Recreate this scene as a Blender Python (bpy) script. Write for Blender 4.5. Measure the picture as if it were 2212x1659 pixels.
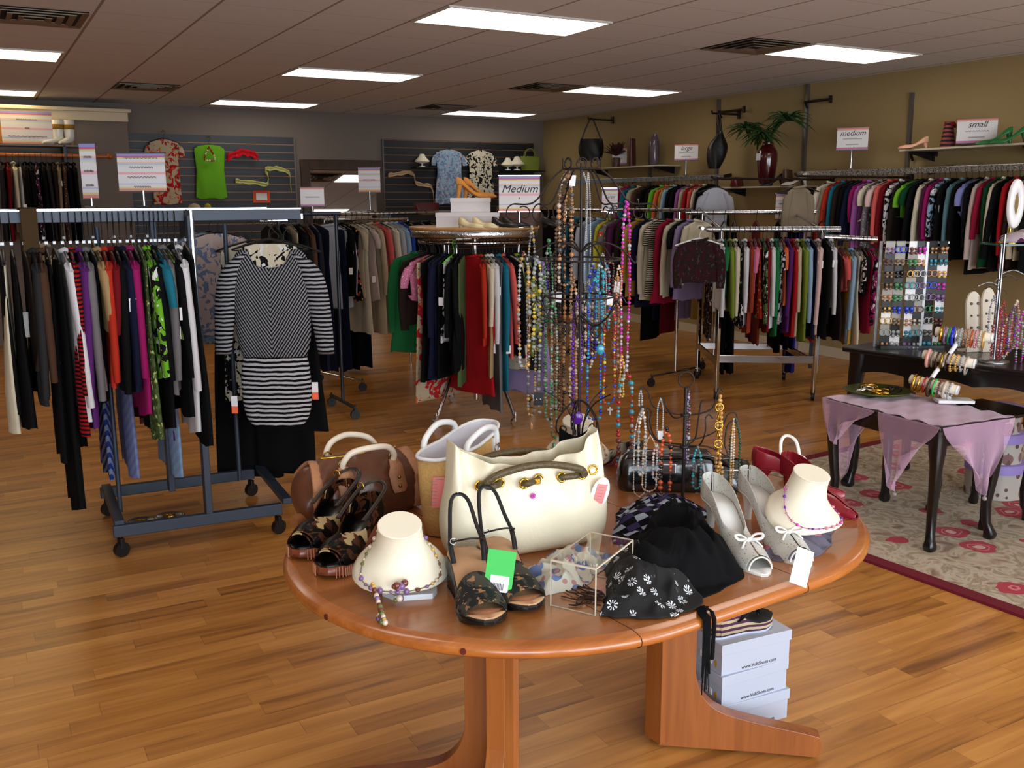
import bpy, math, random
from mathutils import Vector, Matrix, noise as mnoise
PI = math.pi
for o in list(bpy.data.objects): bpy.data.objects.remove(o)
SC = bpy.context.scene
COL = SC.collection
W, H, F = 2212.0, 1659.0, 2073.0
CAMZ = 1.592
V = Vector
# ---------------------------------------------------------------- camera
yaw, pitch, roll = 0.5092, 0.1894, -0.0042
_f = V((math.sin(yaw)*math.cos(pitch), math.cos(yaw)*math.cos(pitch), -math.sin(pitch)))
_r0 = V((math.cos(yaw), -math.sin(yaw), 0)); _u0 = _r0.cross(_f)
_r = _r0*math.cos(roll) + _u0*math.sin(roll); _u = -_r0*math.sin(roll) + _u0*math.cos(roll)
CAM = V((0, 0, CAMZ))
cd = bpy.data.cameras.new('camera'); cam = bpy.data.objects.new('camera', cd); COL.objects.link(cam)
cd.sensor_width = 36; cd.sensor_fit = 'HORIZONTAL'; cd.lens = F/W*36; cd.clip_end = 60; cd.clip_start = .05
m = Matrix((( _r.x, _u.x, -_f.x), (_r.y, _u.y, -_f.y), (_r.z, _u.z, -_f.z))).to_4x4(); m.translation = CAM
cam.matrix_world = m
SC.camera = cam
SC.view_settings.view_transform = 'Standard'; SC.view_settings.look = 'None'
SC.view_settings.exposure = 0.16; SC.view_settings.gamma = 1; SC.view_settings.use_curve_mapping = False
# survey helpers: a direction seen in the photograph met with a real plane of the room
def ray(px, py): return _f + _r*((px-W/2)/F) + _u*((H/2-py)/F)
def atz(px, py, z): d = ray(px, py); return CAM + d*((z-CAMZ)/d.z)
def atx(px, py, X): d = ray(px, py); return CAM + d*(X/d.x)
def aty(px, py, Y): d = ray(px, py); return CAM + d*(Y/d.y)
def atd(px, py, dist): return CAM + ray(px, py)*dist           # at a depth along the view axis
def pj(P):
    d = V(P)-CAM; z = d.dot(_f); return W/2+F*d.dot(_r)/z, H/2-F*d.dot(_u)/z, z
TT = .74                                                        # table top height
def T(px, py, z=TT): return atz(px, py, z)
# ---------------------------------------------------------------- world and lights
wd = bpy.data.worlds.new('world'); SC.world = wd; wd.use_nodes = True
bg = wd.node_tree.nodes['Background']; bg.inputs[0].default_value = (.72, .82, 1, 1); bg.inputs[1].default_value = 1.6
def area(name, loc, rot, sx, sy, power, color=(1, 1, 1), spread=PI):
    l = bpy.data.lights.new(name, 'AREA'); l.shape = 'RECTANGLE'; l.size = sx; l.size_y = sy; l.energy = power; l.color = color; l.spread = spread
    o = bpy.data.objects.new(name, l); COL.objects.link(o); o.location = loc; o.rotation_euler = rot; return o
U = .6096; CU = -2.3003; V0 = 8.95                              # ceiling grid pitch (2 ft) and its offset
RX, BY, CZ = 7.60, 12.62, 2.74
FY, LX = -2.6, -6.0
WINS = [(-3.1, -.3), (.1, 2.9), (3.3, 6.1)]
for a, b in WINS:
    area('window_daylight', ((a+b)/2, FY-.12, 1.35), (PI/2, 0, 0), b-a-.1, 2.2, 110, (.86, .94, 1))
# ---------------------------------------------------------------- materials
def lin(c):
    out = []
    for v in c[:3]:
        v = v/255.0
        out.append(v/12.92 if v <= .04045 else ((v+.055)/1.055)**2.4)
    return (*out, 1)
MC = {}
class NT:
    def __init__(s, name):
        s.m = bpy.data.materials.new(name); s.m.use_nodes = True; s.t = s.m.node_tree; s.N = s.t.nodes; s.L = s.t.links
        s.b = s.N['Principled BSDF']
    def n(s, typ, **k):
        x = s.N.new(typ)
        for a, v in k.items():
            if a == 'inp':
                for i, w in v.items(): x.inputs[i].default_value = w
            else: setattr(x, a, v)
        return x
    def l(s, a, b): s.L.new(a, b)
    def mix(s, fac, c1, c2):
        x = s.N.new('ShaderNodeMix'); x.data_type = 'RGBA'
        for i, v in ((0, fac), (6, c1), (7, c2)):
            if hasattr(v, 'is_linked') or hasattr(v, 'links'): s.L.new(v, x.inputs[i])
            else: x.inputs[i].default_value = v
        return x.outputs[2]
    def math(s, op, a, b=0.0, c=None):
        x = s.N.new('ShaderNodeMath'); x.operation = op
        for i, v in enumerate((a, b, c)):
            if v is None: continue
            if hasattr(v, 'links'): s.L.new(v, x.inputs[i])
            else: x.inputs[i].default_value = v
        return x.outputs[0]
def obc(k, sc=(1, 1, 1), gen=False):
    tc = k.n('ShaderNodeTexCoord'); mp = k.n('ShaderNodeMapping'); mp.inputs['Scale'].default_value = sc
    k.l(tc.outputs['Object'], mp.inputs[0]); return mp.outputs[0]
def plain(key, c, rough=.5, metal=0.0, coat=0.0, emit=None, es=1.0, trans=0.0, ior=1.45, sheen=0.0, bump=0, bs=200, alpha=1, var=0, vs=8):
    if key in MC: return MC[key]
    k = NT(key); b = k.b
    b.inputs['Base Color'].default_value = lin(c); b.inputs['Roughness'].default_value = rough; b.inputs['Metallic'].default_value = metal
    b.inputs['Coat Weight'].default_value = coat; b.inputs['Coat Roughness'].default_value = .15
    b.inputs['Transmission Weight'].default_value = trans; b.inputs['IOR'].default_value = ior; b.inputs['Sheen Weight'].default_value = sheen
    b.inputs['Alpha'].default_value = alpha
    if emit: b.inputs['Emission Color'].default_value = lin(emit); b.inputs['Emission Strength'].default_value = es
    if bump:
        nz = k.n('ShaderNodeTexNoise', inp={'Scale': bs, 'Detail': 3}); k.l(obc(k), nz.inputs['Vector'])
        bp = k.n('ShaderNodeBump', inp={'Strength': bump, 'Distance': .004}); k.l(nz.outputs[0], bp.inputs['Height']); k.l(bp.outputs[0], b.inputs['Normal'])
    if var:
        nz = k.n('ShaderNodeTexNoise', inp={'Scale': vs, 'Detail': 4}); k.l(obc(k), nz.inputs['Vector'])
        c2 = tuple(max(0, v*(1-var)) for v in c); k.l(k.mix(nz.outputs[0], lin(c), lin(c2)), b.inputs['Base Color'])
    MC[key] = k.m; return k.m
def fabric(c, pat=None, c2=(0, 0, 0), c3=(255, 255, 255), s=1.0, rough=.92):
    """cloth with a woven bump; pat: hstripe vstripe chev floral blotch dots plaid leopard sparse"""
    key = 'fabric_%s_%02x%02x%02x' % (pat or 'plain', *[int(v) for v in c])
    if pat: key += '_%02x%02x%02x_%02x%02x%02x_%g' % (*[int(v) for v in c2], *[int(v) for v in c3], s)
    if key in MC: return MC[key]
    k = NT(key); b = k.b; b.inputs['Roughness'].default_value = rough; b.inputs['Specular IOR Level'].default_value = .12
    co = obc(k)
    def mute(q): g = sum(q[:3])/3; return lin(tuple((v*.88+g*.12)*.93 for v in q[:3]))
    A, B, C3 = mute(c), mute(c2), mute(c3)
    sp = k.n('ShaderNodeSeparateXYZ'); k.l(co, sp.inputs[0])
    out = None
    if pat in ('hstripe', 'vstripe', 'chev'):
        d = sp.outputs[2] if pat != 'vstripe' else sp.outputs[0]
        if pat == 'chev': d = k.math('SUBTRACT', sp.outputs[2], k.math('MULTIPLY', k.math('ABSOLUTE', sp.outputs[0]), 1.3))
        wob = k.n('ShaderNodeTexNoise', inp={'Scale': 14}); k.l(co, wob.inputs['Vector'])
        d = k.math('ADD', d, k.math('MULTIPLY', wob.outputs[0], .012))
        fr = k.math('FRACT', k.math('MULTIPLY', d, 90/s)); out = k.mix(k.math('GREATER_THAN', fr, .5), A, B)
    elif pat == 'floral':
        v = k.n('ShaderNodeTexVoronoi', inp={'Scale': 22/s}); k.l(co, v.inputs['Vector'])
        v2 = k.n('ShaderNodeTexVoronoi', inp={'Scale': 35/s}); k.l(obc(k, (1, 1.3, 1)), v2.inputs['Vector'])
        a = k.mix(k.math('LESS_THAN', v.outputs[0], .36), A, B); out = k.mix(k.math('LESS_THAN', v2.outputs[0], .27), a, C3)
    elif pat in ('blotch', 'leopard'):
        v = k.n('ShaderNodeTexNoise', inp={'Scale': (45 if pat == 'leopard' else 16)/s, 'Detail': 2, 'Distortion': 1.2}); k.l(co, v.inputs['Vector'])
        v2 = k.n('ShaderNodeTexNoise', inp={'Scale': 30/s, 'Detail': 2}); k.l(obc(k, (1.3, 1, .8)), v2.inputs['Vector'])
        a = k.mix(k.math('GREATER_THAN', v.outputs[0], .52), A, B); out = k.mix(k.math('GREATER_THAN', v2.outputs[0], .61), a, C3)
    elif pat in ('dots', 'sparse'):
        v = k.n('ShaderNodeTexVoronoi', inp={'Scale': (18 if pat == 'dots' else 60)/s, 'Randomness': .5 if pat == 'dots' else 1}); k.l(co, v.inputs['Vector'])
        out = k.mix(k.math('LESS_THAN', v.outputs[0], .36 if pat == 'dots' else .2), A, B)
    elif pat == 'plaid':
        f1 = k.math('GREATER_THAN', k.math('FRACT', k.math('MULTIPLY', sp.outputs[0], 45/s)), .5)
        f2 = k.math('GREATER_THAN', k.math('FRACT', k.math('MULTIPLY', k.math('ADD', sp.outputs[1], sp.outputs[2]), 45/s)), .5)
        out = k.mix(f2, k.mix(f1, A, B), k.mix(f1, B, C3))
    nz = k.n('ShaderNodeTexNoise', inp={'Scale': 3.5, 'Detail': 3}); k.l(co, nz.inputs['Vector'])
    dark = k.n('ShaderNodeMix', data_type='RGBA', blend_type='MULTIPLY'); dark.inputs[0].default_value = .25
    if out: k.l(out, dark.inputs[6])
    else: dark.inputs[6].default_value = A
    k.l(nz.outputs[0], dark.inputs[7]); k.l(dark.outputs[2], b.inputs['Base Color'])
    wv = k.n('ShaderNodeTexNoise', inp={'Scale': 420, 'Detail': 1}); k.l(co, wv.inputs['Vector'])
    fd = k.n('ShaderNodeTexNoise', inp={'Scale': 9, 'Detail': 2}); k.l(obc(k, (1, 1, .35)), fd.inputs['Vector'])
    bp = k.n('ShaderNodeBump', inp={'Strength': .25, 'Distance': .0015}); k.l(wv.outputs[0], bp.inputs['Height'])
    bp2 = k.n('ShaderNodeBump', inp={'Strength': .5, 'Distance': .02}); k.l(fd.outputs[0], bp2.inputs['Height']); k.l(bp.outputs[0], bp2.inputs['Normal'])
    k.l(bp2.outputs[0], b.inputs['Normal'])
    MC[key] = k.m; return k.m
def sheer(key, c, op=.45):
    if key in MC: return MC[key]
    k = NT(key); b = k.b; b.inputs['Base Color'].default_value = lin(c); b.inputs['Roughness'].default_value = .45; b.inputs['Sheen Weight'].default_value = .6
    tr = k.n('ShaderNodeBsdfTransparent'); mx = k.n('ShaderNodeMixShader'); lw = k.n('ShaderNodeLayerWeight', inp={'Blend': .35})
    fc = k.math('ADD', k.math('MULTIPLY', lw.outputs['Facing'], .5), op)
    k.l(fc, mx.inputs[0]); k.l(tr.outputs[0], mx.inputs[1]); k.l(b.outputs[0], mx.inputs[2]); k.l(mx.outputs[0], k.N['Material Output'].inputs[0])
    MC[key] = k.m; return k.m
def wood(key, c1, c2, rough=.35, axis=0, sc=1.0, coat=.3):
    if key in MC: return MC[key]
    k = NT(key); b = k.b; b.inputs['Roughness'].default_value = rough; b.inputs['Coat Weight'].default_value = coat; b.inputs['Coat Roughness'].default_value = .2
    s = [14*sc, 14*sc, 14*sc]; s[axis] = 1.2*sc
    nz = k.n('ShaderNodeTexNoise', inp={'Scale': 1, 'Detail': 6, 'Distortion': .6}); k.l(obc(k, s), nz.inputs['Vector'])
    s2 = [90*sc]*3; s2[axis] = 5*sc
    n2 = k.n('ShaderNodeTexNoise', inp={'Scale': 1, 'Detail': 3}); k.l(obc(k, s2), n2.inputs['Vector'])
    f = k.math('ADD', k.math('MULTIPLY', nz.outputs[0], .7), k.math('MULTIPLY', n2.outputs[0], .3))
    r = k.n('ShaderNodeValToRGB'); r.color_ramp.elements[0].position = .33; r.color_ramp.elements[1].position = .66
    r.color_ramp.elements[0].color = lin(c2); r.color_ramp.elements[1].color = lin(c1)
    k.l(f, r.inputs[0]); k.l(r.outputs[0], b.inputs['Base Color'])
    MC[key] = k.m; return k.m
CHROME = plain('chrome', (205, 208, 212), .12, 1.0)
DCHROME = plain('worn_chrome', (150, 152, 155), .28, 1.0)
BLK = plain('black_plastic', (16, 16, 18), .4)
IRON = plain('dark_wrought_iron', (46, 40, 40), .45, .6)
GOLD = plain('gold_metal', (226, 178, 70), .22, 1.0)
SILVER = plain('silver_metal', (215, 215, 220), .2, 1.0)
WHITEP = plain('white_card', (236, 236, 238), .55)
GUN = plain('charcoal_painted_steel', (52, 62, 76), .42, .25)
BLKLAC = plain('black_lacquer_wood', (14, 12, 13), .3, 0, .35)
# ---------------------------------------------------------------- mesh builder
class MB:
    def __init__(s): s.v = []; s.f = []; s.mi = []; s.sm = []
    def add(s, vs, fs, mi=0, sm=True):
        o = len(s.v); s.v += [tuple(p) for p in vs]
        for f in fs: s.f.append([i+o for i in f]); s.mi.append(mi); s.sm.append(sm)
    def box(s, c, d, mi=0, rz=0.0, rot=None):
        x, y, z = d[0]/2, d[1]/2, d[2]/2
        vs = [V((a*x, b*y, e*z)) for e in (-1, 1) for b in (-1, 1) for a in (-1, 1)]
        R = rot if rot is not None else Matrix.Rotation(rz, 3, 'Z')
        vs = [R @ p + V(c) for p in vs]
        s.add(vs, [(0, 2, 3, 1), (4, 5, 7, 6), (0, 1, 5, 4), (2, 6, 7, 3), (0, 4, 6, 2), (1, 3, 7, 5)], mi, False); return s
    def loft(s, rings, mi=0, ca=True, cb=True, closed=True, sm=True):
        n = len(rings[0]); vs = [p for r in rings for p in r]; fs = []
        for i in range(len(rings)-1):
            for j in range(n if closed else n-1):
                a, b = i*n+j, i*n+(j+1) % n; fs.append((a, b, b+n, a+n))
        s.add(vs, fs, mi, sm)
        if ca: s.add(rings[0], [tuple(range(n))[::-1]], mi, False)
        if cb: s.add(rings[-1], [tuple(range(n))], mi, False)
        return s
    def tube(s, pts, r, n=8, mi=0, closed=False, flat=1.0, up=None):
        pts = [V(p) for p in pts]; N = len(pts)
        if N < 2: return s
        rs = r if isinstance(r, (list, tuple)) else [r]*N
        rings = []; pu = None
        for i, p in enumerate(pts):
            if closed: t = pts[(i+1) % N]-pts[i-1]
            else: t = pts[min(i+1, N-1)]-pts[max(i-1, 0)]
            if t.length < 1e-9: t = V((0, 0, 1))
            t.normalize()
            if pu is None:
                a = V(up) if up is not None else (V((0, 0, 1)) if abs(t.z) < .9 else V((1, 0, 0)))
                if abs(a.normalized().dot(t)) > .97: a = V((0, 1, 0)) if abs(t.y) < .9 else V((1, 0, 0))
                u = (a - t*a.dot(t)).normalized()
            else:
                u = pu - t*pu.dot(t)
                u = u.normalized() if u.length > 1e-6 else pu
            pu = u; w = t.cross(u)
            rings.append([p + u*(rs[i]*flat*math.cos(2*PI*k/n)) + w*(rs[i]*math.sin(2*PI*k/n)) for k in range(n)])
        if closed: rings.append(rings[0]); s.loft(rings, mi, False, False)
        else: s.loft(rings, mi)
        return s
    def lathe(s, prof, n=20, c=(0, 0, 0), mi=0, sx=1, sy=1, ca=True, cb=True):
        c = V(c); s.loft([[c+V((r*sx*math.cos(2*PI*k/n), r*sy*math.sin(2*PI*k/n), z)) for k in range(n)] for r, z in prof], mi, ca, cb); return s
    def sph(s, c, r, mi=0, nu=8, nv=5, sc=(1, 1, 1)):
        c = V(c); vs = [c+V((0, 0, -r*sc[2]))]; fs = []
        for i in range(1, nv):
            a = -PI/2+PI*i/nv
            for k in range(nu):
                b = 2*PI*k/nu; vs.append(c+V((r*sc[0]*math.cos(a)*math.cos(b), r*sc[1]*math.cos(a)*math.sin(b), r*sc[2]*math.sin(a))))
        vs.append(c+V((0, 0, r*sc[2]))); t = len(vs)-1
        for k in range(nu):
            fs.append((0, 1+(k+1) % nu, 1+k)); fs.append((t, t-nu+k, t-nu+(k+1) % nu))
        for i in range(nv-2):
            for k in range(nu):
                a, b = 1+i*nu+k, 1+i*nu+(k+1) % nu; fs.append((a, b, b+nu, a+nu))
        s.add(vs, fs, mi); return s
    def torus(s, c, R, r, axis='Z', n=16, m=6, mi=0, rot=None):
        c = V(c); pts = []
        for k in range(n):
            a = 2*PI*k/n; p = V((R*math.cos(a), R*math.sin(a), 0))
            if axis == 'X': p = V((0, p.x, p.y))
            if axis == 'Y': p = V((p.x, 0, p.y))
            if rot is not None: p = rot @ p
            pts.append(c+p)
        s.tube(pts, r, m, mi, closed=True); return s
    def grid(s, fn, nu, nv, mi=0, sm=True):
        vs = [fn(i/nu, j/nv) for i in range(nu+1) for j in range(nv+1)]; fs = []
        for i in range(nu):
            for j in range(nv):
                a = i*(nv+1)+j; fs.append((a, a+1, a+nv+2, a+nv+1))
        s.add(vs, fs, mi, sm); return s
    def mesh(s, name, mats):
        me = bpy.data.meshes.new(name); me.from_pydata([tuple(v) for v in s.v], [], s.f)
        if not isinstance(mats, (list, tuple)): mats = [mats]
        for m_ in mats: me.materials.append(m_)
        me.polygons.foreach_set('material_index', s.mi); me.polygons.foreach_set('use_smooth', s.sm); me.update(); return me
    def build(s, name, mats, parent=None, bevel=0, solid=0, sub=0, off=0):
        o = bpy.data.objects.new(name, s.mesh(name, mats)); COL.objects.link(o)
        if parent: o.parent = parent
        if bevel: b = o.modifiers.new('bevel', 'BEVEL'); b.width = bevel; b.segments = 2; b.limit_method = 'ANGLE'
        if solid: b = o.modifiers.new('solid', 'SOLIDIFY'); b.thickness = solid; b.offset = off
        if sub: b = o.modifiers.new('sub', 'SUBSURF'); b.levels = sub; b.render_levels = sub
        return o
LABELS = set()
import re as regex
def wc(l): return len(regex.findall(r"[A-Za-z0-9']+", l))
def tag(o, label, cat, group=None, kind=None):
    o['label'] = label; o['category'] = cat
    if group: o['group'] = group
    if kind: o['kind'] = kind
    n = len(label.split())
    n = wc(label)
    if label in LABELS or n < 4 or n > 16: print('LABEL?', n, label)
    LABELS.add(label); return o
def thing(name, label, cat, loc=(0, 0, 0), rz=0.0, group=None, rot=None):
    o = bpy.data.objects.new(name, None); COL.objects.link(o); o.empty_display_size = .05
    o.location = loc; o.rotation_euler = rot if rot else (0, 0, rz)
    return tag(o, label, cat, group)
def struct(name, mb, mat, **k):
    o = mb.build(name, mat, **k); o['kind'] = 'structure'; return o
def bx(c, d, **k): return MB().box(c, d, **k)
def arc(c, r, a0, a1, n=10, plane='XZ'):
    out = []
    for i in range(n+1):
        a = a0+(a1-a0)*i/n; x, y = r*math.cos(a), r*math.sin(a)
        out.append(V(c)+(V((x, 0, y)) if plane == 'XZ' else V((x, y, 0)) if plane == 'XY' else V((0, x, y))))
    return out
def smooth(pts, n=4):
    """Catmull-Rom through the points"""
    pts = [V(p) for p in pts]; out = []
    for i in range(len(pts)-1):
        p0, p1, p2, p3 = pts[max(i-1, 0)], pts[i], pts[i+1], pts[min(i+2, len(pts)-1)]
        for k in range(n):
            t = k/n; out.append(.5*((2*p1)+(p2-p0)*t+(2*p0-5*p1+4*p2-p3)*t*t+(3*p1-p0-3*p2+p3)*t**3))
    out.append(pts[-1]); return out
def text(s, size, mat, parent, loc, rot, name='lettering', shear=.2, bold=0.0):
    c = bpy.data.curves.new(name, 'FONT'); c.body = s; c.size = size; c.extrude = .0004; c.shear = shear; c.offset = bold
    c.align_x = 'CENTER'; c.align_y = 'CENTER'; c.resolution_u = 3
    o = bpy.data.objects.new(name+'_c', c); COL.objects.link(o)
    dg = bpy.context.evaluated_depsgraph_get(); me = bpy.data.meshes.new_from_object(o.evaluated_get(dg)); COL.objects.unlink(o); bpy.data.objects.remove(o)
    me.materials.clear(); me.materials.append(mat)
    q = bpy.data.objects.new(name, me); COL.objects.link(q); q.parent = parent; q.location = loc; q.rotation_euler = rot; return q
# ---------------------------------------------------------------- room shell
def floor_mat():
    k = NT('laminate_plank_floor'); b = k.b
    tc = k.n('ShaderNodeTexCoord'); sp = k.n('ShaderNodeSeparateXYZ'); k.l(tc.outputs['Object'], sp.inputs[0])
    X, Y = sp.outputs[0], sp.outputs[1]
    row = k.math('FLOOR', k.math('DIVIDE', Y, .085))
    wn = k.n('ShaderNodeTexWhiteNoise', noise_dimensions='1D'); k.l(row, wn.inputs['W'])
    xs = k.math('ADD', k.math('DIVIDE', X, .62), k.math('MULTIPLY', wn.outputs[0], 7))
    cell = k.math('FLOOR', xs)
    cb = k.n('ShaderNodeCombineXYZ'); k.l(row, cb.inputs[0]); k.l(cell, cb.inputs[1])
    wn2 = k.n('ShaderNodeTexWhiteNoise', noise_dimensions='2D'); k.l(cb.outputs[0], wn2.inputs['Vector'])
    mp = k.n('ShaderNodeMapping'); mp.inputs['Scale'].default_value = (2.2, 26, 1); k.l(tc.outputs['Object'], mp.inputs[0])
    off = k.n('ShaderNodeVectorMath', operation='MULTIPLY_ADD'); k.l(wn2.outputs[1], off.inputs[0]); off.inputs[1].default_value = (9, 9, 9); k.l(mp.outputs[0], off.inputs[2])
    nz = k.n('ShaderNodeTexNoise', inp={'Scale': 1, 'Detail': 6, 'Distortion': .5}); k.l(off.outputs[0], nz.inputs['Vector'])
    f = k.math('ADD', k.math('MULTIPLY', nz.outputs[0], .74), k.math('MULTIPLY', wn2.outputs[0], .26))
    r = k.n('ShaderNodeValToRGB'); e = r.color_ramp.elements
    e[0].position = .25; e[0].color = lin((128, 82, 38)); e[1].position = .78; e[1].color = lin((220, 158, 82))
    q = e.new(.42); q.color = lin((178, 118, 54)); q = e.new(.58); q.color = lin((198, 136, 66))
    k.l(f, r.inputs[0])
    e1 = k.math('LESS_THAN', k.math('FRACT', k.math('DIVIDE', Y, .085)), .03); e2 = k.math('LESS_THAN', k.math('FRACT', xs), .004)
    c = k.mix(k.math('MULTIPLY', k.math('MAXIMUM', e1, e2), .35), r.outputs[0], lin((80, 50, 26)))
    k.l(c, b.inputs['Base Color']); b.inputs['Roughness'].default_value = .3; b.inputs['Specular IOR Level'].default_value = .5
    nb = k.n('ShaderNodeTexNoise', inp={'Scale': 2.5, 'Detail': 2}); k.l(tc.outputs['Object'], nb.inputs['Vector'])
    bp = k.n('ShaderNodeBump', inp={'Strength': .08, 'Distance': .02}); k.l(nb.outputs[0], bp.inputs['Height']); k.l(bp.outputs[0], b.inputs['Normal'])
    return k.m
def ceil_mat():
    k = NT('suspended_ceiling_tiles'); b = k.b; b.inputs['Roughness'].default_value = .95
    tc = k.n('ShaderNodeTexCoord'); sp = k.n('ShaderNodeSeparateXYZ'); k.l(tc.outputs['Object'], sp.inputs[0])
    fx = k.math('FRACT', k.math('ADD', k.math('DIVIDE', sp.outputs[0], U), CU-.012+50)); fy = k.math('FRACT', k.math('ADD', k.math('DIVIDE', sp.outputs[1], U), -V0-.005+50))
    gx = k.math('LESS_THAN', fx, .03); gy = k.math('LESS_THAN', fy, .018)
    nz = k.n('ShaderNodeTexNoise', inp={'Scale': 160, 'Detail': 4}); k.l(tc.outputs['Object'], nz.inputs['Vector'])
    base = k.mix(nz.outputs[0], lin((206, 206, 208)), lin((236, 236, 238)))
    c = k.mix(k.math('MULTIPLY', gy, .35), base, lin((150, 136, 122))); c = k.mix(k.math('MULTIPLY', gx, .8), c, lin((128, 104, 84)))
    k.l(c, b.inputs['Base Color'])
    bp = k.n('ShaderNodeBump', inp={'Strength': .4, 'Distance': .004}); k.l(nz.outputs[0], bp.inputs['Height']); k.l(bp.outputs[0], b.inputs['Normal'])
    return k.m
TAN = plain('tan_painted_wall', (168, 144, 98), .85, bump=.15, bs=300, var=.06, vs=2)
GREY = plain('taupe_grey_painted_wall', (122, 112, 104), .85, bump=.15, bs=300)
CREAM = plain('cream_trim_paint', (214, 200, 172), .6)
struct('floor', bx(((LX+RX)/2, (FY+BY)/2, -.05), (RX-LX+.4, BY-FY+.4, .1)), floor_mat())
struct('ceiling', bx(((LX+RX)/2, (FY+BY)/2, CZ+.05), (RX-LX+.4, BY-FY+.4, .1)), ceil_mat())
struct('wall_back', bx(((LX+RX)/2, BY+.05, CZ/2), (RX-LX+.4, .1, CZ)), GREY)
struct('wall_right', bx((RX+.05, (FY+BY)/2, CZ/2), (.1, BY-FY, CZ)), TAN)
struct('wall_left', bx((LX-.05, (FY+BY)/2, CZ/2), (.1, BY-FY, CZ)), GREY)
wf = MB(); xs = [LX]
for a, b in WINS: wf.box(((a+b)/2, FY-.05, .1), (b-a, .1, .2)); wf.box(((a+b)/2, FY-.05, 2.62), (b-a, .1, .24)); xs += [a, b]
xs.append(RX)
for i in range(0, len(xs), 2): wf.box(((xs[i]+xs[i+1])/2, FY-.05, CZ/2), (xs[i+1]-xs[i], .1, CZ))
struct('wall_front', wf, CREAM)
for n, (a, b) in enumerate(WINS):
    fr = MB()
    for z in (.225, 2.475): fr.box(((a+b)/2, FY-.05, z), (b-a, .08, .05))
    for x in (a+.025, (a+b)/2, b-.025): fr.box((x, FY-.05, 1.35), (.05, .08, 2.2))
    struct('window_%d' % (n+1), fr, DCHROME)
pw = aty(272, 237, 12.2); PX = pw.x
struct('wall_partition', bx(((LX+PX)/2, 12.4, pw.z/2), (PX-LX, .42, pw.z)), GREY)
cz = aty(272, 264, 12.2).z
cn = MB()
cn.box(((LX+PX)/2, 12.17, (cz+pw.z)/2), (PX-LX+.02, .05, pw.z-cz)); cn.box(((LX+PX)/2, 12.155, pw.z-.02), (PX-LX+.08, .1, .04))
struct('trim_1', cn, CREAM, bevel=.008)
struct('baseboard_back', bx(((PX+RX)/2, BY-.008, .05), (RX-PX, .015, .1)), CREAM)
struct('baseboard_right', bx((RX-.008, (FY+BY)/2, .05), (.015, BY-FY, .1)), CREAM)
# ceiling fixtures
LITE = plain('lit_diffuser_panel', (255, 250, 238), .6, emit=(255, 246, 232), es=3.6)
LITEW = plain('lit_warm_diffuser_panel', (255, 240, 210), .6, emit=(255, 226, 170), es=5.0)
FRM = plain('white_painted_metal', (200, 196, 190), .5)
def fixture(u, v, label, mat=LITE):
    x0 = (u-CU)*U; y0 = v*U
    t = thing('ceiling_light', label, 'ceiling light', (x0+U, y0+U/2, CZ), group='troffer lights in the suspended ceiling')
    fm = MB(); w, d = 2*U-.03, U-.03
    for sx in (-1, 1): fm.box((sx*(w/2-.008), 0, -.006), (.016, d, .012)); fm.box((0, sx*(d/2-.008), -.006), (w-.032, .016, .012))
    fm.build('frame', FRM, t)
    bx((0, 0, -.006), (w-.034, d-.034, .008)).build('diffuser', mat, t)
lab = {(2, 0): 'long bright ceiling light nearest the camera, at the top middle', (2, 1): 'bright ceiling light in the middle row of the left-hand column',
       (2, 2): 'bright ceiling light in front of the green slatwall top', (7, 0): 'bright ceiling light right beside the tan wall top, largest on right',
       (7, 1): 'bright ceiling light in the middle of the right-hand column', (7, 2): 'small far ceiling light just in front of the wall corner'}
for (u, r_), l_ in lab.items(): fixture(u, V0+5*r_, l_)
fixture(-3, V0+5, 'warm ceiling light cut by the left frame edge, the nearer one', LITEW)
fixture(-3, V0+10, 'warm ceiling light cut by the left frame edge, the farther one', LITEW)
for u, v, l_ in ((2, V0-5, 'ceiling light overhead of the oval display table'), (7, V0-5, 'ceiling light overhead of the dark jewellery tables'), (2, V0-10, 'ceiling light near the middle shop window'),
                 (7, V0-10, 'ceiling light near the right shop window'), (-3, V0, 'ceiling light on the left side near the front'), (-3, V0-5, 'ceiling light at the far left near the window')):
    fixture(u, v, l_)
VENT = plain('painted_vent_metal', (132, 116, 98), .5, .2); VIN = plain('vent_inside', (40, 32, 28), .9)
def vent(u, v, label, kind='sq'):
    t = thing('ceiling_vent', label, 'ceiling vent', ((u-CU)*U+U/2, v*U+U/2, CZ), group='air vents in the suspended ceiling')
    bx((0, 0, -.002), (.58, .58, .004)).build('backing', VIN, t)
    for k in range(4):
        s = .29-.065*k; fr = MB(); z = -.008-.004*k
        pr = [(s, z-.006), (s-.03, z+.001)]
        fr.loft([[(c*s_, d*s_, zz) for c, d in ((-1, -1), (1, -1), (1, 1), (-1, 1))] for s_, zz in ((s, z), (s, z-.005), (s-.035, z+.004), (s-.035, z+.008))], 0, False, False, sm=False)
        fr.build('louvre' if k else 'frame', VENT, t)
def at_uv(px, py):
    p = atz(px, py, CZ); return p.x/U+CU, p.y/U
for (px, py, l_) in ((82, 37, 'square air vent at the top left corner of the ceiling'), (1628, 92, 'square air vent beside the large right-hand ceiling light'), (1190, 187, 'air vent left of the middle right-hand ceiling light'),
                     (980, 231, 'small far air vent just before the farthest ceiling light'), (312, 184, 'air vent in front of the white cornice, left of centre')):
    u, v = at_uv(px, py); vent(math.floor(u), math.floor(v), l_)
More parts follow.
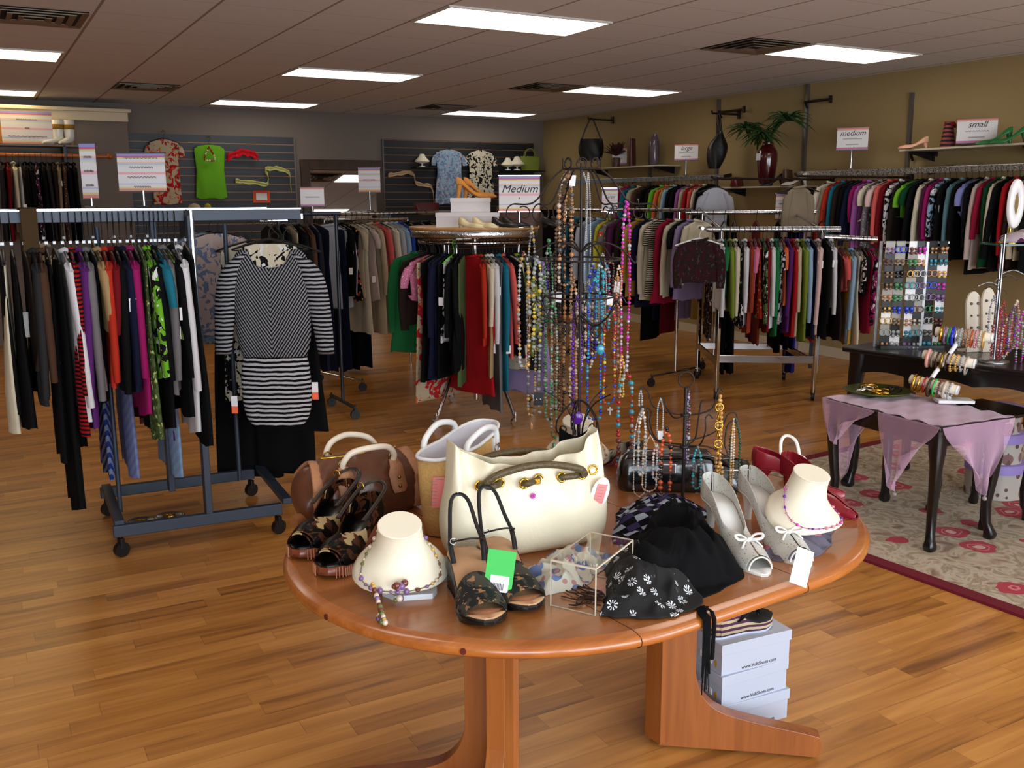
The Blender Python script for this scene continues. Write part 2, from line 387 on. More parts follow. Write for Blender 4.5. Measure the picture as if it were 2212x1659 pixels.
# ---------------------------------------------------------------- hanging clothes
CL = {'white': (232, 232, 238), 'cream': (232, 220, 190), 'beige': (206, 186, 150), 'tan': (182, 148, 98), 'brown': (84, 56, 40), 'dark brown': (44, 32, 26),
 'black': (15, 15, 17), 'charcoal': (48, 46, 48), 'grey': (122, 118, 122), 'pale grey': (186, 186, 196), 'navy': (22, 26, 56), 'blue': (40, 70, 170), 'royal blue': (34, 40, 140),
 'light blue': (150, 186, 220), 'teal': (24, 122, 150), 'dusty teal': (96, 140, 150), 'green': (34, 132, 70), 'dark green': (12, 74, 40), 'olive green': (128, 150, 42), 'lime green': (118, 204, 36),
 'dull green': (88, 110, 60), 'yellow': (226, 210, 50), 'mustard': (196, 150, 56), 'orange': (240, 110, 60), 'red-orange': (206, 48, 26), 'red': (190, 18, 26), 'dark red': (128, 16, 26), 'crimson': (170, 20, 56),
 'coral': (240, 96, 90), 'pink': (226, 120, 160), 'hot pink': (216, 40, 110), 'pale pink': (240, 200, 194), 'blush': (216, 190, 180), 'magenta': (172, 20, 104), 'plum': (92, 30, 72), 'purple': (96, 36, 120),
 'orchid': (176, 90, 176), 'lilac': (160, 140, 190), 'periwinkle': (140, 146, 214), 'rust': (170, 60, 40), 'taupe': (150, 132, 108)}
PT = {'striped': ('hstripe', (20, 20, 24), (0, 0, 0), 1.6), 'floral': ('floral', (230, 60, 50), (240, 190, 90), 1.2), 'flowered': ('floral', (250, 240, 225), (230, 60, 130), 1.3),
 'printed': ('blotch', (24, 22, 26), (240, 240, 240), 1.0), 'mottled': ('blotch', (66, 84, 40), (206, 220, 120), .6), 'multicoloured': ('blotch', (60, 170, 190), (230, 120, 40), 1.2),
 'faded': ('blotch', (120, 140, 180), (222, 200, 200), .9), 'paisley': ('blotch', (66, 22, 34), (70, 64, 74), .7), 'lace': ('sparse', (250, 240, 240), (0, 0, 0), 1), 'zigzag': ('chev', (150, 170, 215), (0, 0, 0), 5), 'splashed': ('blotch', (216, 30, 44), (240, 120, 50), 1.4), 'pinstriped': ('hstripe', (230, 120, 130), (0, 0, 0), .8)}
NOUN = {'long': ('long-sleeved top', 'blouse'), 'short': ('short-sleeved top', 'top'), 'tank': ('sleeveless top', 'top'), 'coat': ('long-sleeved coat', 'coat'), 'dress': ('dress', 'dress'),
 'trousers': ('trousers', 'trousers'), 'skirt': ('skirt', 'skirt'), 'jacket': ('jacket', 'jacket')}
OBJN = {'long': 'blouse', 'short': 'short_sleeved_top', 'tank': 'sleeveless_top', 'coat': 'coat', 'dress': 'dress', 'trousers': 'trousers', 'skirt': 'skirt', 'jacket': 'jacket'}
def garment_mb(kind, L, rnd, wide=1.0, sleeve_out=None, drop=.10):
    g = MB(); NN = 22
    th = .015 if kind != 'coat' else .02
    ph = rnd.uniform(0, 6); lean = rnd.uniform(-.018, .018); fl = rnd.uniform(.9, 1.1)
    hem = {'long': .215, 'short': .215, 'tank': .2, 'coat': .29, 'dress': .25, 'trousers': .16, 'skirt': .24, 'jacket': .22}[kind]*fl
    if kind in ('trousers', 'skirt'):
        lev = [(-.125, .12 if kind == 'trousers' else .15), (-.14, .15 if kind == 'trousers' else .165), (-.3, .18 if kind == 'skirt' else .155)]
    else:
        sh = .17 if kind == 'tank' else .195
        lev = [(-.085, .05), (-.092, .09), (-.108, .14), (-.13, sh), (-.17, sh+.004), (-.26, sh-.002), (-.40, sh-.012)]
    zt = lev[-1][0]; n = 6
    for i in range(1, n+1):
        t = i/n; lev.append((zt+(-L-zt)*t, lev[min(6, len(lev)-1)][1]*(1-t)+hem*t if kind != 'trousers' else .155+.01*t))
    rings = []
    for z, w in lev:
        if z < -L+1e-4 and z > -L-1e-4: pass
        s = min(1, max(0, (-z-.12)/.5)); A = .009*s; w *= wide; t = th*(.55+.75*s)
        ring = []
        for k in range(NN):
            a = 2*PI*k/NN; cx, sy = math.cos(a), math.sin(a)
            x = w*math.copysign(abs(cx)**.8, cx)
            y = t*math.copysign(abs(sy)**.7, sy) + A*math.sin(x*38+ph)+A*.6*math.sin(x*71+ph*2+z*5) + lean*s
            ring.append(V((x, y, z+(.012*s*math.sin(x*30+ph) if z <= -L+.01 else 0))))
        rings.append(ring)
    g.loft(rings)
    Ls = {'long': .54, 'coat': .56, 'short': .2, 'jacket': .55}.get(kind, 0)
    if Ls:
        Ls = min(Ls*rnd.uniform(.85, 1.08), max(L-.1, .15))
        for sd in (-1, 1):
            out = sleeve_out if sleeve_out else (.34 if kind == 'short' else rnd.uniform(.05, .12))
            off = rnd.uniform(-.012, .012); rr = []
            for i in range(8):
                t = i/7; r = (.058-.02*t) if kind == 'short' else (.052-.016*t)*(1+.05*math.sin(t*14+ph))
                c = V((sd*wide*(.172+Ls*out*t+.02*math.sin(t*PI)), off*t+lean*t, -.145-Ls*t*(1 if kind != 'short' else .85)))
                rr.append([c+V((r*.85*math.cos(2*PI*q/10), r*.42*math.sin(2*PI*q/10), 0 if t else .02*math.cos(2*PI*q/10)*-sd)) for q in range(10)])
            g.loft(rr)
    if kind in ('long', 'coat', 'jacket') : g.tube([V((.06*math.cos(a), .018*math.sin(a), -.078-.02*abs(math.sin(a/2)))) for a in [2*PI*k/12 for k in range(12)]], .011, 6, closed=True)
    return g
def hanger_mb(e=0.0):
    h = MB(); h.tube([V((-.021, 0, -.006+e))]+arc((0, 0, e), .021, PI, 0, 9)+[V((.018, 0, -.016+e)), V((.004, 0, -.032+e)), V((0, 0, -.05)), V((0, 0, -.078))], .0022, 6)
    h.tube([(-.185, 0, -.128), (-.09, 0, -.098), (0, 0, -.076), (.09, 0, -.098), (.185, 0, -.128)], [.004, .007, .008, .007, .004], 6)
    h.tube([(-.18, 0, -.13), (0, 0, -.138), (.18, 0, -.13)], .003, 5)
    return h
_lh = hanger_mb(.055); _lh.box((0, 0, -.052), (.016, .012, .012), 1)
HG = {'long': _lh.mesh('hanger', [BLK, plain('hanger_clip_metal', (170, 172, 175), .4, .6)]), 'black': hanger_mb().mesh('hanger', BLK), 'clear': hanger_mb().mesh('hanger', plain('clear_plastic', (215, 220, 224), .12, 0, 0, trans=.6)), 'white': hanger_mb().mesh('hanger', plain('white_plastic', (225, 225, 222), .35)),
      'green': hanger_mb().mesh('hanger', plain('green_plastic', (90, 200, 40), .35))}
GROUPC = {}
ORD = ['first', 'second', 'third', 'fourth', 'fifth', 'sixth', 'seventh', 'eighth', 'ninth', 'tenth', 'eleventh', 'twelfth', 'thirteenth', 'fourteenth', 'fifteenth', 'sixteenth', 'seventeenth', 'eighteenth', 'nineteenth', 'twentieth']
TAGM = WHITEP
def parse(spec):
    out = []
    for ln in spec.strip().splitlines():
        q = [x.strip() for x in ln.split('|')]
        out.append(dict(px=float(q[0]), col=q[1], kind=q[2], bot=float(q[3]), pat=q[4] if len(q) > 4 and q[4] else None, opt=q[5] if len(q) > 5 else ''))
    return out
def cname(d): return ((d['pat']+' ') if d['pat'] else '')+d['col']
def hang(spec, rack, group, solve, zr, rnd, ext=0.0):
    """solve(px) -> (point on rail, rotz); each garment's hem comes from the height seen at its near edge"""
    D = parse(spec); N = len(D)
    for i, d in enumerate(D):
        P, rz, E = solve(d['px'])
        lo, hi = .02, zr-.2
        for _ in range(30):
            mz = (lo+hi)/2
            if pj((E.x, E.y, mz))[1] > d['bot']: lo = mz
            else: hi = mz
        L = max(.35, min(1.4, zr-ext-(lo+hi)/2))
        c = CL[d['col']]
        if d['pat']: p = PT[d['pat']]; mt = fabric(c, p[0], p[1], p[2], p[3])
        else: mt = fabric(c)
        gm = garment_mb(d['kind'], L, rnd)
        o = gm.build(OBJN[d['kind']], mt); o.location = P-V((0, 0, ext)); o.rotation_euler = (0, 0, rz+rnd.uniform(-.05, .05)+(.75 if 'r' in d['opt'] else 0))
        nm, cat = NOUN[d['kind']]
        nb = [cname(D[j]) for j in (i-1, i+1) if 0 <= j < N]
        if len(nb) == 2:
            l = '%s %s on the %s, between a %s and a %s garment' % (cname(d), nm, rack, nb[0], nb[1])
            if wc(l) > 16: l = '%s %s on the %s, between %s and %s' % (cname(d), cat, rack, nb[0], nb[1])
        else: l = '%s %s at the %s end of the %s, beside a %s one' % (cname(d), cat, 'left' if i == 0 else 'right', rack, nb[0])
        if l in LABELS or wc(l) > 16: l = '%s %s on the %s, next to a %s one' % (cname(d), cat, rack, nb[-1])
        if l in LABELS or wc(l) > 16: l = '%s %s on the %s, right of a %s one' % (cname(d), cat, rack, nb[0])
        if l in LABELS or wc(l) > 16:
            k = min(i, N-1-i); side = 'left' if i <= N-1-i else 'right'
            if k < 20: l = '%s %s, %s from %s on the %s' % (cname(d), cat, ORD[k], side, rack)
        tag(o, l, cat, group)
        h = bpy.data.objects.new('hanger', HG['long'] if ext else HG['clear' if 'c' in d['opt'] else 'green' if 'g' in d['opt'] else 'white' if 'w' in d['opt'] else 'black']); COL.objects.link(h); h.parent = o
        if 't' in d['opt'] or rnd.random() < .1:
            n_ = V((0, 1, 0)); s_ = (1 if pj(o.matrix_world @ V((1, 0, 0)))[2] > 0 else 1)
            e = (E-P); sg = 1 if (math.cos(rz)*e.x+math.sin(rz)*e.y) > 0 else -1
            tz = -.25-rnd.random()*max(0, L-.5)
            tt = MB(); tt.box((sg*.225, 0, tz), (.004, .035, .055)); tt.build('price_tag', TAGM, o)
def seg_solver(A, B, zr, near, ez=-.2):
    """straight rail from A to B; near = half width of the garment toward the camera"""
    A, B = V(A), V(B); d = (B-A); d.z = 0; d.normalize(); n = V((-d.y, d.x, 0))
    if n.dot(CAM-A) < 0: n = -n
    rz = math.atan2(n.y, n.x)
    def solve(px):
        f = lambda t: pj(A+(B-A)*t+n*near+V((0, 0, ez)))[0]-px
        lo, hi = -.6, 1.6; s = f(hi) > f(lo)
        for _ in range(40):
            m_ = (lo+hi)/2
            if (f(m_) < 0) == s: lo = m_
            else: hi = m_
        t = (lo+hi)/2; P = A+(B-A)*t; P.z = zr
        return P, rz, P+n*near
    return solve
def circ_solver(C, R, zr, near):
    C = V(C); a0 = math.atan2(-C.y, -C.x)
    def solve(px):
        f = lambda a: pj((C.x+(R+near)*math.cos(a), C.y+(R+near)*math.sin(a), zr-.2))[0]-px
        best = min((abs(f(a0+math.radians(k*.5))), k) for k in range(-210, 211)); a = a0+math.radians(best[1]*.5)
        dv = V((math.cos(a), math.sin(a), 0)); P = V((C.x, C.y, zr))+dv*R
        return P, a, P+dv*near
    return solve
R0 = random.Random(7)
def caster(p, par, rz=0, m_=None):
    w = MB(); w.tube([V((0, -.013, .035)), V((0, .013, .035))], .035, 14); w.box((0, 0, .065), (.02, .034, .05)); w.tube([(0, 0, .06), (0, 0, .11)], .006, 6)
    o = w.build('caster', m_ or BLK, par, bevel=.003); o.location = p; o.rotation_euler = (0, 0, rz); return o
# -- rack A: charcoal rolling rack, two rails along the room's width
ZA = 1.53
ra = thing('clothing_rack', 'charcoal rolling clothes rack with caster base in the left foreground', 'clothes rack', (.83, 4.80, 0))
def L_(x, y, z): return V((x-.83, y-4.80, z))
f0, f1, b0, b1 = (.44, 4.50), (1.20, 4.45), (.46, 5.16), (1.24, 5.13)
bm_ = MB()
def bar(mb, a, b, w, h, mi=0):
    a, b = V(a), V(b); d = b-a; q = d.to_track_quat('X', 'Z').to_matrix()
    mb.box((a+b)/2, (d.length, w, h), mi, rot=q); return mb
for a, b in ((f0, f1), (b0, b1)): bar(bm_, L_(*a, .125), L_(*b, .125), .035, .055)
for a, b in ((f0, b0), (f1, b1)): bar(bm_, L_(a[0]+.03, a[1], .155), L_(b[0]+.03, b[1], .155), .045, .03)
bm_.build('base_frame', GUN, ra, bevel=.004)
pf, pb = atz(452, 1128, .1), atz(372, 1075, .1)
for p in (pf, pb): bar(MB(), L_(p.x, p.y, .14), L_(p.x, p.y, ZA+.0), .06, .03).build('post', GUN, ra, bevel=.003)
for x, y in ((.50, 4.70), (1.12, 4.95)): MB().tube([L_(x, y, .15), L_(x, y, ZA-.05)], .011, 8).build('support_rod', GUN, ra)
for p in (f0, f1, b0, b1): caster(L_(p[0]+(.03 if p in (f0, b0) else -.02), p[1], 0), ra, .4)
AF, AB = (-.25, 4.52, ZA), (1.38, 4.52, ZA); BF, BB = (-.25, 5.12, ZA), (1.38, 5.12, ZA)
for a, b in ((AF, AB), (BF, BB)):
    bar(MB(), L_(*a), L_(*b), .014, .05).build('rail', plain('charcoal_rail', (46, 52, 62), .35, .4), ra, bevel=.003)
    bar(MB(), L_(a[0], a[1], a[2]+.027), L_(b[0], b[1], b[2]+.027), .016, .006).build('rail_cap', CHROME, ra)
for x in (-.25, 1.38, pf.x): bar(MB(), L_(x, 4.52, ZA-.01), L_(x, 5.12, ZA-.01), .025, .03).build('cross_bar', CHROME, ra, bevel=.003)
hang('''
6|black|trousers|900
14|cream|trousers|935
34|black|dress|925
62|dark brown|dress|800
78|charcoal|long|870
95|brown|long|800
112|black|trousers|1000
130|black|trousers|1110
148|white|long|905||c
166|red|long|935|striped|c
181|purple|long|930
196|grey|long|840
208|black|tank|875
222|tan|long|715
238|red-orange|long|835||c
252|dark red|long|700
264|black|long|840
277|navy|jacket|850||ct
293|magenta|long|900
306|black|tank|930
320|dull green|dress|945|mottled|
333|lime green|long|820|printed|
346|black|long|930
355|teal|short|665
365|grey|long|850
376|olive green|tank|730
386|black|long|900||t
401|white|long|938||c
424|black|dress|960
''', 'charcoal rolling rack', 'clothes on the front rail of the charcoal rack', seg_solver(AF, AB, ZA, .2), ZA, random.Random(3), .055)
hang('''
105|cream|long|860
150|black|dress|960
215|blue|skirt|1030|zigzag
262|periwinkle|skirt|1025|zigzag
300|crimson|dress|915|pinstriped
335|purple|dress|952
352|light blue|skirt|1022|zigzag
''', 'rear rail of the charcoal rack', 'clothes on the rear rail of the charcoal rack', seg_solver(BF, BB, ZA, .2), ZA, random.Random(5), .055)
# garments facing the shop front on the right arm of the rack
def facing(px, d, zr, col, kind, bot, label, pat=None, name=None, rz=None, hg='black', opt='', group=None, width=1.0, so=None, cat=None):
    P = atd(px, 500, d); P.z = zr; E = P
    lo, hi = .02, zr-.2
    for _ in range(30):
        mz = (lo+hi)/2
        if pj((E.x, E.y, mz))[1] > bot: lo = mz
        else: hi = mz
    L = zr-lo
    mt = fabric(CL[col], *PT[pat]) if pat else fabric(CL[col])
    o = garment_mb(kind, L, random.Random(int(px)), width, so).build(name or OBJN[kind], mt); o.location = P
    o.rotation_euler = (0, 0, math.atan2(_r0.y, _r0.x)+(rz or 0))
    tag(o, label, cat or NOUN[kind][1], group)
    if hg: h = bpy.data.objects.new('hanger', HG[hg]); COL.objects.link(h); h.parent = o
    return o
arm_p = atd(570, 480, 4.62); arm_p.z = ZA-.02
ar = MB(); bar(ar, L_(1.38, 4.75, ZA-.02), L_(arm_p.x, 4.75, ZA-.02), .02, .03); ar.tube([L_(arm_p.x+.0, 5.2, ZA-.02), L_(arm_p.x, arm_p.y-.1, ZA-.02)], .011, 8)
ar.tube([L_(arm_p.x, arm_p.y-.1, ZA-.02), L_(arm_p.x, arm_p.y-.11, ZA+.01)], .011, 8)
ar.build('display_arm', CHROME, ra)
G3 = 'clothes facing forward on the right arm of the charcoal rack'
facing(452, 5.2, ZA-.02, 'light blue', 'short', 740, 'faded blue and white printed blouse just left of the striped tunic', 'faded', group=G3)
facing(470, 5.05, ZA-.02, 'blush', 'short', 720, 'pale pink and grey printed blouse partly behind the striped tunic', 'faded', group=G3)
facing(512, 5.05, ZA-.12, 'black', 'skirt', 1026, 'long black ruffled chiffon skirt hanging lowest behind the striped tunic', group=G3, width=.78)
facing(592, 5.0, ZA-.12, 'black', 'skirt', 1022, 'long black gathered skirt below the right side of the striped tunic', group=G3, width=.72)
facing(540, 4.85, ZA-.06, 'cream', 'dress', 862, 'cream and black printed top showing inside the striped tunic neckline', 'printed', group=G3, width=.8)
facing(612, 4.78, ZA-.06, 'black', 'dress', 926, 'black dress right behind the grey striped tunic, its hem showing', group=G3, width=.72)
# striped tunic: bodice with chevron stripes, batwing sleeves, gathered hip band
P = atd(580, 490, 4.6); P.z = ZA-.02
tu = thing('striped_tunic', 'black and white striped tunic with chevron bodice and long sleeves, facing forward', 'tunic', P, math.atan2(_r0.y, _r0.x))
ch = fabric((150, 150, 156), 'chev', (18, 18, 22), s=1.7); hs = fabric((176, 176, 182), 'hstripe', (16, 16, 20), s=1.6); hs2 = fabric((210, 210, 214), 'hstripe', (14, 14, 18), s=1.75)
def oval(w, t, z, n=28, A=0.0, ph=0, xo=0, drop=0):
    out = []
    for k in range(n):
        a = 2*PI*k/n; x = w*math.cos(a); s = math.sin(a)
        out.append(V((x+xo, t*math.copysign(abs(s)**.7, s)+A*math.sin(x*60+ph), z-drop*(1-(x/w)**2 if w else 0)*(1 if s < 0 else .1))))
    return out
b = MB(); b.loft([oval(.105, .03, -.105, drop=.13), oval(.135, .032, -.112, drop=.09), oval(.175, .035, -.128, drop=.05), oval(.192, .04, -.2, drop=.02), oval(.188, .045, -.3, A=.003), oval(.185, .048, -.42, A=.004), oval(.18, .05, -.5, A=.006), oval(.155, .045, -.56, A=.004)], 0, False, False)
b = b.build('bodice', ch, tu, solid=.004, sub=1); b.scale.z = 1.18; b.location.z = -.012
mb = MB(); mb.loft([oval(w_, .012, z_) for z_, w_ in ((-.12, .07), (-.135, .13), (-.2, .15), (-.4, .14))]); mb.build('inner_layer', fabric(CL['cream'], *PT['printed']), tu)
b = MB(); b.loft([oval(.155, .045, -.555), oval(.168, .05, -.6, A=.003), oval(.172, .052, -.68, A=.004, ph=2), oval(.17, .052, -.76, A=.005), oval(.155, .05, -.82, A=.006), oval(.12, .045, -.85, A=.004)], 0, False, False)
b = b.build('hip_band', hs2, tu, solid=.004, sub=1); b.scale.z = 1.18; b.location.z = -.012
for sd in (-1, 1):
    b = MB(); rr = []
    for t, x, z, r in ((0, .15, -.135, .05), (.2, .195, -.18, .062), (.4, .225, -.27, .06), (.6, .243, -.37, .052), (.8, .257, -.47, .045), (1, .265, -.56, .04)):
        rr.append([V((sd*(x-.012)+r*math.cos(2*PI*k/16), .6*r*math.sin(2*PI*k/16), z+(.02*sd*-math.cos(2*PI*k/16) if t < .3 else 0))) for k in range(16)])
    b.loft(rr, 0, False, False); b = b.build('sleeve', hs, tu, solid=.003, sub=1); b.scale.z = 1.15; b.location.z = -.016
h = bpy.data.objects.new('hanger', HG['black']); COL.objects.link(h); h.parent = tu; h.location.z = -.02
# coral and white paper tags hanging by the tunic
for (px, py, l_) in ((681, 850, 'coral and white paper tag showing at the right edge of the tunic'), (507, 880, 'coral and white paper tag on the black skirt left of the tunic')):
    p = atd(px, py, 4.62); o = thing('paper_tag', l_, 'tag', p, -.5)
    bx((0, 0, .03), (.03, .002, .05)).build('upper_label', WHITEP, o); bx((0, 0, -.012), (.03, .002, .035)).build('lower_label', plain('coral_card', (250, 110, 70), .6), o)
# brown strap with white tag at the left
p = atd(60, 450, 3.96)
o = thing('leather_belt', 'wide dark brown leather strap hung over the rail, white tag below', 'belt', (p.x, p.y, ZA), 0)
mb = MB(); mb.box((0, -.012, -.16), (.062, .006, .40)); mb.box((0, .11, .037), (.062, .25, .006)); mb.box((0, .235, -.12), (.062, .006, .32)); mb.build('strap', fabric((78, 58, 34)), o, bevel=.002)
bx((-.02, -.03, -.44), (.08, .002, .105)).build('price_tag', WHITEP, o)
# floor outlets
for px, py, l_ in ((305, 1128, 'round metal floor plate below the charcoal rack, the left one'), (366, 1116, 'round metal floor plate below the charcoal rack, the right one')):
    p = atz(px, py, 0); o = thing('floor_plate', l_, 'floor plate', p); m1 = MB(); m1.lathe([(.075, 0), (.078, .004), (.066, .009), (.06, .006), (.0, .006)], 28, cb=False); m1.build('ring', DCHROME, o)
    MB().lathe([(.03, .006), (.03, .012), (.0, .013)], 20, cb=False).build('cap', GOLD, o)
bar(MB(), L_(pf.x-.0, pf.y-.022, ZA-.34), L_(pf.x-.0, pf.y-.022, ZA+.03), .05, .012).build('post_sleeve', CHROME, ra, bevel=.002)  # chrome strip added so the upper post shows a bright window reflection
# -- rack G: small dark rack behind the tunic
def simple_rack(name, label, A, B, z, legs=True, ends=.28, mat=CHROME, legmat=None, cross=True, rr=.016, flat=False):
    A, B = V(A), V(B); A.z = B.z = 0; c = (A+B)/2; t = thing(name, label, 'clothes rack', c)
    d = (B-A).normalized(); n = V((-d.y, d.x, 0))
    if flat: bar(MB(), A-c+V((0, 0, z)), B-c+V((0, 0, z)), .012, .045).build('rail', mat, t, bevel=.002)
    else: MB().tube([A-c+V((0, 0, z)), B-c+V((0, 0, z))], rr, 12).build('rail', mat, t)
    if legs:
        for q in (A-c, B-c):
            q = q*.86; MB().tube([q+V((0, 0, .09)), q+V((0, 0, z))], .013, 10).build('post', legmat or mat, t)
            f = MB(); f.tube([q+n*ends+V((0, 0, .085)), q-n*ends+V((0, 0, .085))], .013, 8); f.build('foot', legmat or mat, t)
            for s in (-1, 1): caster(q+n*ends*s*.95, t, 0)
    return t, c
gA, gB = aty(590, 460, 6.9), aty(735, 460, 6.9)
simple_rack('clothing_rack', 'small dark rack of black clothes right behind the striped tunic', gA, gB, 1.5, mat=plain('charcoal_rail', (70, 80, 96)))
hang('''
598|black|dress|740
612|charcoal|long|700
628|black|coat|780
645|beige|tank|690
660|black|long|720
676|brown|coat|760
692|navy|dress|800
''', 'small dark rack behind the tunic', 'clothes on the small dark rack', seg_solver((gA.x, gA.y, 1.5), (gB.x, gB.y, 1.5), 1.5, .2), 1.5, random.Random(8))
# -- rack B: chrome straight rack left of the round rack
bA, bB = aty(700, 470, 7.9), aty(985, 466, 8.3)
t, c = simple_rack('clothing_rack', 'chrome straight rack of coats and trousers left of the round rack', bA, bB, 1.48, ends=.34)
hang('''
690|charcoal|coat|700
712|navy|dress|800
738|pale grey|jacket|668||r
752|navy|trousers|800
762|black|long|640
777|black|dress|648|floral
790|beige|short|640
800|cream|tank|720|lace
812|blush|short|650
826|beige|long|720
840|coral|long|600
850|beige|skirt|720
858|cream|long|640
870|pale grey|long|650
880|light blue|long|640
892|blue|long|620
905|black|long|660
930|charcoal|long|650
950|black|long|650
''', 'chrome rack left of the round rack', 'clothes on the straight chrome rack left of the round rack', seg_solver((bA.x, bA.y, 1.48), (bB.x, bB.y, 1.48), 1.48, .2), 1.48, random.Random(9))
bC, bD = aty(700, 470, 8.5), aty(880, 466, 8.7)
hang('''
688|charcoal|coat|700
720|navy|coat|800
740|navy|trousers|805
775|black|trousers|800
800|navy|trousers|795
''', 'rear of the straight chrome rack', 'long clothes at the rear of the straight chrome rack', seg_solver((bC.x, bC.y, 1.42), (bD.x, bD.y, 1.42), 1.42, .2), 1.42, random.Random(19))
MB().tube([V((bC.x, bC.y, 1.42))-c, V((bD.x, bD.y, 1.42))-c], .013, 10).build('lower_rail', CHROME, t)
for P_ in (bC, bD): MB().tube([V((P_.x, P_.y, 0))-c, V((P_.x, P_.y, 1.42))-c], .012, 10).build('post', CHROME, t)
# -- rack C: round chrome rack with a wooden top
CC = V((3.22, 6.32, 0)); ZR = 1.30; RR = .40
rc = thing('round_clothing_rack', 'round chrome clothes rack with a light wooden shelf on top', 'clothes rack', CC)
MB().torus((0, 0, ZR), RR, .014, n=48, m=8).build('ring_rail', CHROME, rc)
MB().lathe([(.455, ZR+.035), (.462, ZR+.04), (.462, ZR+.085), (.455, ZR+.09)], 56, ca=False, cb=False).build('top_band', plain('ribbed_chrome', (200, 202, 206), .22, 1, bump=.8, bs=80), rc, solid=.003)
MB().lathe([(.0, ZR+.088), (.47, ZR+.088), (.475, ZR+.095), (.475, ZR+.103), (.47, ZR+.108), (.0, ZR+.108)], 56, ca=False, cb=False).build('wooden_top', wood('light_shelf_wood', (214, 164, 104), (184, 130, 74), .4), rc)
MB().tube([(0, 0, .12), (0, 0, ZR+.09)], .02, 12).build('post', CHROME, rc)
for px, py in ((930, 928), (1140, 930), (1000, 880), (1230, 870)):
    q = atz(px, py, 0)-CC; q.z = 0; q = q.normalized()*.5
    MB().tube([q*.62+V((0, 0, .34)), q+V((0, 0, .06))], .014, 10).build('leg', CHROME, rc)
    MB().tube([q*.62+V((0, 0, .34)), q*.75+V((0, 0, ZR))], .012, 8).build('upright', CHROME, rc)
    caster(q, rc, 0, CHROME)
hang('''
842|green|long|760
856|cream|dress|735|multicoloured
870|dark brown|long|700
884|pink|short|640|lace
897|beige|dress|865|splashed
910|black|dress|822
922|navy|dress|820
934|navy|long|800
946|black|dress|812
957|white|tank|740|printed|g
968|black|long|760
980|black|coat|800
990|dull green|dress|835
1012|red|coat|856||r
1042|red-orange|jacket|748
1053|tan|dress|815
1064|cream|long|690|lace
1075|white|long|760||
1086|grey|dress|890
1097|teal|long|845
1110|coral|long|775
1122|black|long|770
1136|cream|tank|800|flowered
1150|olive green|long|780|printed
1165|charcoal|long|800
1180|lilac|dress|850
''', 'round chrome rack', 'clothes around the round chrome rack', circ_solver(CC, RR, ZR, .2), ZR, random.Random(11))
# -- rack F: chrome rack between the round rack and the right-hand rack
fA, fB = atd(1205, 470, 9.3), atd(1490, 470, 8.2)
simple_rack('clothing_rack', 'chrome rack half hidden behind the tall necklace stand', fA, fB, 1.50, ends=.36)
hang('''
1205|charcoal|long|680
1220|teal|long|640
1236|black|long|660
1250|pale grey|long|680
1266|light blue|long|650|
1288|yellow|long|575
1302|grey|short|640|floral
1318|plum|long|640
1334|dark brown|long|660
1352|mustard|long|640
1372|navy|long|662
1386|cream|long|650
1399|cream|short|640|striped
1418|crimson|coat|655
1436|cream|long|640
1450|black|short|640|striped
1463|lilac|long|650
1478|cream|jacket|605
''', 'chrome rack behind the necklaces', 'clothes on the chrome rack behind the necklaces', seg_solver((fA.x, fA.y, 1.5), (fB.x, fB.y, 1.5), 1.50, .2), 1.50, random.Random(12))
hang('''
1385|black|trousers|735
1404|navy|trousers|690
1425|dark red|trousers|720
1455|lilac|trousers|690
1492|mustard|trousers|690
''', 'lower rear rail by the tan wall', 'trousers low behind the chrome rack', seg_solver((fA.x+.5, fA.y+.5, 1.2), (fB.x+.6, fB.y+.5, 1.2), 1.2, .2), 1.2, random.Random(22))
t_, c_ = simple_rack('clothing_rack', 'low chrome rack of trousers behind the crimson coat rack', (fA.x+.5, fA.y+.5, 0), (fB.x+.9, fB.y+.5, 0), 1.2, ends=.3)
# -- rack D: chrome four-post rack right of centre
P1, P2, P3 = atz(1546, 862, 0), atz(1755, 865, 0), atz(1693, 820, 0)
dD = (P2-P1).normalized(); P4 = P1+(P3-P2); cD = (P1+P2+P3+P4)/4; ZD = 1.36
rd = thing('clothing_rack', 'chrome four-post rolling rack of colourful tops right of centre', 'clothes rack', cD)
def D_(p, z=0): return V((p.x-cD.x, p.y-cD.y, z))
for p, zt in ((P1, ZD), (P2, ZD), (P3, ZD+.12), (P4, ZD+.12)):
    bar(MB(), D_(p, .06), D_(p, zt), .03, .03).build('post', CHROME, rd, bevel=.003); caster(D_(p), rd, .7)
for a, b, z in ((P1, P2, .33), (P3, P4, .30), (P2, P3, .30), (P1, P4, .30)):
    bar(MB(), D_(a, z), D_(b, z), .012, .06).build('cross_bar', CHROME, rd, bevel=.003)
RF = plain('ribbed_chrome', (200, 202, 206)); e_ = dD*.28
MB().tube([D_(P1-dD*.12, ZD), D_(P2+dD*.14, ZD)], .022, 14).build('front_rail', RF, rd)
MB().tube([D_(P4-dD*.15, ZD+.12), D_(P3+dD*.2, ZD+.12)], .022, 14).build('rear_rail', RF, rd)
MB().tube([D_(P2+dD*.02, ZD-.06), D_(P2+dD*.42+V((.0, .0, 0)), ZD-.08)], .022, 14).build('side_arm', RF, rd)
for a, b in ((P1, P4), (P2, P3)): MB().tube([D_(a, ZD), D_(b, ZD+.12)], .012, 8).build('top_bar', CHROME, rd)
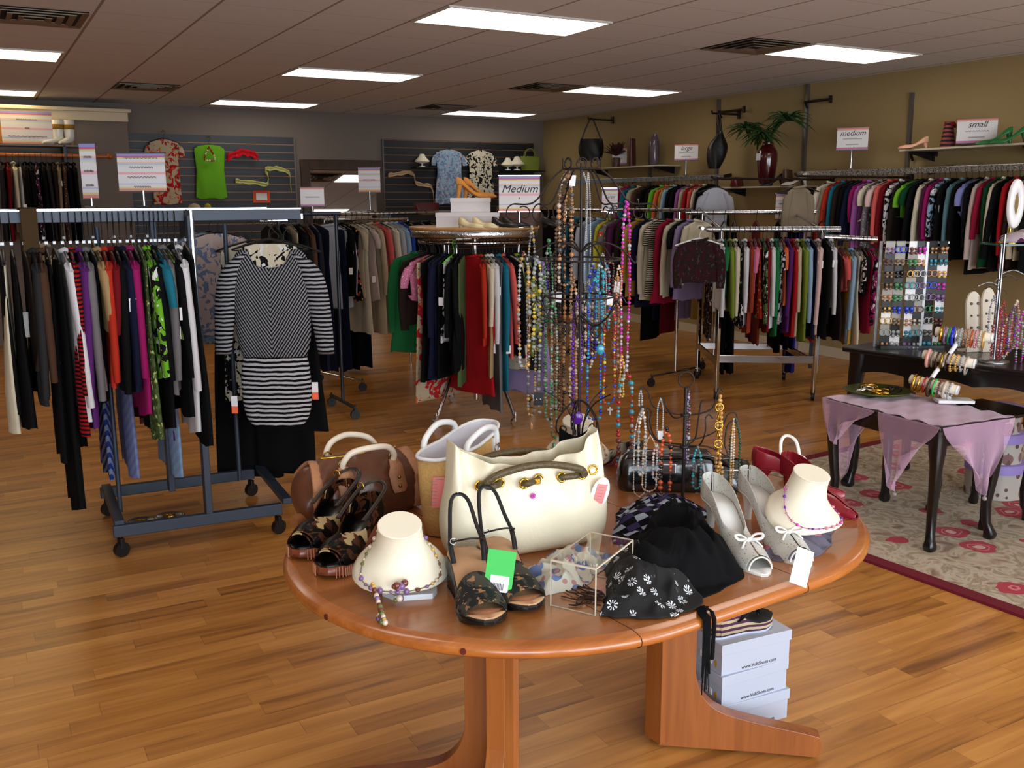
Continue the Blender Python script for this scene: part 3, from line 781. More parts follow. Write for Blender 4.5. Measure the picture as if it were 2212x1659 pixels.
hang('''
1562|white|long|672
1573|green|short|640
1582|olive green|long|672
1592|cream|long|675
1602|black|dress|705|printed
1614|white|long|705
1627|rust|long|722
1637|pink|short|632
1646|red-orange|tank|685|floral
1655|dull green|long|690|printed
1664|dark red|long|720
1673|white|long|712
1681|green|long|728
1689|pale grey|short|700|printed
1698|orange|short|662
1708|purple|long|720
1719|red|long|730
1729|beige|long|730
1740|olive green|long|738
1751|light blue|long|690
1762|navy|dress|730
1775|pale pink|jacket|725
1792|black|long|730
1803|white|long|666
''', 'front rail of the four-post rack', 'tops on the front rail of the four-post rack', seg_solver((P1.x, P1.y, ZD), (P2.x, P2.y, ZD), ZD, .2), ZD, random.Random(13))
qa = P2+dD*.2; qb = P2+dD*.55
hang('''
1815|dark brown|dress|735
1828|coral|short|625
1838|mustard|dress|745
1848|light blue|long|740
1858|cream|dress|745
1868|blush|short|625|printed
1876|black|short|640
1884|crimson|dress|720
1893|magenta|long|690|printed
''', 'low side arm of the four-post rack', 'clothes on the side arm of the four-post rack', seg_solver((qa.x, qa.y, ZD-.07), (qb.x, qb.y, ZD-.07), ZD-.07, .2), ZD-.07, random.Random(14))
hang('''
1545|brown|dress|735|printed
1570|black|trousers|810
1592|black|skirt|812
1640|rust|dress|745|
1690|black|dress|760
1712|black|trousers|755
1728|royal blue|trousers|828
1742|lilac|trousers|785
1764|red-orange|dress|735
1786|light blue|trousers|805
''', 'rear rail of the four-post rack', 'long clothes on the rear rail of the four-post rack', seg_solver((P4.x, P4.y, ZD+.12), (P3.x, P3.y, ZD+.12), ZD+.12, .2), ZD+.12, random.Random(15))
facing(1512, 7.2, ZD+.02, 'dark brown', 'jacket', 610, 'dark paisley jacket on a white hanger facing forward, left of the four-post rack', 'paisley', hg='white', width=.8)
mb = MB(); pj_ = atd(1512, 500, 7.2); mb.tube([D_(P1-dD*.12, ZD), D_(V((pj_.x, pj_.y, 0)), ZD+.02), D_(V((pj_.x, pj_.y, 0))-V((.05, .09, 0)), ZD+.02)], .011, 8); mb.build('side_arm', CHROME, rd)
# ---------------------------------------------------------------- signs
STR = [(168, 160, 214), (206, 100, 150), (196, 204, 120), (206, 204, 206), (224, 180, 150), (190, 190, 220), (206, 216, 206), (228, 150, 160)]
INK = plain('sign_ink', (60, 50, 54), .6)
INKL = plain('faded_ink', (150, 142, 138), .6)
def sign_mat(style):
    key = 'sign_card_%s' % style
    if key in MC: return MC[key]
    k = NT(key); b = k.b; b.inputs['Roughness'].default_value = .5
    tc = k.n('ShaderNodeTexCoord'); sp = k.n('ShaderNodeSeparateXYZ'); k.l(tc.outputs['Generated'], sp.inputs[0])
    r = k.n('ShaderNodeValToRGB'); r.color_ramp.interpolation = 'CONSTANT'; e = r.color_ramp.elements
    Wt = (226, 224, 226)
    if style == 'stripe': stops = [(0, (224, 150, 140)), (.06, (222, 214, 150)), (.1, Wt), (.17, (196, 196, 226)), (.2, Wt), (.44, (232, 176, 184)), (.5, Wt), (.66, (206, 220, 208)), (.7, (196, 194, 226)), (.74, (232, 200, 172)), (.78, Wt), (.86, (206, 214, 150)), (.9, (206, 92, 146)), (.94, (150, 150, 206))]
    else: stops = [(0, (160, 130, 180)), (.05, (206, 120, 150)), (.1, Wt), (.9, (226, 170, 140)), (.95, (214, 130, 150))]
    e[0].position = 0; e[0].color = lin(stops[0][1]); e[1].position = stops[1][0]; e[1].color = lin(stops[1][1])
    for p_, c_ in stops[2:]: q = e.new(p_); q.color = lin(c_)
    k.l(sp.outputs[2], r.inputs[0]); k.l(r.outputs[0], b.inputs['Base Color']); MC[key] = k.m; return k.m
CLEAR = plain('clear_acrylic', (245, 250, 250), .03, 0, 0, trans=1.0, ior=1.3)
def sign(P, w, h, rz, label, style='stripe', words=None, pole=0, base=0, size=None, tilt=0.0, polem=CHROME):
    """P is the lower middle of the card; a pole below it down to its base"""
    t = thing('sign', label, 'sign', (P[0], P[1], P[2]-pole), rz)
    c = bx((0, 0, 0), (w, .004, h)).build('card', sign_mat(style), t); c.location = (0, 0, pole+h/2); c.rotation_euler = (0, tilt, 0)
    fr = MB()
    for s in (-1, 1): fr.box((0, .001, pole+h/2+s*(h/2+.003)), (w+.012, .009, .006), rot=None)
    fr.build('holder_frame', CLEAR if not pole else polem, t)
    if words:
        n = len(words); y = pole+h*.5+(n-1)*h*.13
        for i, s_ in enumerate(words):
            if s_.startswith('~'):
                mb = MB(); L = w*float(s_[1:]); pts = [(-L/2+L*q/24, -.0035, y+.005*math.sin(q*2.3)) for q in range(25)]; mb.tube(pts, h*.012, 4); mb.build('lettering', INKL, t)
            else: text(s_, (size or h*.2), INK, t, (0, -.0032, y), (PI/2, 0, 0), shear=.35)
            y -= h*.26
    if pole:
        mb = MB(); mb.tube([(0, 0, 0), (0, 0, pole)], .008, 8); mb.box((0, 0, .006), (.05, .05, .012)); mb.build('stem', polem, t)
    return t
FR = -yaw                                                        # facing the camera side
def pxsign(x0, x1, y0, y1, d, label, polepx=0, rz=None, zb=None, **k):
    a = atd(x0, y1, d); b = atd(x1, y1, d); c = atd(x0, y0, d); P = (a+b)/2
    w = (b-a).length; h = (c-a).length
    pole = max(.02, P.z-zb) if zb else 0
    return sign(P, w, h, FR if rz is None else rz, label, pole=pole, **k)
def depth_on(A, B, px):
    A, B = V(A), V(B); A.z = B.z = 1.4; ts = [i/400 for i in range(-100, 501)]; t = min(ts, key=lambda t: abs(pj(A+(B-A)*t)[0]-px)); return pj(A+(B-A)*t)[2]
pxsign(258, 360, 334, 412, 4.75, 'large striped sign on a chrome stem above the left rack', zb=ZA+.03, words=['~.7', '~.5', '~.6', '~.35'])
pxsign(180, 214, 314, 428, 4.72, 'tall narrow striped sign seen edgewise above the left rack', zb=ZA+.03, words=['~.5', '~.6', '~.5'])
pxsign(650, 701, 406, 446, depth_on(gA, gB, 675), 'small cream sign low in front of the wall mirror', zb=1.5, style='plain', words=['~.6'])
pxsign(775, 822, 364, 414, depth_on(bA, bB, 798), 'striped sign on a tall stem right of the wall mirror', zb=1.5, words=['~.55'])
pxsign(1078, 1166, 382, 456, 6.5, 'striped sign reading Medium, standing on the round rack top', zb=ZR+.108, words=['Medium', '~.01'], size=.075)
pxsign(1300, 1334, 408, 456, depth_on(fA, fB, 1317), 'small grey-white sign among clothes behind the tall necklace stand', zb=1.5, words=['Large', '~.01'], size=.04)
pxsign(1674, 1706, 420, 474, depth_on(P4, P3, 1690), 'narrow striped sign standing on the four-post rack rail', zb=ZD+.142, words=['~.6', '~.5'])
# ---------------------------------------------------------------- back wall: slatwall panels, mirror
def slat_mat(key, c, line):
    k = NT(key); b = k.b; b.inputs['Roughness'].default_value = .45
    tc = k.n('ShaderNodeTexCoord'); sp = k.n('ShaderNodeSeparateXYZ'); k.l(tc.outputs['Object'], sp.inputs[0])
    f = k.math('FRACT', k.math('DIVIDE', sp.outputs[2], .1)); k.l(k.mix(k.math('LESS_THAN', f, .11), lin(c), lin(line)), b.inputs['Base Color'])
    bp = k.n('ShaderNodeBump', inp={'Strength': .6, 'Distance': .01}); k.l(k.math('GREATER_THAN', f, .13), bp.inputs['Height']); k.l(bp.outputs[0], b.inputs['Normal']); return k.m
SL1 = slat_mat('charcoal_slatwall', (48, 53, 62), (150, 112, 76)); SL2 = slat_mat('black_slatwall', (24, 26, 31), (112, 80, 52))
for (x0, x1, z1, mt, l_) in ((1.76, 3.80, 2.40, SL1, 'charcoal slatwall panel behind the lime green top'), (5.03, 7.42, 2.415, SL2, 'black slatwall panel near the room corner')):
    t = thing('slatwall_panel', l_, 'wall panel', ((x0+x1)/2, BY-.02, 0))
    bx((0, 0, (z1+.1)/2), (x1-x0, .03, z1-.1)).build('panel', mt, t)
    for s in (-1, 1): bx((s*(x1-x0)/2, -.002, (z1+.1)/2), (.02, .034, z1-.1)).build('edge_trim', plain('grey_edge_trim', (110, 104, 100), .5), t)
mx0, mx1, mz1 = 3.86, 5.0, 2.13
t = thing('wall_mirror', 'large mirror in a dark brown wooden frame between the slatwall panels', 'mirror', ((mx0+mx1)/2, BY-.14, 1.2), rot=(-.1, 0, 0))
wd2 = mx1-mx0; hh = mz1-.35; zc = (mz1+.35)/2-1.2
DBR = wood('dark_brown_frame_wood', (64, 38, 22), (40, 22, 12), .4, 2)
fr = MB()
for s in (-1, 1): fr.box((s*(wd2/2-.06), 0, zc), (.12, .05, hh)); fr.box((0, 0, zc+s*(hh/2-.07)), (wd2-.24, .05, .14))
fr.build('frame', DBR, t, bevel=.008)
bx((0, .005, zc), (wd2-.24, .02, hh-.28)).build('glass', plain('mirror_glass', (225, 225, 225), .02, 1.0), t)
YW = BY-.08
def wall_top(px0, px1, py0, py1, label, col, kind, pat=None, **k):
    a = aty(px0, py0, YW); b = aty(px1, py0, YW); c = aty((px0+px1)/2, py1, YW); Lg = a.z-c.z; P = (a+b)/2
    mt = fabric(CL[col] if isinstance(col, str) else col, *PT[pat]) if pat else fabric(CL[col] if isinstance(col, str) else col)
    o = garment_mb(kind, Lg+.085, random.Random(int(px0)), (b.x-a.x)/2/(.2 if kind == 'tank' else .25)).build(OBJN[kind], mt); o.location = (P.x, YW-.03, a.z+.085)
    tag(o, label, NOUN[kind][1]); h = bpy.data.objects.new('hanger', HG['black']); COL.objects.link(h); h.parent = o
    pg = MB(); pg.tube([(0, .1, .004), (0, -.03, .004), (0, -.04, .02)], .004, 6); pg.build('slatwall_hook', CHROME, o); return o
wall_top(312, 392, 300, 440, 'red, brown and cream printed dress pinned on the charcoal slatwall', (214, 196, 160), 'short', 'splashed')
wall_top(412, 488, 312, 428, 'bright lime green sleeveless top hung on the charcoal slatwall', 'lime green', 'tank')
wall_top(932, 1002, 322, 440, 'pale blue printed tunic hung on the black slatwall', 'light blue', 'short', 'faded')
wall_top(1003, 1068, 324, 428, 'black and white printed top with green tag on the black slatwall', 'cream', 'short', 'printed')
def necklace_mb(top, drop, w, beads, mb=None, r=(.004, .006), seed=0, n=None, depth=.0, pend=None, nm=1, vary=0):
    """two strands falling from a hook and meeting at the bottom; beads picks material slots"""
    mb = mb or MB(); rn = random.Random(seed); top = V(top); pts = []
    K = 60
    for i in range(K+1):
        t = i/K; a = t*2-1                                       # -1 .. 1
        x = w*math.copysign((1-abs(abs(a)-.0))**0.5 if False else math.sin(min(1, (1-abs(a))*1.6)*PI/2)*.5, a); z = -drop*(1-abs(a)**1.6)
        if abs(a) < .18: x = w*.5*math.sin(abs(a)/.18*PI/2)*math.copysign(1, a); z = -drop*(1-.18**1.6)-drop*.03*math.cos(a/.18*PI/2)
        pts.append(top+V((x, depth*math.cos(t*9+seed), z)))
    d = [0]
    for i in range(K): d.append(d[-1]+(pts[i+1]-pts[i]).length)
    s = 0; i = 0; q = 0
    while s < d[-1]:
        while i < K-1 and d[i+1] < s: i += 1
        t = (s-d[i])/max(1e-6, d[i+1]-d[i]); p = pts[i].lerp(pts[i+1], t)
        rr = rn.uniform(*r); big = vary and rn.random() < vary
        if big: rr *= 1.8
        mb.sph(p, rr, beads[rn.randrange(len(beads))] if len(beads) > 1 else beads[0], 6, 4, (1, 1, rn.uniform(.8, 1.2)))
        s += rr*2.1
    return mb
o = MB(); necklace_mb((0, 0, 0), .17, .12, [0, 1], o, (.009, .014), 3); a = aty(450, 318, YW-.06)
o = o.build('beaded_necklace', [plain('red_bead', (150, 30, 30), .3), plain('cream_bead', (226, 206, 170), .4)]); o.location = (a.x, YW-.1, a.z); tag(o, 'red and cream necklace hung over the lime green top', 'necklace')
def ribbon_scarf(pts, w, mat, label, name='scarf', cat='scarf', t=.006, wf=None, n=5, parent=None):
    mb = MB(); P = smooth(pts, n); rings = []
    for i, p in enumerate(P):
        ww = (w if wf is None else wf(i/(len(P)-1)))*(1+.28*math.sin(i*1.7)+.3*mnoise.noise(V((i*.8, w*50, 0)))); p = p+V((0, -abs(mnoise.noise(V((i*.6, 3, 1))))*w*.5, mnoise.noise(V((i*.9, 7, w*30)))*w*.45))
        rings.append([p+V((0, -t*2-.008*math.sin(i*2.1), ww/2)), p+V((.002, -t*3, ww*.2)), p+V((0, -t, -ww*.1)), p+V((0, -t*3, -ww/2)), p+V((0, 0, -ww*.4)), p+V((0, 0, ww*.4))])
    mb.loft(rings); o = mb.build(name, mat, parent, sub=1)
    if label: tag(o, label, cat)
    for q in (P[len(P)//4], P[3*len(P)//4]): MB().tube([q+V((0, -.05, -w*.2)), V((q.x, BY-.034, q.z-w*.2))], .004, 6).build('slatwall_hook', CHROME, o)
    return o
def yw(px, py, off=.05): return aty(px, py, BY-.05-off)
ribbon_scarf([yw(490, 342), yw(515, 330), yw(540, 332), yw(556, 340)], .1, fabric((230, 20, 36)), 'bright red scarf draped on the charcoal slatwall', t=.02)
ribbon_scarf([yw(508, 390), yw(540, 394), yw(575, 398), yw(578, 380), yw(572, 366), yw(590, 364), yw(622, 372), yw(626, 395), yw(628, 415)], .06, fabric((214, 216, 120)), 'pale yellow scarf looped along hooks on the charcoal slatwall', t=.012)
ribbon_scarf([yw(838, 378), yw(870, 374), yw(892, 376), yw(898, 396), yw(925, 400), yw(934, 415), yw(936, 440)], .06, fabric((224, 184, 140)), 'peach scarf draped in steps on the black slatwall', t=.012)
sg = thing('sign', 'small orange-bordered sign low on the charcoal slatwall', 'sign', aty(565, 425, BY-.045)); bx((0, 0, 0), (.22, .006, .15)).build('border', plain('orange_card', (226, 84, 36), .6), sg); bx((0, -.005, 0), (.14, .004, .09)).build('card', WHITEP, sg)
def hat(P, r, mat, label, band=None):
    o = thing('hat', label, 'hat', P); MB().lathe([(r, 0), (r*1.02, .006), (r*.62, .02), (r*.56, .06), (r*.45, .1), (.0, .11)], 24, cb=False).build('crown_and_brim', mat, o, sub=1)
    MB().lathe([(r*.61, .024), (r*.615, .03), (r*.59, .05), (r*.585, .045)], 24, ca=False, cb=False).build('band', band or fabric((60, 50, 40)), o); return o
def onl(px, Y=11.72): q = aty(px, 450, Y); return V((q.x, Y, 1.461))
hat(onl(420), .13, fabric((214, 190, 150)), 'small straw hat lying below the lime green top'); hat(onl(449, 11.62), .07, fabric((226, 200, 30)), 'small yellow hat below the lime green top')
SHW = plain('white_shoe_leather', (236, 236, 230), .35, coat=.3)
def mini_bust(P, s, label, rz=0):
    o = thing('necklace_bust', label, 'display bust', P, rz)
    MB().lathe([(.05*s, 0), (.05*s, .012*s), (.012*s, .02*s), (.012*s, .05*s)], 16).build('base', WHITEP, o)
    MB().lathe([(.02*s, .05*s), (.12*s, .075*s), (.13*s, .09*s), (.08*s, .13*s), (.05*s, .16*s), (.045*s, .2*s), (.0, .2*s)], 20, sy=.7, cb=False).build('bust', plain('cream_leatherette', (238, 230, 206), .5), o, sub=1); return o
SHF = []
for (x0, x1, py, l_) in ((895, 932, 361, 'black slatwall shelf below the lone cream bust'), (1085, 1165, 368, 'black slatwall shelf below the white busts')):
    a, b = aty(x0, py, BY-.1), aty(x1, py, BY-.1); o = bx((0, 0, 0), (b.x-a.x+.05, .2, .015)).build('display_shelf', BLK); o.location = ((a.x+b.x)/2, BY-.13, a.z-.008); tag(o, l_, 'shelf')
mini_bust(aty(912, 361, BY-.13), .9, 'small cream necklace bust alone on the black slatwall'); mini_bust(aty(1097, 368, BY-.13), .9, 'small white necklace bust, left of the pair on the black slatwall'); mini_bust(aty(1117, 368, BY-.16), 1.0, 'small white necklace bust beside the green bag')
def tote(P, w, h, d, mat, label, rz=0, name='handbag', strap=None, hl=.12, flare=1.05):
    o = thing(name, label, 'handbag', P, rz); mb = MB(); rg = []
    for i in range(7):
        t = i/6; ww = w*(1-.12*math.cos(t*PI)*-1*0+.06*math.sin(t*PI))*(.92+.08*(flare)*t); dd = d*(1-.45*t)
        rg.append([V((ww/2*math.copysign(abs(math.cos(a))**.5, math.cos(a)), dd/2*math.copysign(abs(math.sin(a))**.6, math.sin(a)), h*t)) for a in [2*PI*k/24 for k in range(24)]])
    mb.loft(rg); mb.build('body', mat, o, bevel=0)
    if strap:
        for s in (-1, 1): MB().tube(arc((0, s*d*.22, h-.01), w*.3, 0, PI, 12) if hl <= 0 else [V((x*w*.3, s*d*.22, h-.01+hl*math.sin(math.acos(max(-1, min(1, x)))))) for x in [math.cos(PI*k/12) for k in range(13)]], .007, 6).build('handle', strap, o)
    return o
tote(aty(1145, 368, BY-.14), .32, .2, .08, fabric((150, 164, 60)), 'small olive green bag at the right end of the black slatwall', strap=fabric((140, 154, 60)))
# things on the ledge below the slatwalls (seen over the racks)
tote(onl(922), .34, .10, .12, plain('burgundy_leather', (96, 20, 26), .35), 'dark red clutch bag lying under the peach scarf', name='clutch_bag'); 
lg = bx((4.7, 11.7, 1.445), (5.4, .5, .03)).build('display_ledge', BLKLAC); tag(lg, 'long black ledge along the back wall below the slatwalls', 'shelf')
for x in (2.2, 4.7, 7.2): bx((x, 11.7, .715), (.06, .45, 1.43)).build('ledge_support', BLKLAC, lg)
# ---------------------------------------------------------------- left partition: shelf, rod, clothes
sa, sb = aty(0, 318, 11.9), aty(182, 314, 11.9)
zsh = sb.z
sh = thing('wall_shelf', 'dark wooden shelf with hanging rod on the grey partition at left', 'shelf', (0, 12.0, zsh))
bx((-.6+(sb.x-.0)/2, 0, -.012), (sb.x+1.3, .36, .024)).build('shelf_board', wood('dark_walnut_shelf', (90, 60, 36), (60, 38, 20), .4), sh, bevel=.003)
rz_ = aty(120, 336, 11.75).z; re = aty(238, 338, 11.75).x
MB().tube([(-2.0, -.25, rz_-zsh), (re, -.25, rz_-zsh)], .02, 12).build('hanging_rod', wood('orange_wood_rod', (196, 110, 44), (150, 76, 26), .4), sh)
MB().sph((re, -.25, rz_-zsh), .035, 0, 12, 8).build('rod_finial', MC['orange_wood_rod'], sh)
for x in (-1.2, re-.45): mb = MB(); mb.box((x, .0, -.1), (.03, .36, .18)); mb.box((x, -.2, rz_-zsh), (.03, .14, .03)); mb.build('bracket', BLK, sh)
hang('''
5|charcoal|long|520
18|dark red|long|520
32|cream|long|500
45|white|trousers|520
58|black|long|520
70|black|jacket|520
82|plum|long|520|printed
95|black|long|520
106|charcoal|long|520
118|dark brown|long|520
130|taupe|long|520
141|brown|long|520|lace
152|black|long|520
164|black|jacket|520
''', 'wooden rod on the grey partition', 'clothes on the wooden rod', seg_solver((-1.0, 11.75, rz_), (re, 11.75, rz_), rz_, .2), rz_, random.Random(31))
a = aty(62, 316, 11.9); sign((a.x, 11.88, zsh), .5, .34, 0, 'striped sign on the high shelf under the white cornice', words=['~.4', '~.08', '~.75'])
def boot(P, label, rz):
    o = thing('ankle_boot', label, 'shoe', P, rz); mb = MB()
    mb.lathe([(.045, .06), (.05, .1), (.055, .2), (.058, .27)], 14, (0, 0, 0), cb=False); mb.build('shaft', SHW, o, solid=.004)
    m2 = MB(); m2.loft([[V((x+.0, w_*math.cos(a_), max(.008, z_+hh_*math.sin(a_)))) for a_ in [2*PI*k/12 for k in range(12)]] for x, w_, z_, hh_ in ((-.05, .03, .07, .03), (0, .045, .06, .045), (.08, .045, .04, .035), (.15, .045, .025, .02), (.2, .02, .02, .012))]); m2.build('foot', SHW, o, sub=1)
    MB().lathe([(.022, 0), (.03, .05)], 10, (-.03, 0, 0)).build('heel', plain('tan_wood_heel', (190, 130, 60), .4), o)
    MB().lathe([(.058, .17), (.06, .22)], 14, ca=False, cb=False).build('gold_band', fabric((190, 140, 40)), o, solid=.004); return o
p = aty(128, 314, 11.95); boot((p.x, 11.95, zsh), 'white ankle boot with gold band on the high shelf, left one', -2.6); p = aty(152, 314, 11.95); boot((p.x, 11.95, zsh), 'white ankle boot with gold band on the high shelf, right one', -2.2)
p = aty(3, 300, 11.9); tote((p.x-.08, 11.95, zsh), .25, .2, .1, plain('ochre_leather', (180, 120, 40), .4), 'ochre bag on the high shelf at the left frame edge')
# ---------------------------------------------------------------- right wall
STD = plain('grey_slotted_steel', (120, 116, 112), .4, .7)
for n_, (px, py, l_) in enumerate(((1970, 200, 'slotted steel wall upright left of the high shelf with red bag'), (1745, 180, 'slotted steel wall upright just right of the palm plant'), (1553, 215, 'slotted steel wall upright behind the hanging hobo bag'), (1405, 300, 'slotted steel wall upright behind the purple vase'), (2150, 300, 'slotted steel wall upright near the right frame edge'))):
    y = atx(px, py, RX-.02).y; zt = atx(px, py, RX-.02).z
    if n_ == 4: y = 4.72; zt = 2.5
    o = bx((0, 0, 0), (.03, .035, zt-.5)).build('wall_upright', STD); o.location = (RX-.016, y, (zt+.5)/2); tag(o, l_, 'upright', 'slotted uprights on the tan wall')
ZE = 1.83; XE = RX-.33
def erail(y0, y1, label):
    o = thing('hang_rail', label, 'clothes rail', (XE, (y0+y1)/2, ZE)); bar(MB(), (0, y0-(y0+y1)/2, .0), (0, y1-(y0+y1)/2, .0), .014, .055).build('bar', RF, o, bevel=.002)
    k = max(2, int(abs(y1-y0)/1.2)+1)
    for i in range(k):
        y = (y0+(y1-y0)*(i+.15)/(k-.7))-(y0+y1)/2; mb = MB(); bar(mb, (0, y, -.02), (.31, y, .03), .012, .04); mb.build('bracket', BLK, o)
    return o
erail(11.6, 8.25, 'chrome wall rail of clothes behind the handbags, left part'); erail(7.15, 2.8, 'long chrome wall rail of clothes at upper right')
hang('''
1318|cream|long|520
1330|hot pink|long|470
1344|teal|long|500
1357|beige|long|500
1369|brown|long|500
1383|black|long|500
1397|black|long|490
1405|lime green|long|480
1416|orange|long|480
1427|mustard|long|490
1433|light blue|long|485
1443|black|long|485
1452|black|coat|500
1462|orchid|long|520
1470|beige|long|600
1480|red|long|575
1489|coral|long|510
1497|cream|long|500
1507|black|long|530
''', 'left wall rail on the tan wall', 'clothes on the left rail of the tan wall', seg_solver((XE, 11.6, ZE), (XE, 8.25, ZE), ZE, .2), ZE, random.Random(41))
facing(1543, 8.95, ZE-.05, 'pale grey', 'short', 494, 'pale grey short-sleeved tee facing forward under the hobo bag', rz=.25, width=.66)
facing(1722, 8.2, ZE-.05, 'taupe', 'jacket', 500, 'taupe jacket facing forward at the wall, below the palm plant shelf', rz=.2, width=.55)
hang('''
1763|cream|jacket|500
1785|red-orange|long|500
1794|teal|long|510
1804|dark brown|long|510
1818|black|long|520
1829|navy|long|520
1840|magenta|long|470
1850|orchid|long|532
1862|cream|short|480
1872|grey|long|540|lace
1882|pale pink|short|462
1893|coral|long|526
1906|dark red|long|530
1919|white|long|560|printed
1932|dark brown|long|560
1946|lime green|short|470
1956|dark green|short|540
1968|black|long|560
1982|cream|long|535
1994|plum|long|520
2005|magenta|long|505
2016|light blue|long|500|printed
2030|black|jacket|530
2050|dusty teal|long|535
2063|black|long|560
2078|periwinkle|short|458
2090|black|long|590
2103|blush|long|580
2115|crimson|long|505
2127|dark green|long|578
2139|cream|long|525|
2150|black|long|585
2166|red|long|578
2182|dark brown|long|580
2198|beige|long|560
2214|black|long|590
''', 'long rail on the tan wall', 'clothes on the long rail of the tan wall', seg_solver((XE, 7.15, ZE), (XE, 2.8, ZE), ZE, .2), ZE, random.Random(42))
# shelves on the right wall
GLS = plain('shelf_glass', (190, 226, 208), .05, 0, 0, trans=.55, ior=1.45)
def wshelf(px0, px1, py0, py1, depth, label, mat):
    X = RX-.2; a, b = atx(px0, py0, X), atx(px1, py1, X); z = (a.z+b.z)/2; yc = (a.y+b.y)/2
    o = thing('wall_shelf', label, 'shelf', (RX-depth/2-.02, yc, z)); bx((0, 0, -.008), (depth, abs(b.y-a.y), .016)).build('shelf_board', mat, o, bevel=.002)
    for s in (-1, 1): mb = MB(); mb.loft([[V((depth/2+.01, s*abs(b.y-a.y)*.42+t, -.017)), V((-depth/2+.02, s*abs(b.y-a.y)*.42+t, -.02)), V((-depth/2+.02, s*abs(b.y-a.y)*.42+t, -.035)), V((depth/2+.01, s*abs(b.y-a.y)*.42+t, -.1))] for t in (-.006, .006)], sm=False); mb.build('bracket', BLK, o)
    return z, o
WSH = plain('pale_shelf_laminate', (200, 192, 168), .4)
zA, _ = wshelf(1275, 1445, 364, 357, .32, 'wall shelf with dried flowers and purple vase', WSH)
zB, _ = wshelf(1570, 1745, 405, 400, .34, 'wall shelf holding the dark red palm vase', WSH)
zC, _ = wshelf(1968, 2260, 324, 308, .34, 'high wall shelf at upper right with red bag and green sandals', WSH)
def wx(px, z, X=RX-.2):
    d = ray(px, 400); k = X/d.x; return V((X, CAM.y+d.y*k, z))
def faceout(px, py, label, Lx=.3, z=None):
    p = atx(px, py, RX-.03); o = thing('faceout_arm', label, 'bracket', (RX-.035, p.y, p.z)); mb = MB(); mb.tube([(0, 0, 0), (-Lx, 0, .0)], .012, 8); mb.box((-Lx, 0, .01), (.016, .05, .06)); mb.box((.0, 0, -.02), (.02, .03, .1)); mb.build('arm', plain('dark_bronze', (56, 44, 40), .4, .6), o); return o
def faceout2(px0, px1, py, label):
    # arm seen side-on, running away from the wall toward the room and along it
    X = RX-.36; a = atx(px0, py, RX-.05); o = thing('faceout_arm', label, 'bracket', (RX-.03, a.y, a.z)); b = atx(px1, py-2, RX-.05)
    mb = MB(); mb.tube([(0, 0, -.06), (-.04, 0, 0), (-.04, b.y-a.y, 0)], .014, 8); mb.box((-.04, b.y-a.y, .0), (.03, .02, .07)); mb.build('arm', plain('dark_bronze', (56, 44, 40), .4, .6), o)
faceout2(1742, 1797, 221, 'dark bronze wall arm above the palm, empty'); faceout2(1556, 1610, 243, 'dark bronze wall arm above the hobo bag'); faceout2(1970, 2025, 332, 'dark bronze wall arm under the high shelf at right')
# signs on the right wall rail
def wsign(px, py0, py1, w, label, zbase, words, X=RX-.32, pole=True):
    p0 = atx(px, py1, X); p1 = atx(px, py0, X); return sign((X, p0.y, p0.z), w, p1.z-p0.z, -1.0, label, style='plain', words=words, pole=(p0.z-zbase) if pole else 0, size=.07)
wsign(1482, 312, 346, .28, 'small sign reading large above the left wall rail', ZE+.03, ['large', '~.6', '~.4'])
wsign(1840, 277, 323, .28, 'sign reading medium on a stem above the long wall rail', ZE+.03, ['medium', '~.6', '~.4'])
wsign(2108, 257, 309, .30, 'sign reading small on the high shelf beside the red bag', zC, ['small', '~.6', '~.4'], pole=False)
wsign(1338, 320, 355, .2, 'small sign propped by the dried flowers on the wall shelf', zA, ['~.5', '~.4'], X=RX-.25, pole=False)
# vases and plants
def leafy(P, n, L, mat, parent, seed, droop=.6, w=.022, up=.5):
    rn = random.Random(seed); mb = MB()
    for i in range(n):
        a = rn.uniform(0, 2*PI); l = L*rn.uniform(.6, 1.05); e = rn.uniform(up-.4, up+.5); pts = []; rings = []
        for k in range(7):
            t = k/6; r = l*t; pts.append(V(P)+V((math.cos(a)*r*math.cos(e), math.sin(a)*r*math.cos(e), r*math.sin(e)-droop*l*t*t)))
        for k in range(7):
            ww = w*math.sin(PI*min(.97, .1+k/6*.87)); s = V((-math.sin(a), math.cos(a), 0)); rings.append([pts[k]-s*ww, pts[k]+V((0, 0, ww*.3)), pts[k]+s*ww, pts[k]-V((0, 0, .001))])
        mb.loft(rings)
    return mb.build('foliage', mat, parent)
GRN = plain('palm_leaf', (52, 96, 40), .5, var=.4)
p = wx(1655, zB, RX-.27); v = thing('potted_palm', 'tall glossy dark red vase with spiky green palm fronds', 'plant', p)
MB().lathe([(.06, 0), (.075, .02), (.095, .14), (.11, .28), (.105, .36), (.06, .41), (.05, .43), (.062, .455), (.05, .455), (.04, .42)], 28, cb=False).build('vase', plain('oxblood_glaze', (74, 12, 20), .12, coat=1), v, sub=1)
for i, (dy, dz, dx) in enumerate(((.24, .26, -.08), (-.36, .34, -.10), (-.04, .12, -.14))):
    MB().tube(smooth([(0, 0, .43), (dx*.4, dy*.5, .46+dz*.6), (dx, dy, .45+dz*.8)]), .008, 6).build('stem', GRN, v)
    leafy((dx, dy, .42+dz*.62), 46, .34, GRN, v, 50+i, .6, .021)
bx((-.108, .02, .3), (.003, .06, .07)).build('price_tag', WHITEP, v)
p = wx(1412, zA); v = thing('vase', 'tall purple-grey vase on the left wall shelf', 'vase', p); MB().lathe([(.04, 0), (.06, .02), (.065, .18), (.06, .3), (.03, .35), (.035, .37)], 24).build('body', plain('mauve_glass', (92, 78, 92), .2, coat=.5), v, sub=1)
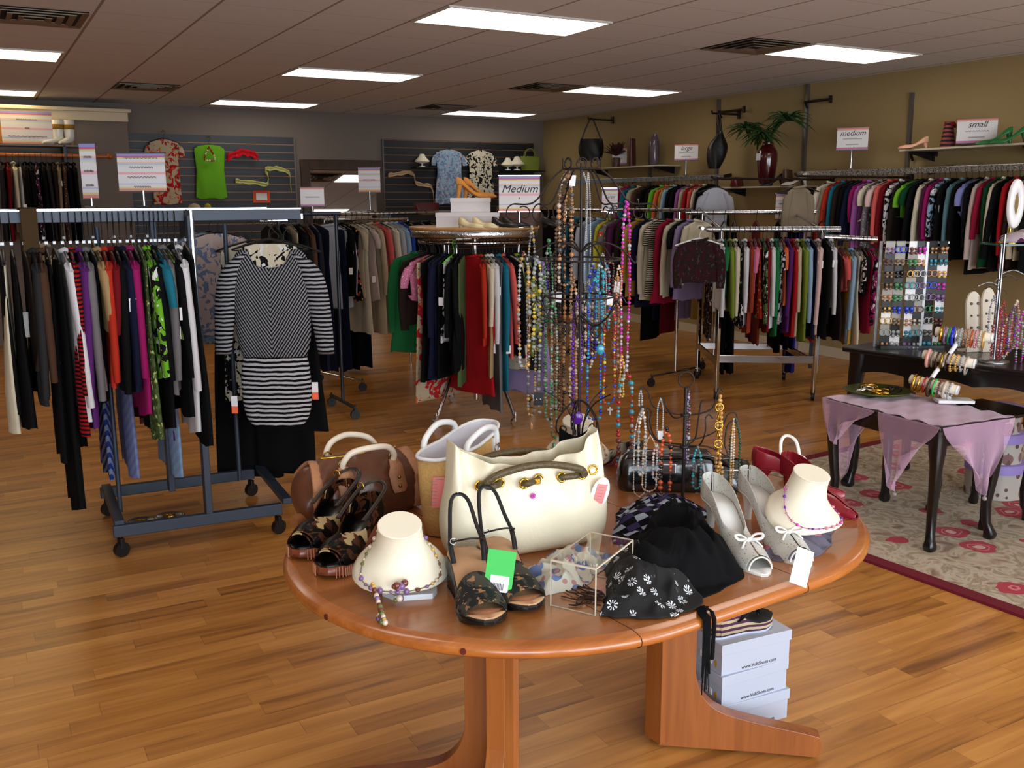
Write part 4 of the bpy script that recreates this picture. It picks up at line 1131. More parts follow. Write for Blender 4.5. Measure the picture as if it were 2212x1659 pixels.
p = wx(1330, zA, RX-.28); v = thing('dried_flowers', 'small pot of dark reddish dried flowers on the left wall shelf', 'flowers', p); MB().lathe([(.05, 0), (.06, .1), (.05, .12)], 18).build('pot', plain('brown_pot', (80, 54, 40), .5), v)
leafy((0, 0, .14), 60, .24, plain('dried_petals', (70, 30, 26), .7), v, 77, .2, .028, .8)
p = wx(1372, zA+.17); tote((p.x-.05, p.y, zA), .2, .34, .07, plain('maroon_leather', (76, 26, 30), .4), 'tall maroon shoulder bag on the left wall shelf with white tag', rz=.7)
# bags on arms
BLL = plain('black_leather', (16, 15, 16), .38, bump=.3, bs=40)
def hang_bag(px, pytop, pystrap, pybot, wpx, label, kind, X=RX-.36):
    a = atx(px, pytop, X); st = atx(px, pystrap, X); b = atx(px, pybot, X); w = wpx/F*pj(a)[2]; h = a.z-b.z; o = thing('handbag', label, 'handbag', (a.x, a.y, b.z), FR)
    rg = []
    for i in range(9):
        t = i/8
        if kind == 'hobo': ww = w*(.25+.95*math.sin(PI*min(1, (t*.8+.12)))) * (.95 if t < .6 else 1-(t-.6)*1.6); xo = .06*t
        else: ww = w*(.72+.32*math.sin(PI*(t*.7+.1))); xo = 0
        dd = .09*(1-.6*t)
        rg.append([V((xo+ww/2*math.cos(q), dd*math.sin(q)+.006*math.sin(q*5+t*6), h*t)) for q in [2*PI*k/20 for k in range(20)]])
    mb = MB(); mb.loft(rg); mb.build('body', BLL, o, sub=1)
    mb = MB(); hs_ = st.z-a.z
    if kind == 'hobo': mb.tube(smooth([(w*.1, 0, h*.93), (.02, 0, h+hs_*.5), (.03, 0, h+hs_), (.05, 0, h+hs_*.5), (w*.35, 0, h*.9)]), .012, 6)
    else: mb.tube(smooth([(-w*.4, 0, h*.93), (-w*.2, 0, h+hs_*.55), (0, 0, h+hs_), (w*.2, 0, h+hs_*.55), (w*.4, 0, h*.93)]), .009, 6)
    mb.build('strap', BLL, o)
    return o
hang_bag(1277, 300, 255, 347, 54, 'black leather handbag hung from the wall, left of the dried flowers', 'flap')
hang_bag(1545, 283, 240, 364, 40, 'black slouchy hobo bag hanging from a wall arm', 'hobo')
for px_, py_, l_ in ((1277, 256, 'dark wall arm holding the black leather handbag'), (1545, 243, 'short dark wall arm holding the hobo bag strap')):
    q = atx(px_, py_, RX-.36); o = thing('faceout_arm', l_, 'bracket', (RX-.02, q.y, q.z)); mb = MB(); mb.tube([(0, 0, -.01), (-.38, 0, -.01), (-.39, 0, .02)], .011, 8); mb.box((0, 0, -.01), (.02, .04, .09)); mb.build('arm', plain('dark_bronze', (56, 44, 40)), o)
for px_, d_, rz_q in ((1543, 8.95, .25), (1722, 8.2, .2)):
    q = atd(px_, 500, d_); o = thing('faceout_arm', 'dark wall arm carrying the %s' % ('pale grey tee' if px_ < 1600 else 'taupe jacket'), 'bracket', (RX-.03, q.y, ZE-.05)); mb = MB(); mb.tube([(0, 0, 0), (q.x-RX, 0, 0), (q.x-RX-.03, 0, .02)], .011, 8); mb.box((0, 0, 0), (.02, .04, .08)); mb.build('arm', plain('dark_bronze', (56, 44, 40)), o)
# things on shelf B
p = wx(1592, zB, RX-.3); tote(p, .28, .1, .12, plain('burgundy_leather', (96, 20, 26)), 'dark burgundy clutch with white tag left of the palm vase', rz=.6, name='clutch_bag')
SN = plain('snake_leather', (96, 60, 44), .4, var=.5, vs=60)
def pump_mini(P, rz, mat, label, L=.24, h=.07, name='pump_shoe', cat='shoe'):
    o = thing(name, label, cat, P, rz); mb = MB(); rg = []
    for i in range(9):
        t = i/8; w_ = [.012, .03, .033, .03, .03, .037, .04, .034, .008][i]; zs = h*(1-min(1, max(0, (t-.15)/.5)))**1.3+.006; hh_ = [.05, .05, .035, .026, .024, .03, .034, .024, .01][i]
        rg.append([V((t*L-.03, w_*math.cos(a_), zs+max(-.004, hh_*math.sin(a_)))) for a_ in [2*PI*k/12 for k in range(12)]])
    mb.loft(rg); mb.build('upper', mat, o, sub=1)
    MB().loft([[V((x_+s_*math.cos(a_), s_*math.sin(a_), z_)) for a_ in [2*PI*k/8 for k in range(8)]] for z_, s_, x_ in ((0, .012, -.02), (h, .022, -.005))]).build('heel', mat, o); return o
p = wx(1700, zB, RX-.28); tote(p, .3, .16, .1, SN, 'brown snakeskin handbag right of the palm vase', rz=.6)
p = wx(1685, zB, RX-.36); pump_mini(p, 2.3, BLL, 'black heeled shoe on the shelf beside the palm vase')
p = wx(1735, zB, RX-.36); pump_mini(p, 2.3, plain('white_black_leather', (206, 200, 190), .4), 'white and black heeled shoe at the right end of the palm shelf')
# things on shelf C
p = wx(2040, zC, RX-.22); o = tote(p, .34, .2, .12, fabric((190, 90, 80), 'multistripe' if False else 'hstripe', (60, 50, 66), s=3), 'striped red and orange handbag on the high right shelf', rz=.6)
bx((0, -.01, .19), (.33, .08, .03)).build('top_band', fabric((150, 20, 40)), o)
p = wx(1990, zC, RX-.3); pump_mini(p, 2.3, plain('orange_white_leather', (226, 170, 140), .4), 'orange and white sandal at the left end of the high right shelf', h=.05)
p = wx(2168, zC, RX-.3); pump_mini(p, 2.2, plain('green_leather', (40, 120, 60), .35), 'green strappy sandal on the high right shelf, the left one', h=.08, L=.26)
p = wx(2200, zC, RX-.3); pump_mini(p, 2.2, plain('green_leather', (40, 120, 60)), 'green strappy sandal on the high right shelf, the right one', h=.08, L=.26)
# ---------------------------------------------------------------- things on the round rack top
ZT = ZR+.108
def box_at(c, d, label, rz, mat, lid=None, name='shoe_box'):
    o = thing(name, label, 'box', c, rz); bx((0, 0, d[2]*.4), (d[0]-.008, d[1]-.008, d[2]*.8)).build('box_body', mat, o); bx((0, 0, d[2]*.86), (d[0], d[1], d[2]*.28)).build('lid', lid or mat, o, bevel=.001); return o
WBX = plain('white_box_card', (206, 198, 196), .5, coat=.2)
a = atz(1000, 497, ZT+.001) if False else V((3.12, 6.36, ZT)); 
def on_round(px, dd, z=None): return V((atd(px, 500, dd).x, atd(px, 500, dd).y, z if z is not None else ZT))
P_ = on_round(1012, 6.75); box_at(P_, (.44, .28, .10), 'long white shoe box lying on the round rack top, lower one', FR, WBX)
P2_ = on_round(1018, 6.78, ZT+.10); box_at(P2_, (.28, .2, .1), 'smaller white shoe box on top of the long one', FR, WBX)
TNL = plain('tan_suede', (196, 128, 54), .7)
pump_mini(on_round(996, 6.75, ZT+.2), FR+.35, TNL, 'tan suede shoe tipped on the white boxes, left one', L=.24, h=.09); pump_mini(on_round(1012, 6.85, ZT+.2), FR+.3, TNL, 'tan suede shoe tipped on the white boxes, right one', L=.24, h=.09)
TWO = plain('cream_black_leather', (222, 206, 160), .35)
pump_mini(on_round(1000, 6.45), FR-.6, TWO, 'cream ballet shoe with black toe before the white boxes, left', L=.2, h=.02); pump_mini(on_round(1030, 6.45), FR-.6, TWO, 'cream ballet shoe with black toe before the white boxes, right', L=.2, h=.02)
for i, px in enumerate((1072, 1094, 1180, 1200)): pump_mini(on_round(px, 6.5+.05*(i % 2)), FR-.5+i*.2, BLL, 'black flat shoe on the round rack top, %s' % ('beside the long box', 'below the Medium sign', 'near the tall necklace stand', 'at the right rim')[i], L=.2, h=.02)
tote(on_round(1120, 6.75), .3, .14, .12, SN, 'brown patterned handbag below the Medium sign on the round rack', rz=FR)
# ---------------------------------------------------------------- the oval teak table
TCX, TCY, THW, TR = 1.362, 2.040, .208, .594; TAN_ = .09
TEAK = wood('teak_top', (180, 114, 60), (144, 86, 40), .3, 0, 1.0, .4)
TEAK_E = wood('teak_edge', (192, 116, 52), (158, 86, 34), .22, 0, 1.0, .6); TEAK_Z = wood('teak_leg', (170, 100, 46), (136, 74, 32), .3, 2, 1.0, .4)
tb = thing('dining_table', 'oval teak extending table displaying bags, shoes and jewellery', 'table', (TCX, TCY, 0), TAN_)
def stad(r, z, n=40):
    out = []
    for s in (1, -1):
        for k in range(n+1):
            a = -PI/2+PI*k/n; out.append(V((s*(THW+r*math.cos(a)), s*r*math.sin(a), z)))
    return out
th = .034
prof = [(TR-.035, TT-th), (TR-.012, TT-th+.002), (TR-.002, TT-th*.72), (TR, TT-th*.45), (TR-.004, TT-th*.2), (TR-.014, TT-.003), (TR-.03, TT)]
mb = MB(); mb.loft([stad(r, z) for r, z in prof], 0, False, False); mb.build('edge_band', TEAK_E, tb)
mb = MB(); mb.loft([stad(.0001, TT), stad(TR-.05, TT), stad(TR-.03, TT)], 0, False, False, sm=False); mb.loft([stad(TR-.03, TT-th), stad(.0001, TT-th)], 0, False, False, sm=False); mb.build('tabletop', TEAK, tb)
SEAM = plain('dark_joint', (60, 28, 14), .6)
mb = MB()
for x in (-.322, .172):
    q_ = max(0, abs(x)-THW); mb.box((x, 0, TT+.0001), (.0015, 2*TR-.08, .0006))
    for s in (-1, 1): mb.tube([V((x, s*(math.sqrt(r*r-q_*q_)+.0006), z)) for r, z in prof], .0009, 4)
mb.build('leaf_joint', SEAM, tb)
mb = MB()
for a_ in (222, 262.): pass
for (px, py) in ((1001, 1407), (694, 1338)):
    q = Matrix.Rotation(-TAN_, 3, 'Z') @ (T(px, py, TT-.017)-V((TCX, TCY, 0))); c_ = V((-THW, 0, 0)); d = V((q.x-c_.x, q.y-c_.y, 0)).normalized(); p = c_+d*TR; p.z = TT-.016
    o = MB(); o.tube([p-d*.003, p+d*.0012], .0065, 16); o.build('dowel_plug', plain('dark_dowel', (92, 34, 20), .4), tb)
# pedestal halves, each of two L-shaped legs with swept feet
def l_leg(px_, py_, ang):
    # profile in (radial, z); thickness across
    pr = [(0, .012), (0, TT-th), (.10, TT-th), (.10, .30), (.105, .22), (.135, .16), (.19, .125), (.30, .1), (.44, .075), (.46, .06), (.462, .02), (.45, .008), (.30, .012), (.1, .012)]
    cv = smooth([(x_, 0, z_) for x_, z_ in pr[2:11]], 5); pr = pr[:2]+[(q.x, q.z) for q in cv]+pr[11:]
    d = V((math.cos(ang), math.sin(ang), 0)); n = V((-d.y, d.x, 0)); c = V((px_, py_, 0)); mb = MB(); t = .024; N_ = len(pr)
    vs = [c+d*r+n*s*t+V((0, 0, z)) for s in (-1, 1) for r, z in pr]
    mb.add(vs, [tuple(range(N_))[::-1], tuple(range(N_, 2*N_))]+[(i, (i+1) % N_, (i+1) % N_+N_, i+N_) for i in range(N_)], 0, False)
    return mb.build('leg', TEAK_Z, tb, bevel=.012)
for sx, aa in ((1, (-42, 42)), (-1, (-140, 140))):
    for a_ in aa: l_leg(sx*(.282 if sx > 0 else .262), (.006 if a_ > 0 else -.006)*1, math.radians(a_))
    bx((sx*(.272 if sx > 0 else .252), 0, (TT-th)/2+.01), (.022, .07, TT-th-.02)).build('pedestal_post', TEAK_Z, tb, bevel=.003)
    bx((sx*.30, 0, TT-th-.02), (.22, .5, .03)).build('pedestal_rail', TEAK_Z, tb, bevel=.003)
p = V((1.13, 2.0, 0))
# ---------------------------------------------------------------- shoe builder
def shoe(P, rz, label, L=.245, hh=.07, up=None, sole=None, foot=None, style='pump', toe='round', wedge=False, group=None, name='pump_shoe', plat=.004, wside=None, pitch=None, deco=None, heelm=None, wd=1.0):
    """local x runs heel to toe; one upper, a sole, a footbed and a heel or wedge"""
    o = thing(name, label, 'shoe', P, rz, group)
    def zs(t): u = min(1, max(0, (t-.22)/.46)); return plat+hh*(1-(3*u*u-2*u**3))+(.004 if t > .9 else 0)
    wt = {'round': [(0, .010), (.03, .024), (.12, .032), (.3, .031), (.5, .031), (.68, .041), (.8, .041), (.9, .033), (.97, .019), (1, .008)],
          'point': [(0, .010), (.03, .024), (.12, .031), (.3, .030), (.5, .030), (.65, .038), (.78, .034), (.9, .020), (.97, .010), (1, .004)]}[toe]
    def wf(t):
        for (a, x), (b, y) in zip(wt, wt[1:]):
            if t <= b: return (x+(y-x)*(t-a)/(b-a))*wd
        return wt[-1][1]*wd
    K = 26; ts = [i/K for i in range(K+1)]; ts = [.5-.5*math.cos(PI*t) for t in ts]; ts = [0, .004, .012]+ts[1:]
    X = lambda t: t*L
    # footbed and sole
    def outline(t, z, g=0): return [V((X(t), s*(wf(t)+g), z)) for s in (-1, 1)]
    mb = MB(); mb.loft([[V((X(t), -wf(t)*.96, zs(t))), V((X(t), 0, zs(t)-.002)), V((X(t), wf(t)*.96, zs(t))), V((X(t), wf(t)*.98, zs(t)-.005)), V((X(t), -wf(t)*.98, zs(t)-.005))] for t in ts]); mb.build('footbed', foot, o)
    if wedge:
        mb = MB(); rr = []
        for t in ts:
            zt = zs(t)-.004; w_ = wf(t)+.002; b = 0 if t < .8 else (t-.8)*.05; ins = .006 if t < .1 else .0
            rr.append([V((X(t)+ins, -w_, zt)), V((X(t), w_, zt)), V((X(t)+ins, w_*.95, max(b, zt*.5))), V((X(t)+ins*2, w_*.92, b)), V((X(t)+ins*2, -w_*.92, b)), V((X(t)+ins, -w_*.95, max(b, zt*.5)))])
        mb.loft(rr); mb.build('wedge_sole', sole if not wside else wside, o)
        if wside: mb = MB(); mb.loft([[V((X(t), s*(wf(t)), -.0+(0 if t < .8 else (t-.8)*.05)+q)) for s, q in ((-1, .006), (1, .006), (1, 0), (-1, 0))] for t in ts[1:]], sm=False); mb.build('outsole', sole, o)
    else:
        mb = MB(); mb.loft([[V((X(t), s*(wf(t)+.001), zs(t)-.004+q)) for s, q in ((-1, 0), (1, 0), (1, -plat), (-1, -plat))] for t in ts]); mb.build('sole', sole, o)
        if hh > .02:
            mb = MB(); mb.loft([[V((X(.09)+s_*math.cos(a)*1.1+dx, s_*math.sin(a), z)) for a in [2*PI*k/14 for k in range(14)]] for z, s_, dx in ((0, .010, -.006), (.01, .010, -.006), (hh*.5, .013, -.003), (hh*.85, .022, .006), (hh+.002, .027, .010))]); mb.build('heel', heelm or sole, o)
    # upper
    def arch(t, A0, A1, Hh, n=8, out=.0015):
        w_ = wf(t)+out; return [V((X(t), -w_*math.cos(a), zs(t)-.003+Hh*math.sin(a))) for a in [A0+(A1-A0)*k/n for k in range(n+1)]]
    if style in ('pump', 'peep'):
        t0 = .64; t1 = .93 if style == 'peep' else 1.0
        def Ht(t): return (.052 if t < .75 else .052-(t-.75)*.11) if toe == 'round' else (.048 if t < .7 else .048-(t-.7)*.115)
        mb = MB()
        for s in (0, 1):
            rr = []
            for t in ts:
                if t > t1+.001: continue
                sm_ = min(1, max(0, (t-(t0-.16))/.16)); sm_ = sm_*sm_*(3-2*sm_); wv = wf(t)+.0015; Hw = .030+.026*max(0, 1-t/.42)**1.2
                A_ = arch(t, 0, PI/2, Ht(t)); Wl = [V((X(t)-.004*math.sin(k/8*PI)*(1 if t < .1 else 0), -wv*(1-.10*(k/8)**2), zs(t)-.003+Hw*k/8)) for k in range(9)]
                a = [p_.lerp(q_, sm_) for p_, q_ in zip(Wl, A_)]
                rr.append(a if s == 0 else [V((v.x, -v.y, v.z)) for v in a])
            mb.loft(rr, 0, False, False, closed=False)
        wv = wf(0)+.0015; mb.loft([[V((-.001-.004*math.sin(k/8*PI), c_*wv*(1-.1*(k/8)**2), zs(0)-.003+.056*k/8)) for k in range(9)] for c_ in (-1, 1)], 0, False, False, closed=False)
        mb.build('upper', up, o, solid=.0022, sub=1, off=1)
        if style == 'peep': mb = MB(); mb.tube(arch(.93, .05, PI-.05, Ht(.93), 14), .0022, 6); mb.build('toe_rim', heelm or up, o)
    if style == 'open':                                            # broad vamp and open toe
        mb = MB(); rr = []
        for t in [x/20 for x in range(11, 19)]: 
            Hh = .05-(t-.55)*.06; rr.append(arch(t, .0, PI, Hh, 14))
        mb.loft(rr, 0, False, False, closed=False); mb.build('vamp', up, o, solid=.002, sub=1, off=1)
    if pitch: pass
    return o, zs, wf
NUDE = plain('nude_insole', (206, 160, 116), .6, var=.15, vs=30)
BLKS = plain('black_shiny_sole', (14, 13, 14), .22, coat=.5)
# black cut-out wedge sandals
CUT = fabric((40, 42, 40), 'blotch', (74, 72, 62), (176, 124, 82), s=.55, rough=.6)
def sandal(px, py, ppx, ppy, label):
    toe_, heel_ = T(px, py), T(ppx, ppy); d = toe_-heel_; rz = math.atan2(d.y, d.x)
    L = .265; o, zs, wf = shoe(toe_-d.normalized()*L, rz, label, L=L, hh=.06, up=CUT, sole=BLKS, foot=NUDE, style='open', wedge=True, name='wedge_sandal', plat=.022, wside=BLKS, wd=1.25)
    z0 = zs(.02); ST = plain('black_strap_leather', (24, 24, 26), .4)
    # tall sling strap around the heel, and an ankle strap with buckle
    mb = MB()
    for s in (-1, 1): mb.tube(smooth([(.085, s*.034, z0-.005), (.06, s*.036, z0+.03), (.03, s*.03, z0+.06), (.0, s*.022, z0+.10), (-.014, s*.012, z0+.115), (-.018, 0, z0+.118)]), [.0065]*5+[.005]*16, 6, flat=.35, up=(1, 0, 0))
    mb.build('heel_strap', ST, o)
    mb = MB(); mb.tube(smooth([(.055, -.036, z0+.03), (.08, -.03, z0+.043), (.098, 0, z0+.053), (.08, .03, z0+.043), (.055, .036, z0+.03)]), .006, 6, flat=.35); mb.build('ankle_strap', ST, o)
    mb = MB(); mb.torus((.078, -.033, z0+.043), .007, .0012, 'X', 10, 5); mb.build('buckle', SILVER, o)
    mb = MB()                                                    # cork edge at open toe
    mb.loft([[V((.245*t, s*(wf(t)*.97), zs(t)+q)) for s, q in ((-1, -.001), (1, -.001), (1, -.008), (-1, -.008))] for t in (.86, .92, .97, 1.0)]); mb.build('cork_edge', plain('brown_cork', (150, 96, 60), .8, bump=.5), o)
    return o
s1 = sandal(1058, 1360, 985, 1235, 'black cut-out wedge sandal with ankle strap, the left and nearer one')
s2 = sandal(1150, 1328, 1045, 1222, 'black cut-out wedge sandal with the green tag, the right one')
p = T(1080, 1232, TT+.082); tg = thing('swing_tag', 'bright green tag with white barcode label on the black sandal', 'tag', p, FR-.1, rot=(-.25, 0.12, FR-.1))
bx((0, 0, 0), (.06, .0015, .085)).build('green_card', plain('green_card', (70, 196, 90), .6), tg, bevel=.0006)
bx((.002, -.0016, -.028), (.04, .001, .034)).build('barcode_label', WHITEP, tg); mb = MB()
for i in range(9): mb.box((-.013+i*.003, -.0025, -.034), (.0012 if i % 3 else .002, .0006, .014))
mb.build('barcode', INK, tg)
# leopard slingback wedges
LEO = fabric((16, 13, 12), 'leopard', (92, 48, 26), (206, 176, 120), s=1.5, rough=.3)
RIB = plain('brown_ribbed_wedge', (122, 62, 40), .35, coat=.3)
def slingback(px, py, ppx, ppy, label, ribs=True):
    toe_, heel_ = T(px, py), T(ppx, ppy); d = toe_-heel_; rz = math.atan2(d.y, d.x)
    o, zs, wf = shoe(toe_-d.normalized()*.265, rz, label, L=.265, hh=.05, up=LEO, sole=RIB, foot=BLKLAC, style='peep', wedge=True, name='slingback_wedge', plat=.03, wside=RIB, wd=1.2)
    mb = MB(); z0 = zs(.1)
    mb.tube(smooth([(.13, .034, z0+.02), (.06, .036, z0+.045), (0, .03, z0+.065), (-.025, 0, z0+.073), (0, -.03, z0+.065), (.06, -.036, z0+.045), (.13, -.034, z0+.02)]), .0065, 6, flat=.3, up=(0, 0, 1)); mb.build('sling_strap', plain('dark_brown_strap', (30, 20, 16), .35, coat=.3), o)
    if ribs:
        mb = MB()
        for i in range(44):
            t = .04+i*.0215
            for s in (-1, 1): mb.tube([(t*.265, s*(wf(t)+.003), .003), (t*.265, s*(wf(t)+.003), min(zs(t)-.005, .036))], .0016, 5)
        mb.build('wedge_ribbing', plain('copper_rib', (206, 142, 104), .3, .4), o)
    MB().torus((.01, -.033, z0+.065), .009, .002, 'X', 10, 5).build('buckle', GOLD, o)
    return o
slingback(640, 1212, 790, 1118, 'leopard print slingback wedge shoe at the left table edge, the rear one')
slingback(700, 1252, 838, 1150, 'leopard print slingback wedge with copper ribbed sole, the nearer one')
# white perforated peep-toe pumps
PERF = fabric((236, 234, 224), 'sparse', (140, 136, 122), s=.45, rough=.45)
WSOLE = plain('ivory_sole', (226, 222, 206), .4)
def wpump(px, py, ppx, ppy, label):
    toe_, heel_ = T(px, py), T(ppx, ppy); d = toe_-heel_; L = d.length; rz = math.atan2(d.y, d.x)
    o, zs, wf = shoe(heel_, rz, label, L=L, hh=.085, up=PERF, sole=WSOLE, foot=plain('white_insole', (240, 240, 236), .5), style='peep', name='peep_toe_pump', heelm=SHW)
    mb = MB(); z_ = zs(.72)+.05; c = V((L*.74, 0, z_))
    for s in (-1, 1):
        mb.tube(smooth([c, c+V((-.008, s*.018, .010)), c+V((-.002, s*.034, .012)), c+V((.006, s*.028, .004)), c]), .0042, 6, flat=.5)
        mb.tube(smooth([c, c+V((.01, s*.014, .0)), c+V((.022, s*.026, -.012))]), .0035, 6, flat=.5)
    mb.sph(c, .007); mb.build('bow', SHW, o); return o
q0 = T(1520, 1165); q1 = T(1590, 1150)
wpump(1652, 1246, 1527, 1130, 'white perforated peep-toe pump with bow, the left one')
wpump(1742, 1228, 1606, 1112, 'white perforated peep-toe pump with bow, the right one by the blank tag')
p = T(1732, 1225, TT+.03); tg = thing('swing_tag', 'blank white tag hanging over the table edge from the white pump', 'tag', p, rot=(-.5, .38, FR)); bx((0, 0, 0), (.042, .0015, .085)).build('card', WHITEP, tg, bevel=.0007)
# maroon pumps and white strappy sandal behind
MAR = plain('maroon_leather_glossy', (134, 22, 36), .3, coat=.4); MARI = plain('maroon_inside', (90, 16, 26), .5)
def gpump(px, py, ppx, ppy, label, mat, ins, L=None, hh=.075, style='pump', toe='point', sole=None, name='pump_shoe'):
    toe_, heel_ = T(px, py), T(ppx, ppy); d = toe_-heel_; rz = math.atan2(d.y, d.x)
    return shoe(heel_, rz, label, L=L or d.length, hh=hh, up=mat, sole=sole or mat, foot=ins, style=style, toe=toe, name=name)
gpump(1862, 1128, 1690, 1068, 'maroon pointed pump with its toe toward the right table edge', MAR, MARI, L=.27)
gpump(1790, 1075, 1625, 1062, 'maroon pump behind, its tall heel showing beside the green beads', MAR, MARI, L=.26, hh=.08)
o, zs, wf = gpump(1745, 1062, 1700, 1020, 'white strappy sandal behind the maroon pumps', SHW, plain('white_insole', (240, 240, 236)), L=.2, hh=.04, style='open', toe='round', name='strappy_sandal')
mb = MB(); mb.tube(smooth([(.03, .03, .05), (.0, .024, .10), (-.02, 0, .115), (.0, -.024, .10), (.03, -.03, .05)]), .006, 6, flat=.3, up=(1, 0, 0)); mb.tube(smooth([(.12, .036, .02), (.11, .02, .07), (.105, 0, .078), (.11, -.02, .07), (.12, -.036, .02)]), .006, 6, flat=.3, up=(1, 0, 0)); mb.build('strap', SHW, o)
# white shoes behind the cream bag
for (a, b, c, d, l_) in ((1165, 1042, 1185, 1020, 'white slip-on shoe behind the cream handbag, left'), (1205, 1036, 1225, 1012, 'white slip-on shoe behind the cream handbag, beside the stand pole')):
    h_ = T(c, d); t_ = T(a, b); dd = t_-h_; shoe(t_-dd.normalized()*.15, math.atan2(dd.y, dd.x), l_, L=.16, hh=.01, up=plain('white_black_shoe', (226, 224, 208), .4), sole=BLKS, foot=BLKS, name='slip_on_shoe')
o = MB(); o.loft([[V((.07*s_*math.cos(a), .045*s_*math.sin(a), z)) for a in [2*PI*k/16 for k in range(16)]] for z, s_ in ((0, 1), (.02, 1.05), (.045, .9), (.055, .5))]); o = o.build('coin_purse', BLL, sub=1); o.location = T(1098, 1045); tag(o, 'small black purse just right of the cork tote', 'purse')
# ---------------------------------------------------------------- busts
LTH = plain('cream_leatherette', (244, 240, 222), .5, bump=.2, bs=500)
def bust(px, py, label, s=1.0, rz=0.0, tilt=.35, z0=.03, base=True, name='necklace_bust'):
    P = T(px, py); o = thing(name, label, 'display bust', P, FR+rz)
    if base:
        mb = MB(); mb.loft([[V((x*.052*s+.015, y*.06*s, z)) for x, y in ((-1, -.5), (-.5, -1), (.9, -1), (1.1, -.6), (1.1, .8), (-.8, .9))] for z in (0, .012)], sm=False); mb.box((.0, .0, .02), (.035, .03, .03)); mb.build('base', plain('pale_blue_white_plastic', (222, 230, 236), .3), o, bevel=.002)
    R = Matrix.Rotation(tilt, 3, 'X'); mb = MB(); rr = []
    for z, wx_, wy_, oy in ((-.004, .094, .078, -.010), (.003, .097, .081, -.010), (.010, .088, .073, -.008), (.019, .070, .058, -.003), (.032, .055, .048, .002), (.048, .048, .043, .005), (.068, .045, .040, .006), (.082, .0435, .039, .006), (.088, .044, .040, .006)):
        ring = []
        for k in range(36):
            a = 2*PI*k/36; f = 1
            dz = -.022*max(0, (wx_-.05)/.045)*math.cos(a)**2
            ring.append(R @ V((wx_*s*f*math.cos(a), (wy_*math.sin(a)+oy)*s, (z+dz)*s))+V((0, 0, z0+.03*s)))
        rr.append(ring)
    mb.loft(rr, 0, True, True); mb.build('bust', LTH, o, bevel=0)
    MB().loft([[v+V((0, 0, .0006)) for v in rr[-1]], [V(v)*.0+sum(rr[-1], V((0, 0, 0)))/36+(v-sum(rr[-1], V((0, 0, 0)))/36)*.96+V((0, 0, .0022)) for v in rr[-1]]], 0, False, True).build('neck_cap', LTH, o)
    return o, R, rr
def on_bust(rr, k, t):                                           # a point on bust surface, ring t (float), angle index k (float)
    i = int(t); f = t-i; i2 = min(i+1, len(rr)-1); a = int(k) % 36; b = (a+1) % 36; g = k-int(k)
    return (rr[i][a].lerp(rr[i][b], g)).lerp(rr[i2][a].lerp(rr[i2][b], g), f)
b1, R1, rr1 = bust(866, 1272, 'cream necklace bust with green and purple bead necklace at front left', 1.1, .15, .42, .036)
BEADS = {n: plain('bead_'+n.replace(' ', '_'), c, .15, .2 if n in ('gold', 'silver', 'bronze') else 0, .6) for n, c in dict(olive=(96, 104, 40), purple=(130, 96, 150), brown=(110, 56, 44), pearl=(206, 188, 170), pink=(206, 140, 150), gold=(214, 170, 90), silver=(176, 178, 182),
    clear=(150, 158, 158), green=(60, 130, 80), teal=(40, 150, 160), turquoise=(44, 140, 160), blue=(40, 70, 200), cobalt=(24, 36, 170), red=(170, 24, 28), magenta=(190, 40, 170), violet=(90, 24, 150), orange=(190, 76, 36), black=(18, 16, 18), bronze=(136, 104, 76), amber=(186, 132, 84), darkgreen=(14, 70, 50), smoke=(90, 84, 84), yellow=(220, 190, 60), darkbrown=(52, 30, 24)).items()}
def chain(pts, mats, r, label, seed=0, cat='necklace', name='bead_necklace', gap=1.0, parent=None, group=None, extra=None):
    rn = random.Random(seed); mb = MB(); d = [0]
    for a, b in zip(pts, pts[1:]): d.append(d[-1]+(b-a).length)
    s = 0; i = 0; mb.tube(pts, .0009, 4, 0)
    while s < d[-1]:
        while i < len(pts)-2 and d[i+1] < s: i += 1
        t = (s-d[i])/max(1e-6, d[i+1]-d[i]); rr = rn.uniform(*r); mb.sph(pts[i].lerp(pts[i+1], t), rr, rn.randrange(len(mats)), 8, 5, (1, 1, rn.uniform(.7, 1.1))); s += rr*2.1*gap
    if extra: extra(mb)
    o = mb.build(name, [BEADS[m_] for m_ in mats], parent)
    if label: tag(o, label, cat, group)
    return o
def bust_necklace(bo, rr, mats, label, r, tlow=2.2, seed=1, gap=1.4, tail=None, ks=(6, 30)):
    pts = []
    for i in range(40):
        k = 36-(36-2*ks[0])*0; a = -90+(i/39-.5)*250; kk = (a/10) % 36; tl = 5.2-(5.2-tlow)*math.cos(math.radians((i/39-.5)*180))**.8
        p = on_bust(rr, kk, max(0, tl)); c = sum(rr[int(tl)], V((0, 0, 0)))/36; p = p+(p-c).normalized()*.004; pts.append(p)
    mw = Matrix.Translation(bo.location) @ bo.rotation_euler.to_matrix().to_4x4(); pts = [mw @ p for p in pts]; low = min(pts, key=lambda q: q.z)
    def ex(mb):
        if tail:
            rn = random.Random(seed); q = V(low)
            for _ in range(10): mb.sph(q+V((rn.uniform(-.014, .014), rn.uniform(-.01, .002), rn.uniform(-.02, .02))), rn.uniform(.005, .009), rn.randrange(len(mats)))
            for j, tp in enumerate(tail): mb.sph(tp, rn.uniform(.004, .007), rn.randrange(len(mats)))
    return chain(pts, mats, r, label, seed, gap=gap, extra=ex)
tl = [T(805, 1262, TT+.055)+(T(832, 1345, TT+.008)-T(805, 1262, TT+.055))*(i/13) for i in range(14)]
tl += [T(820+random.Random(4+i).uniform(-8, 14), 1338+random.Random(40+i).uniform(-8, 8), TT+.006) for i in range(8)]
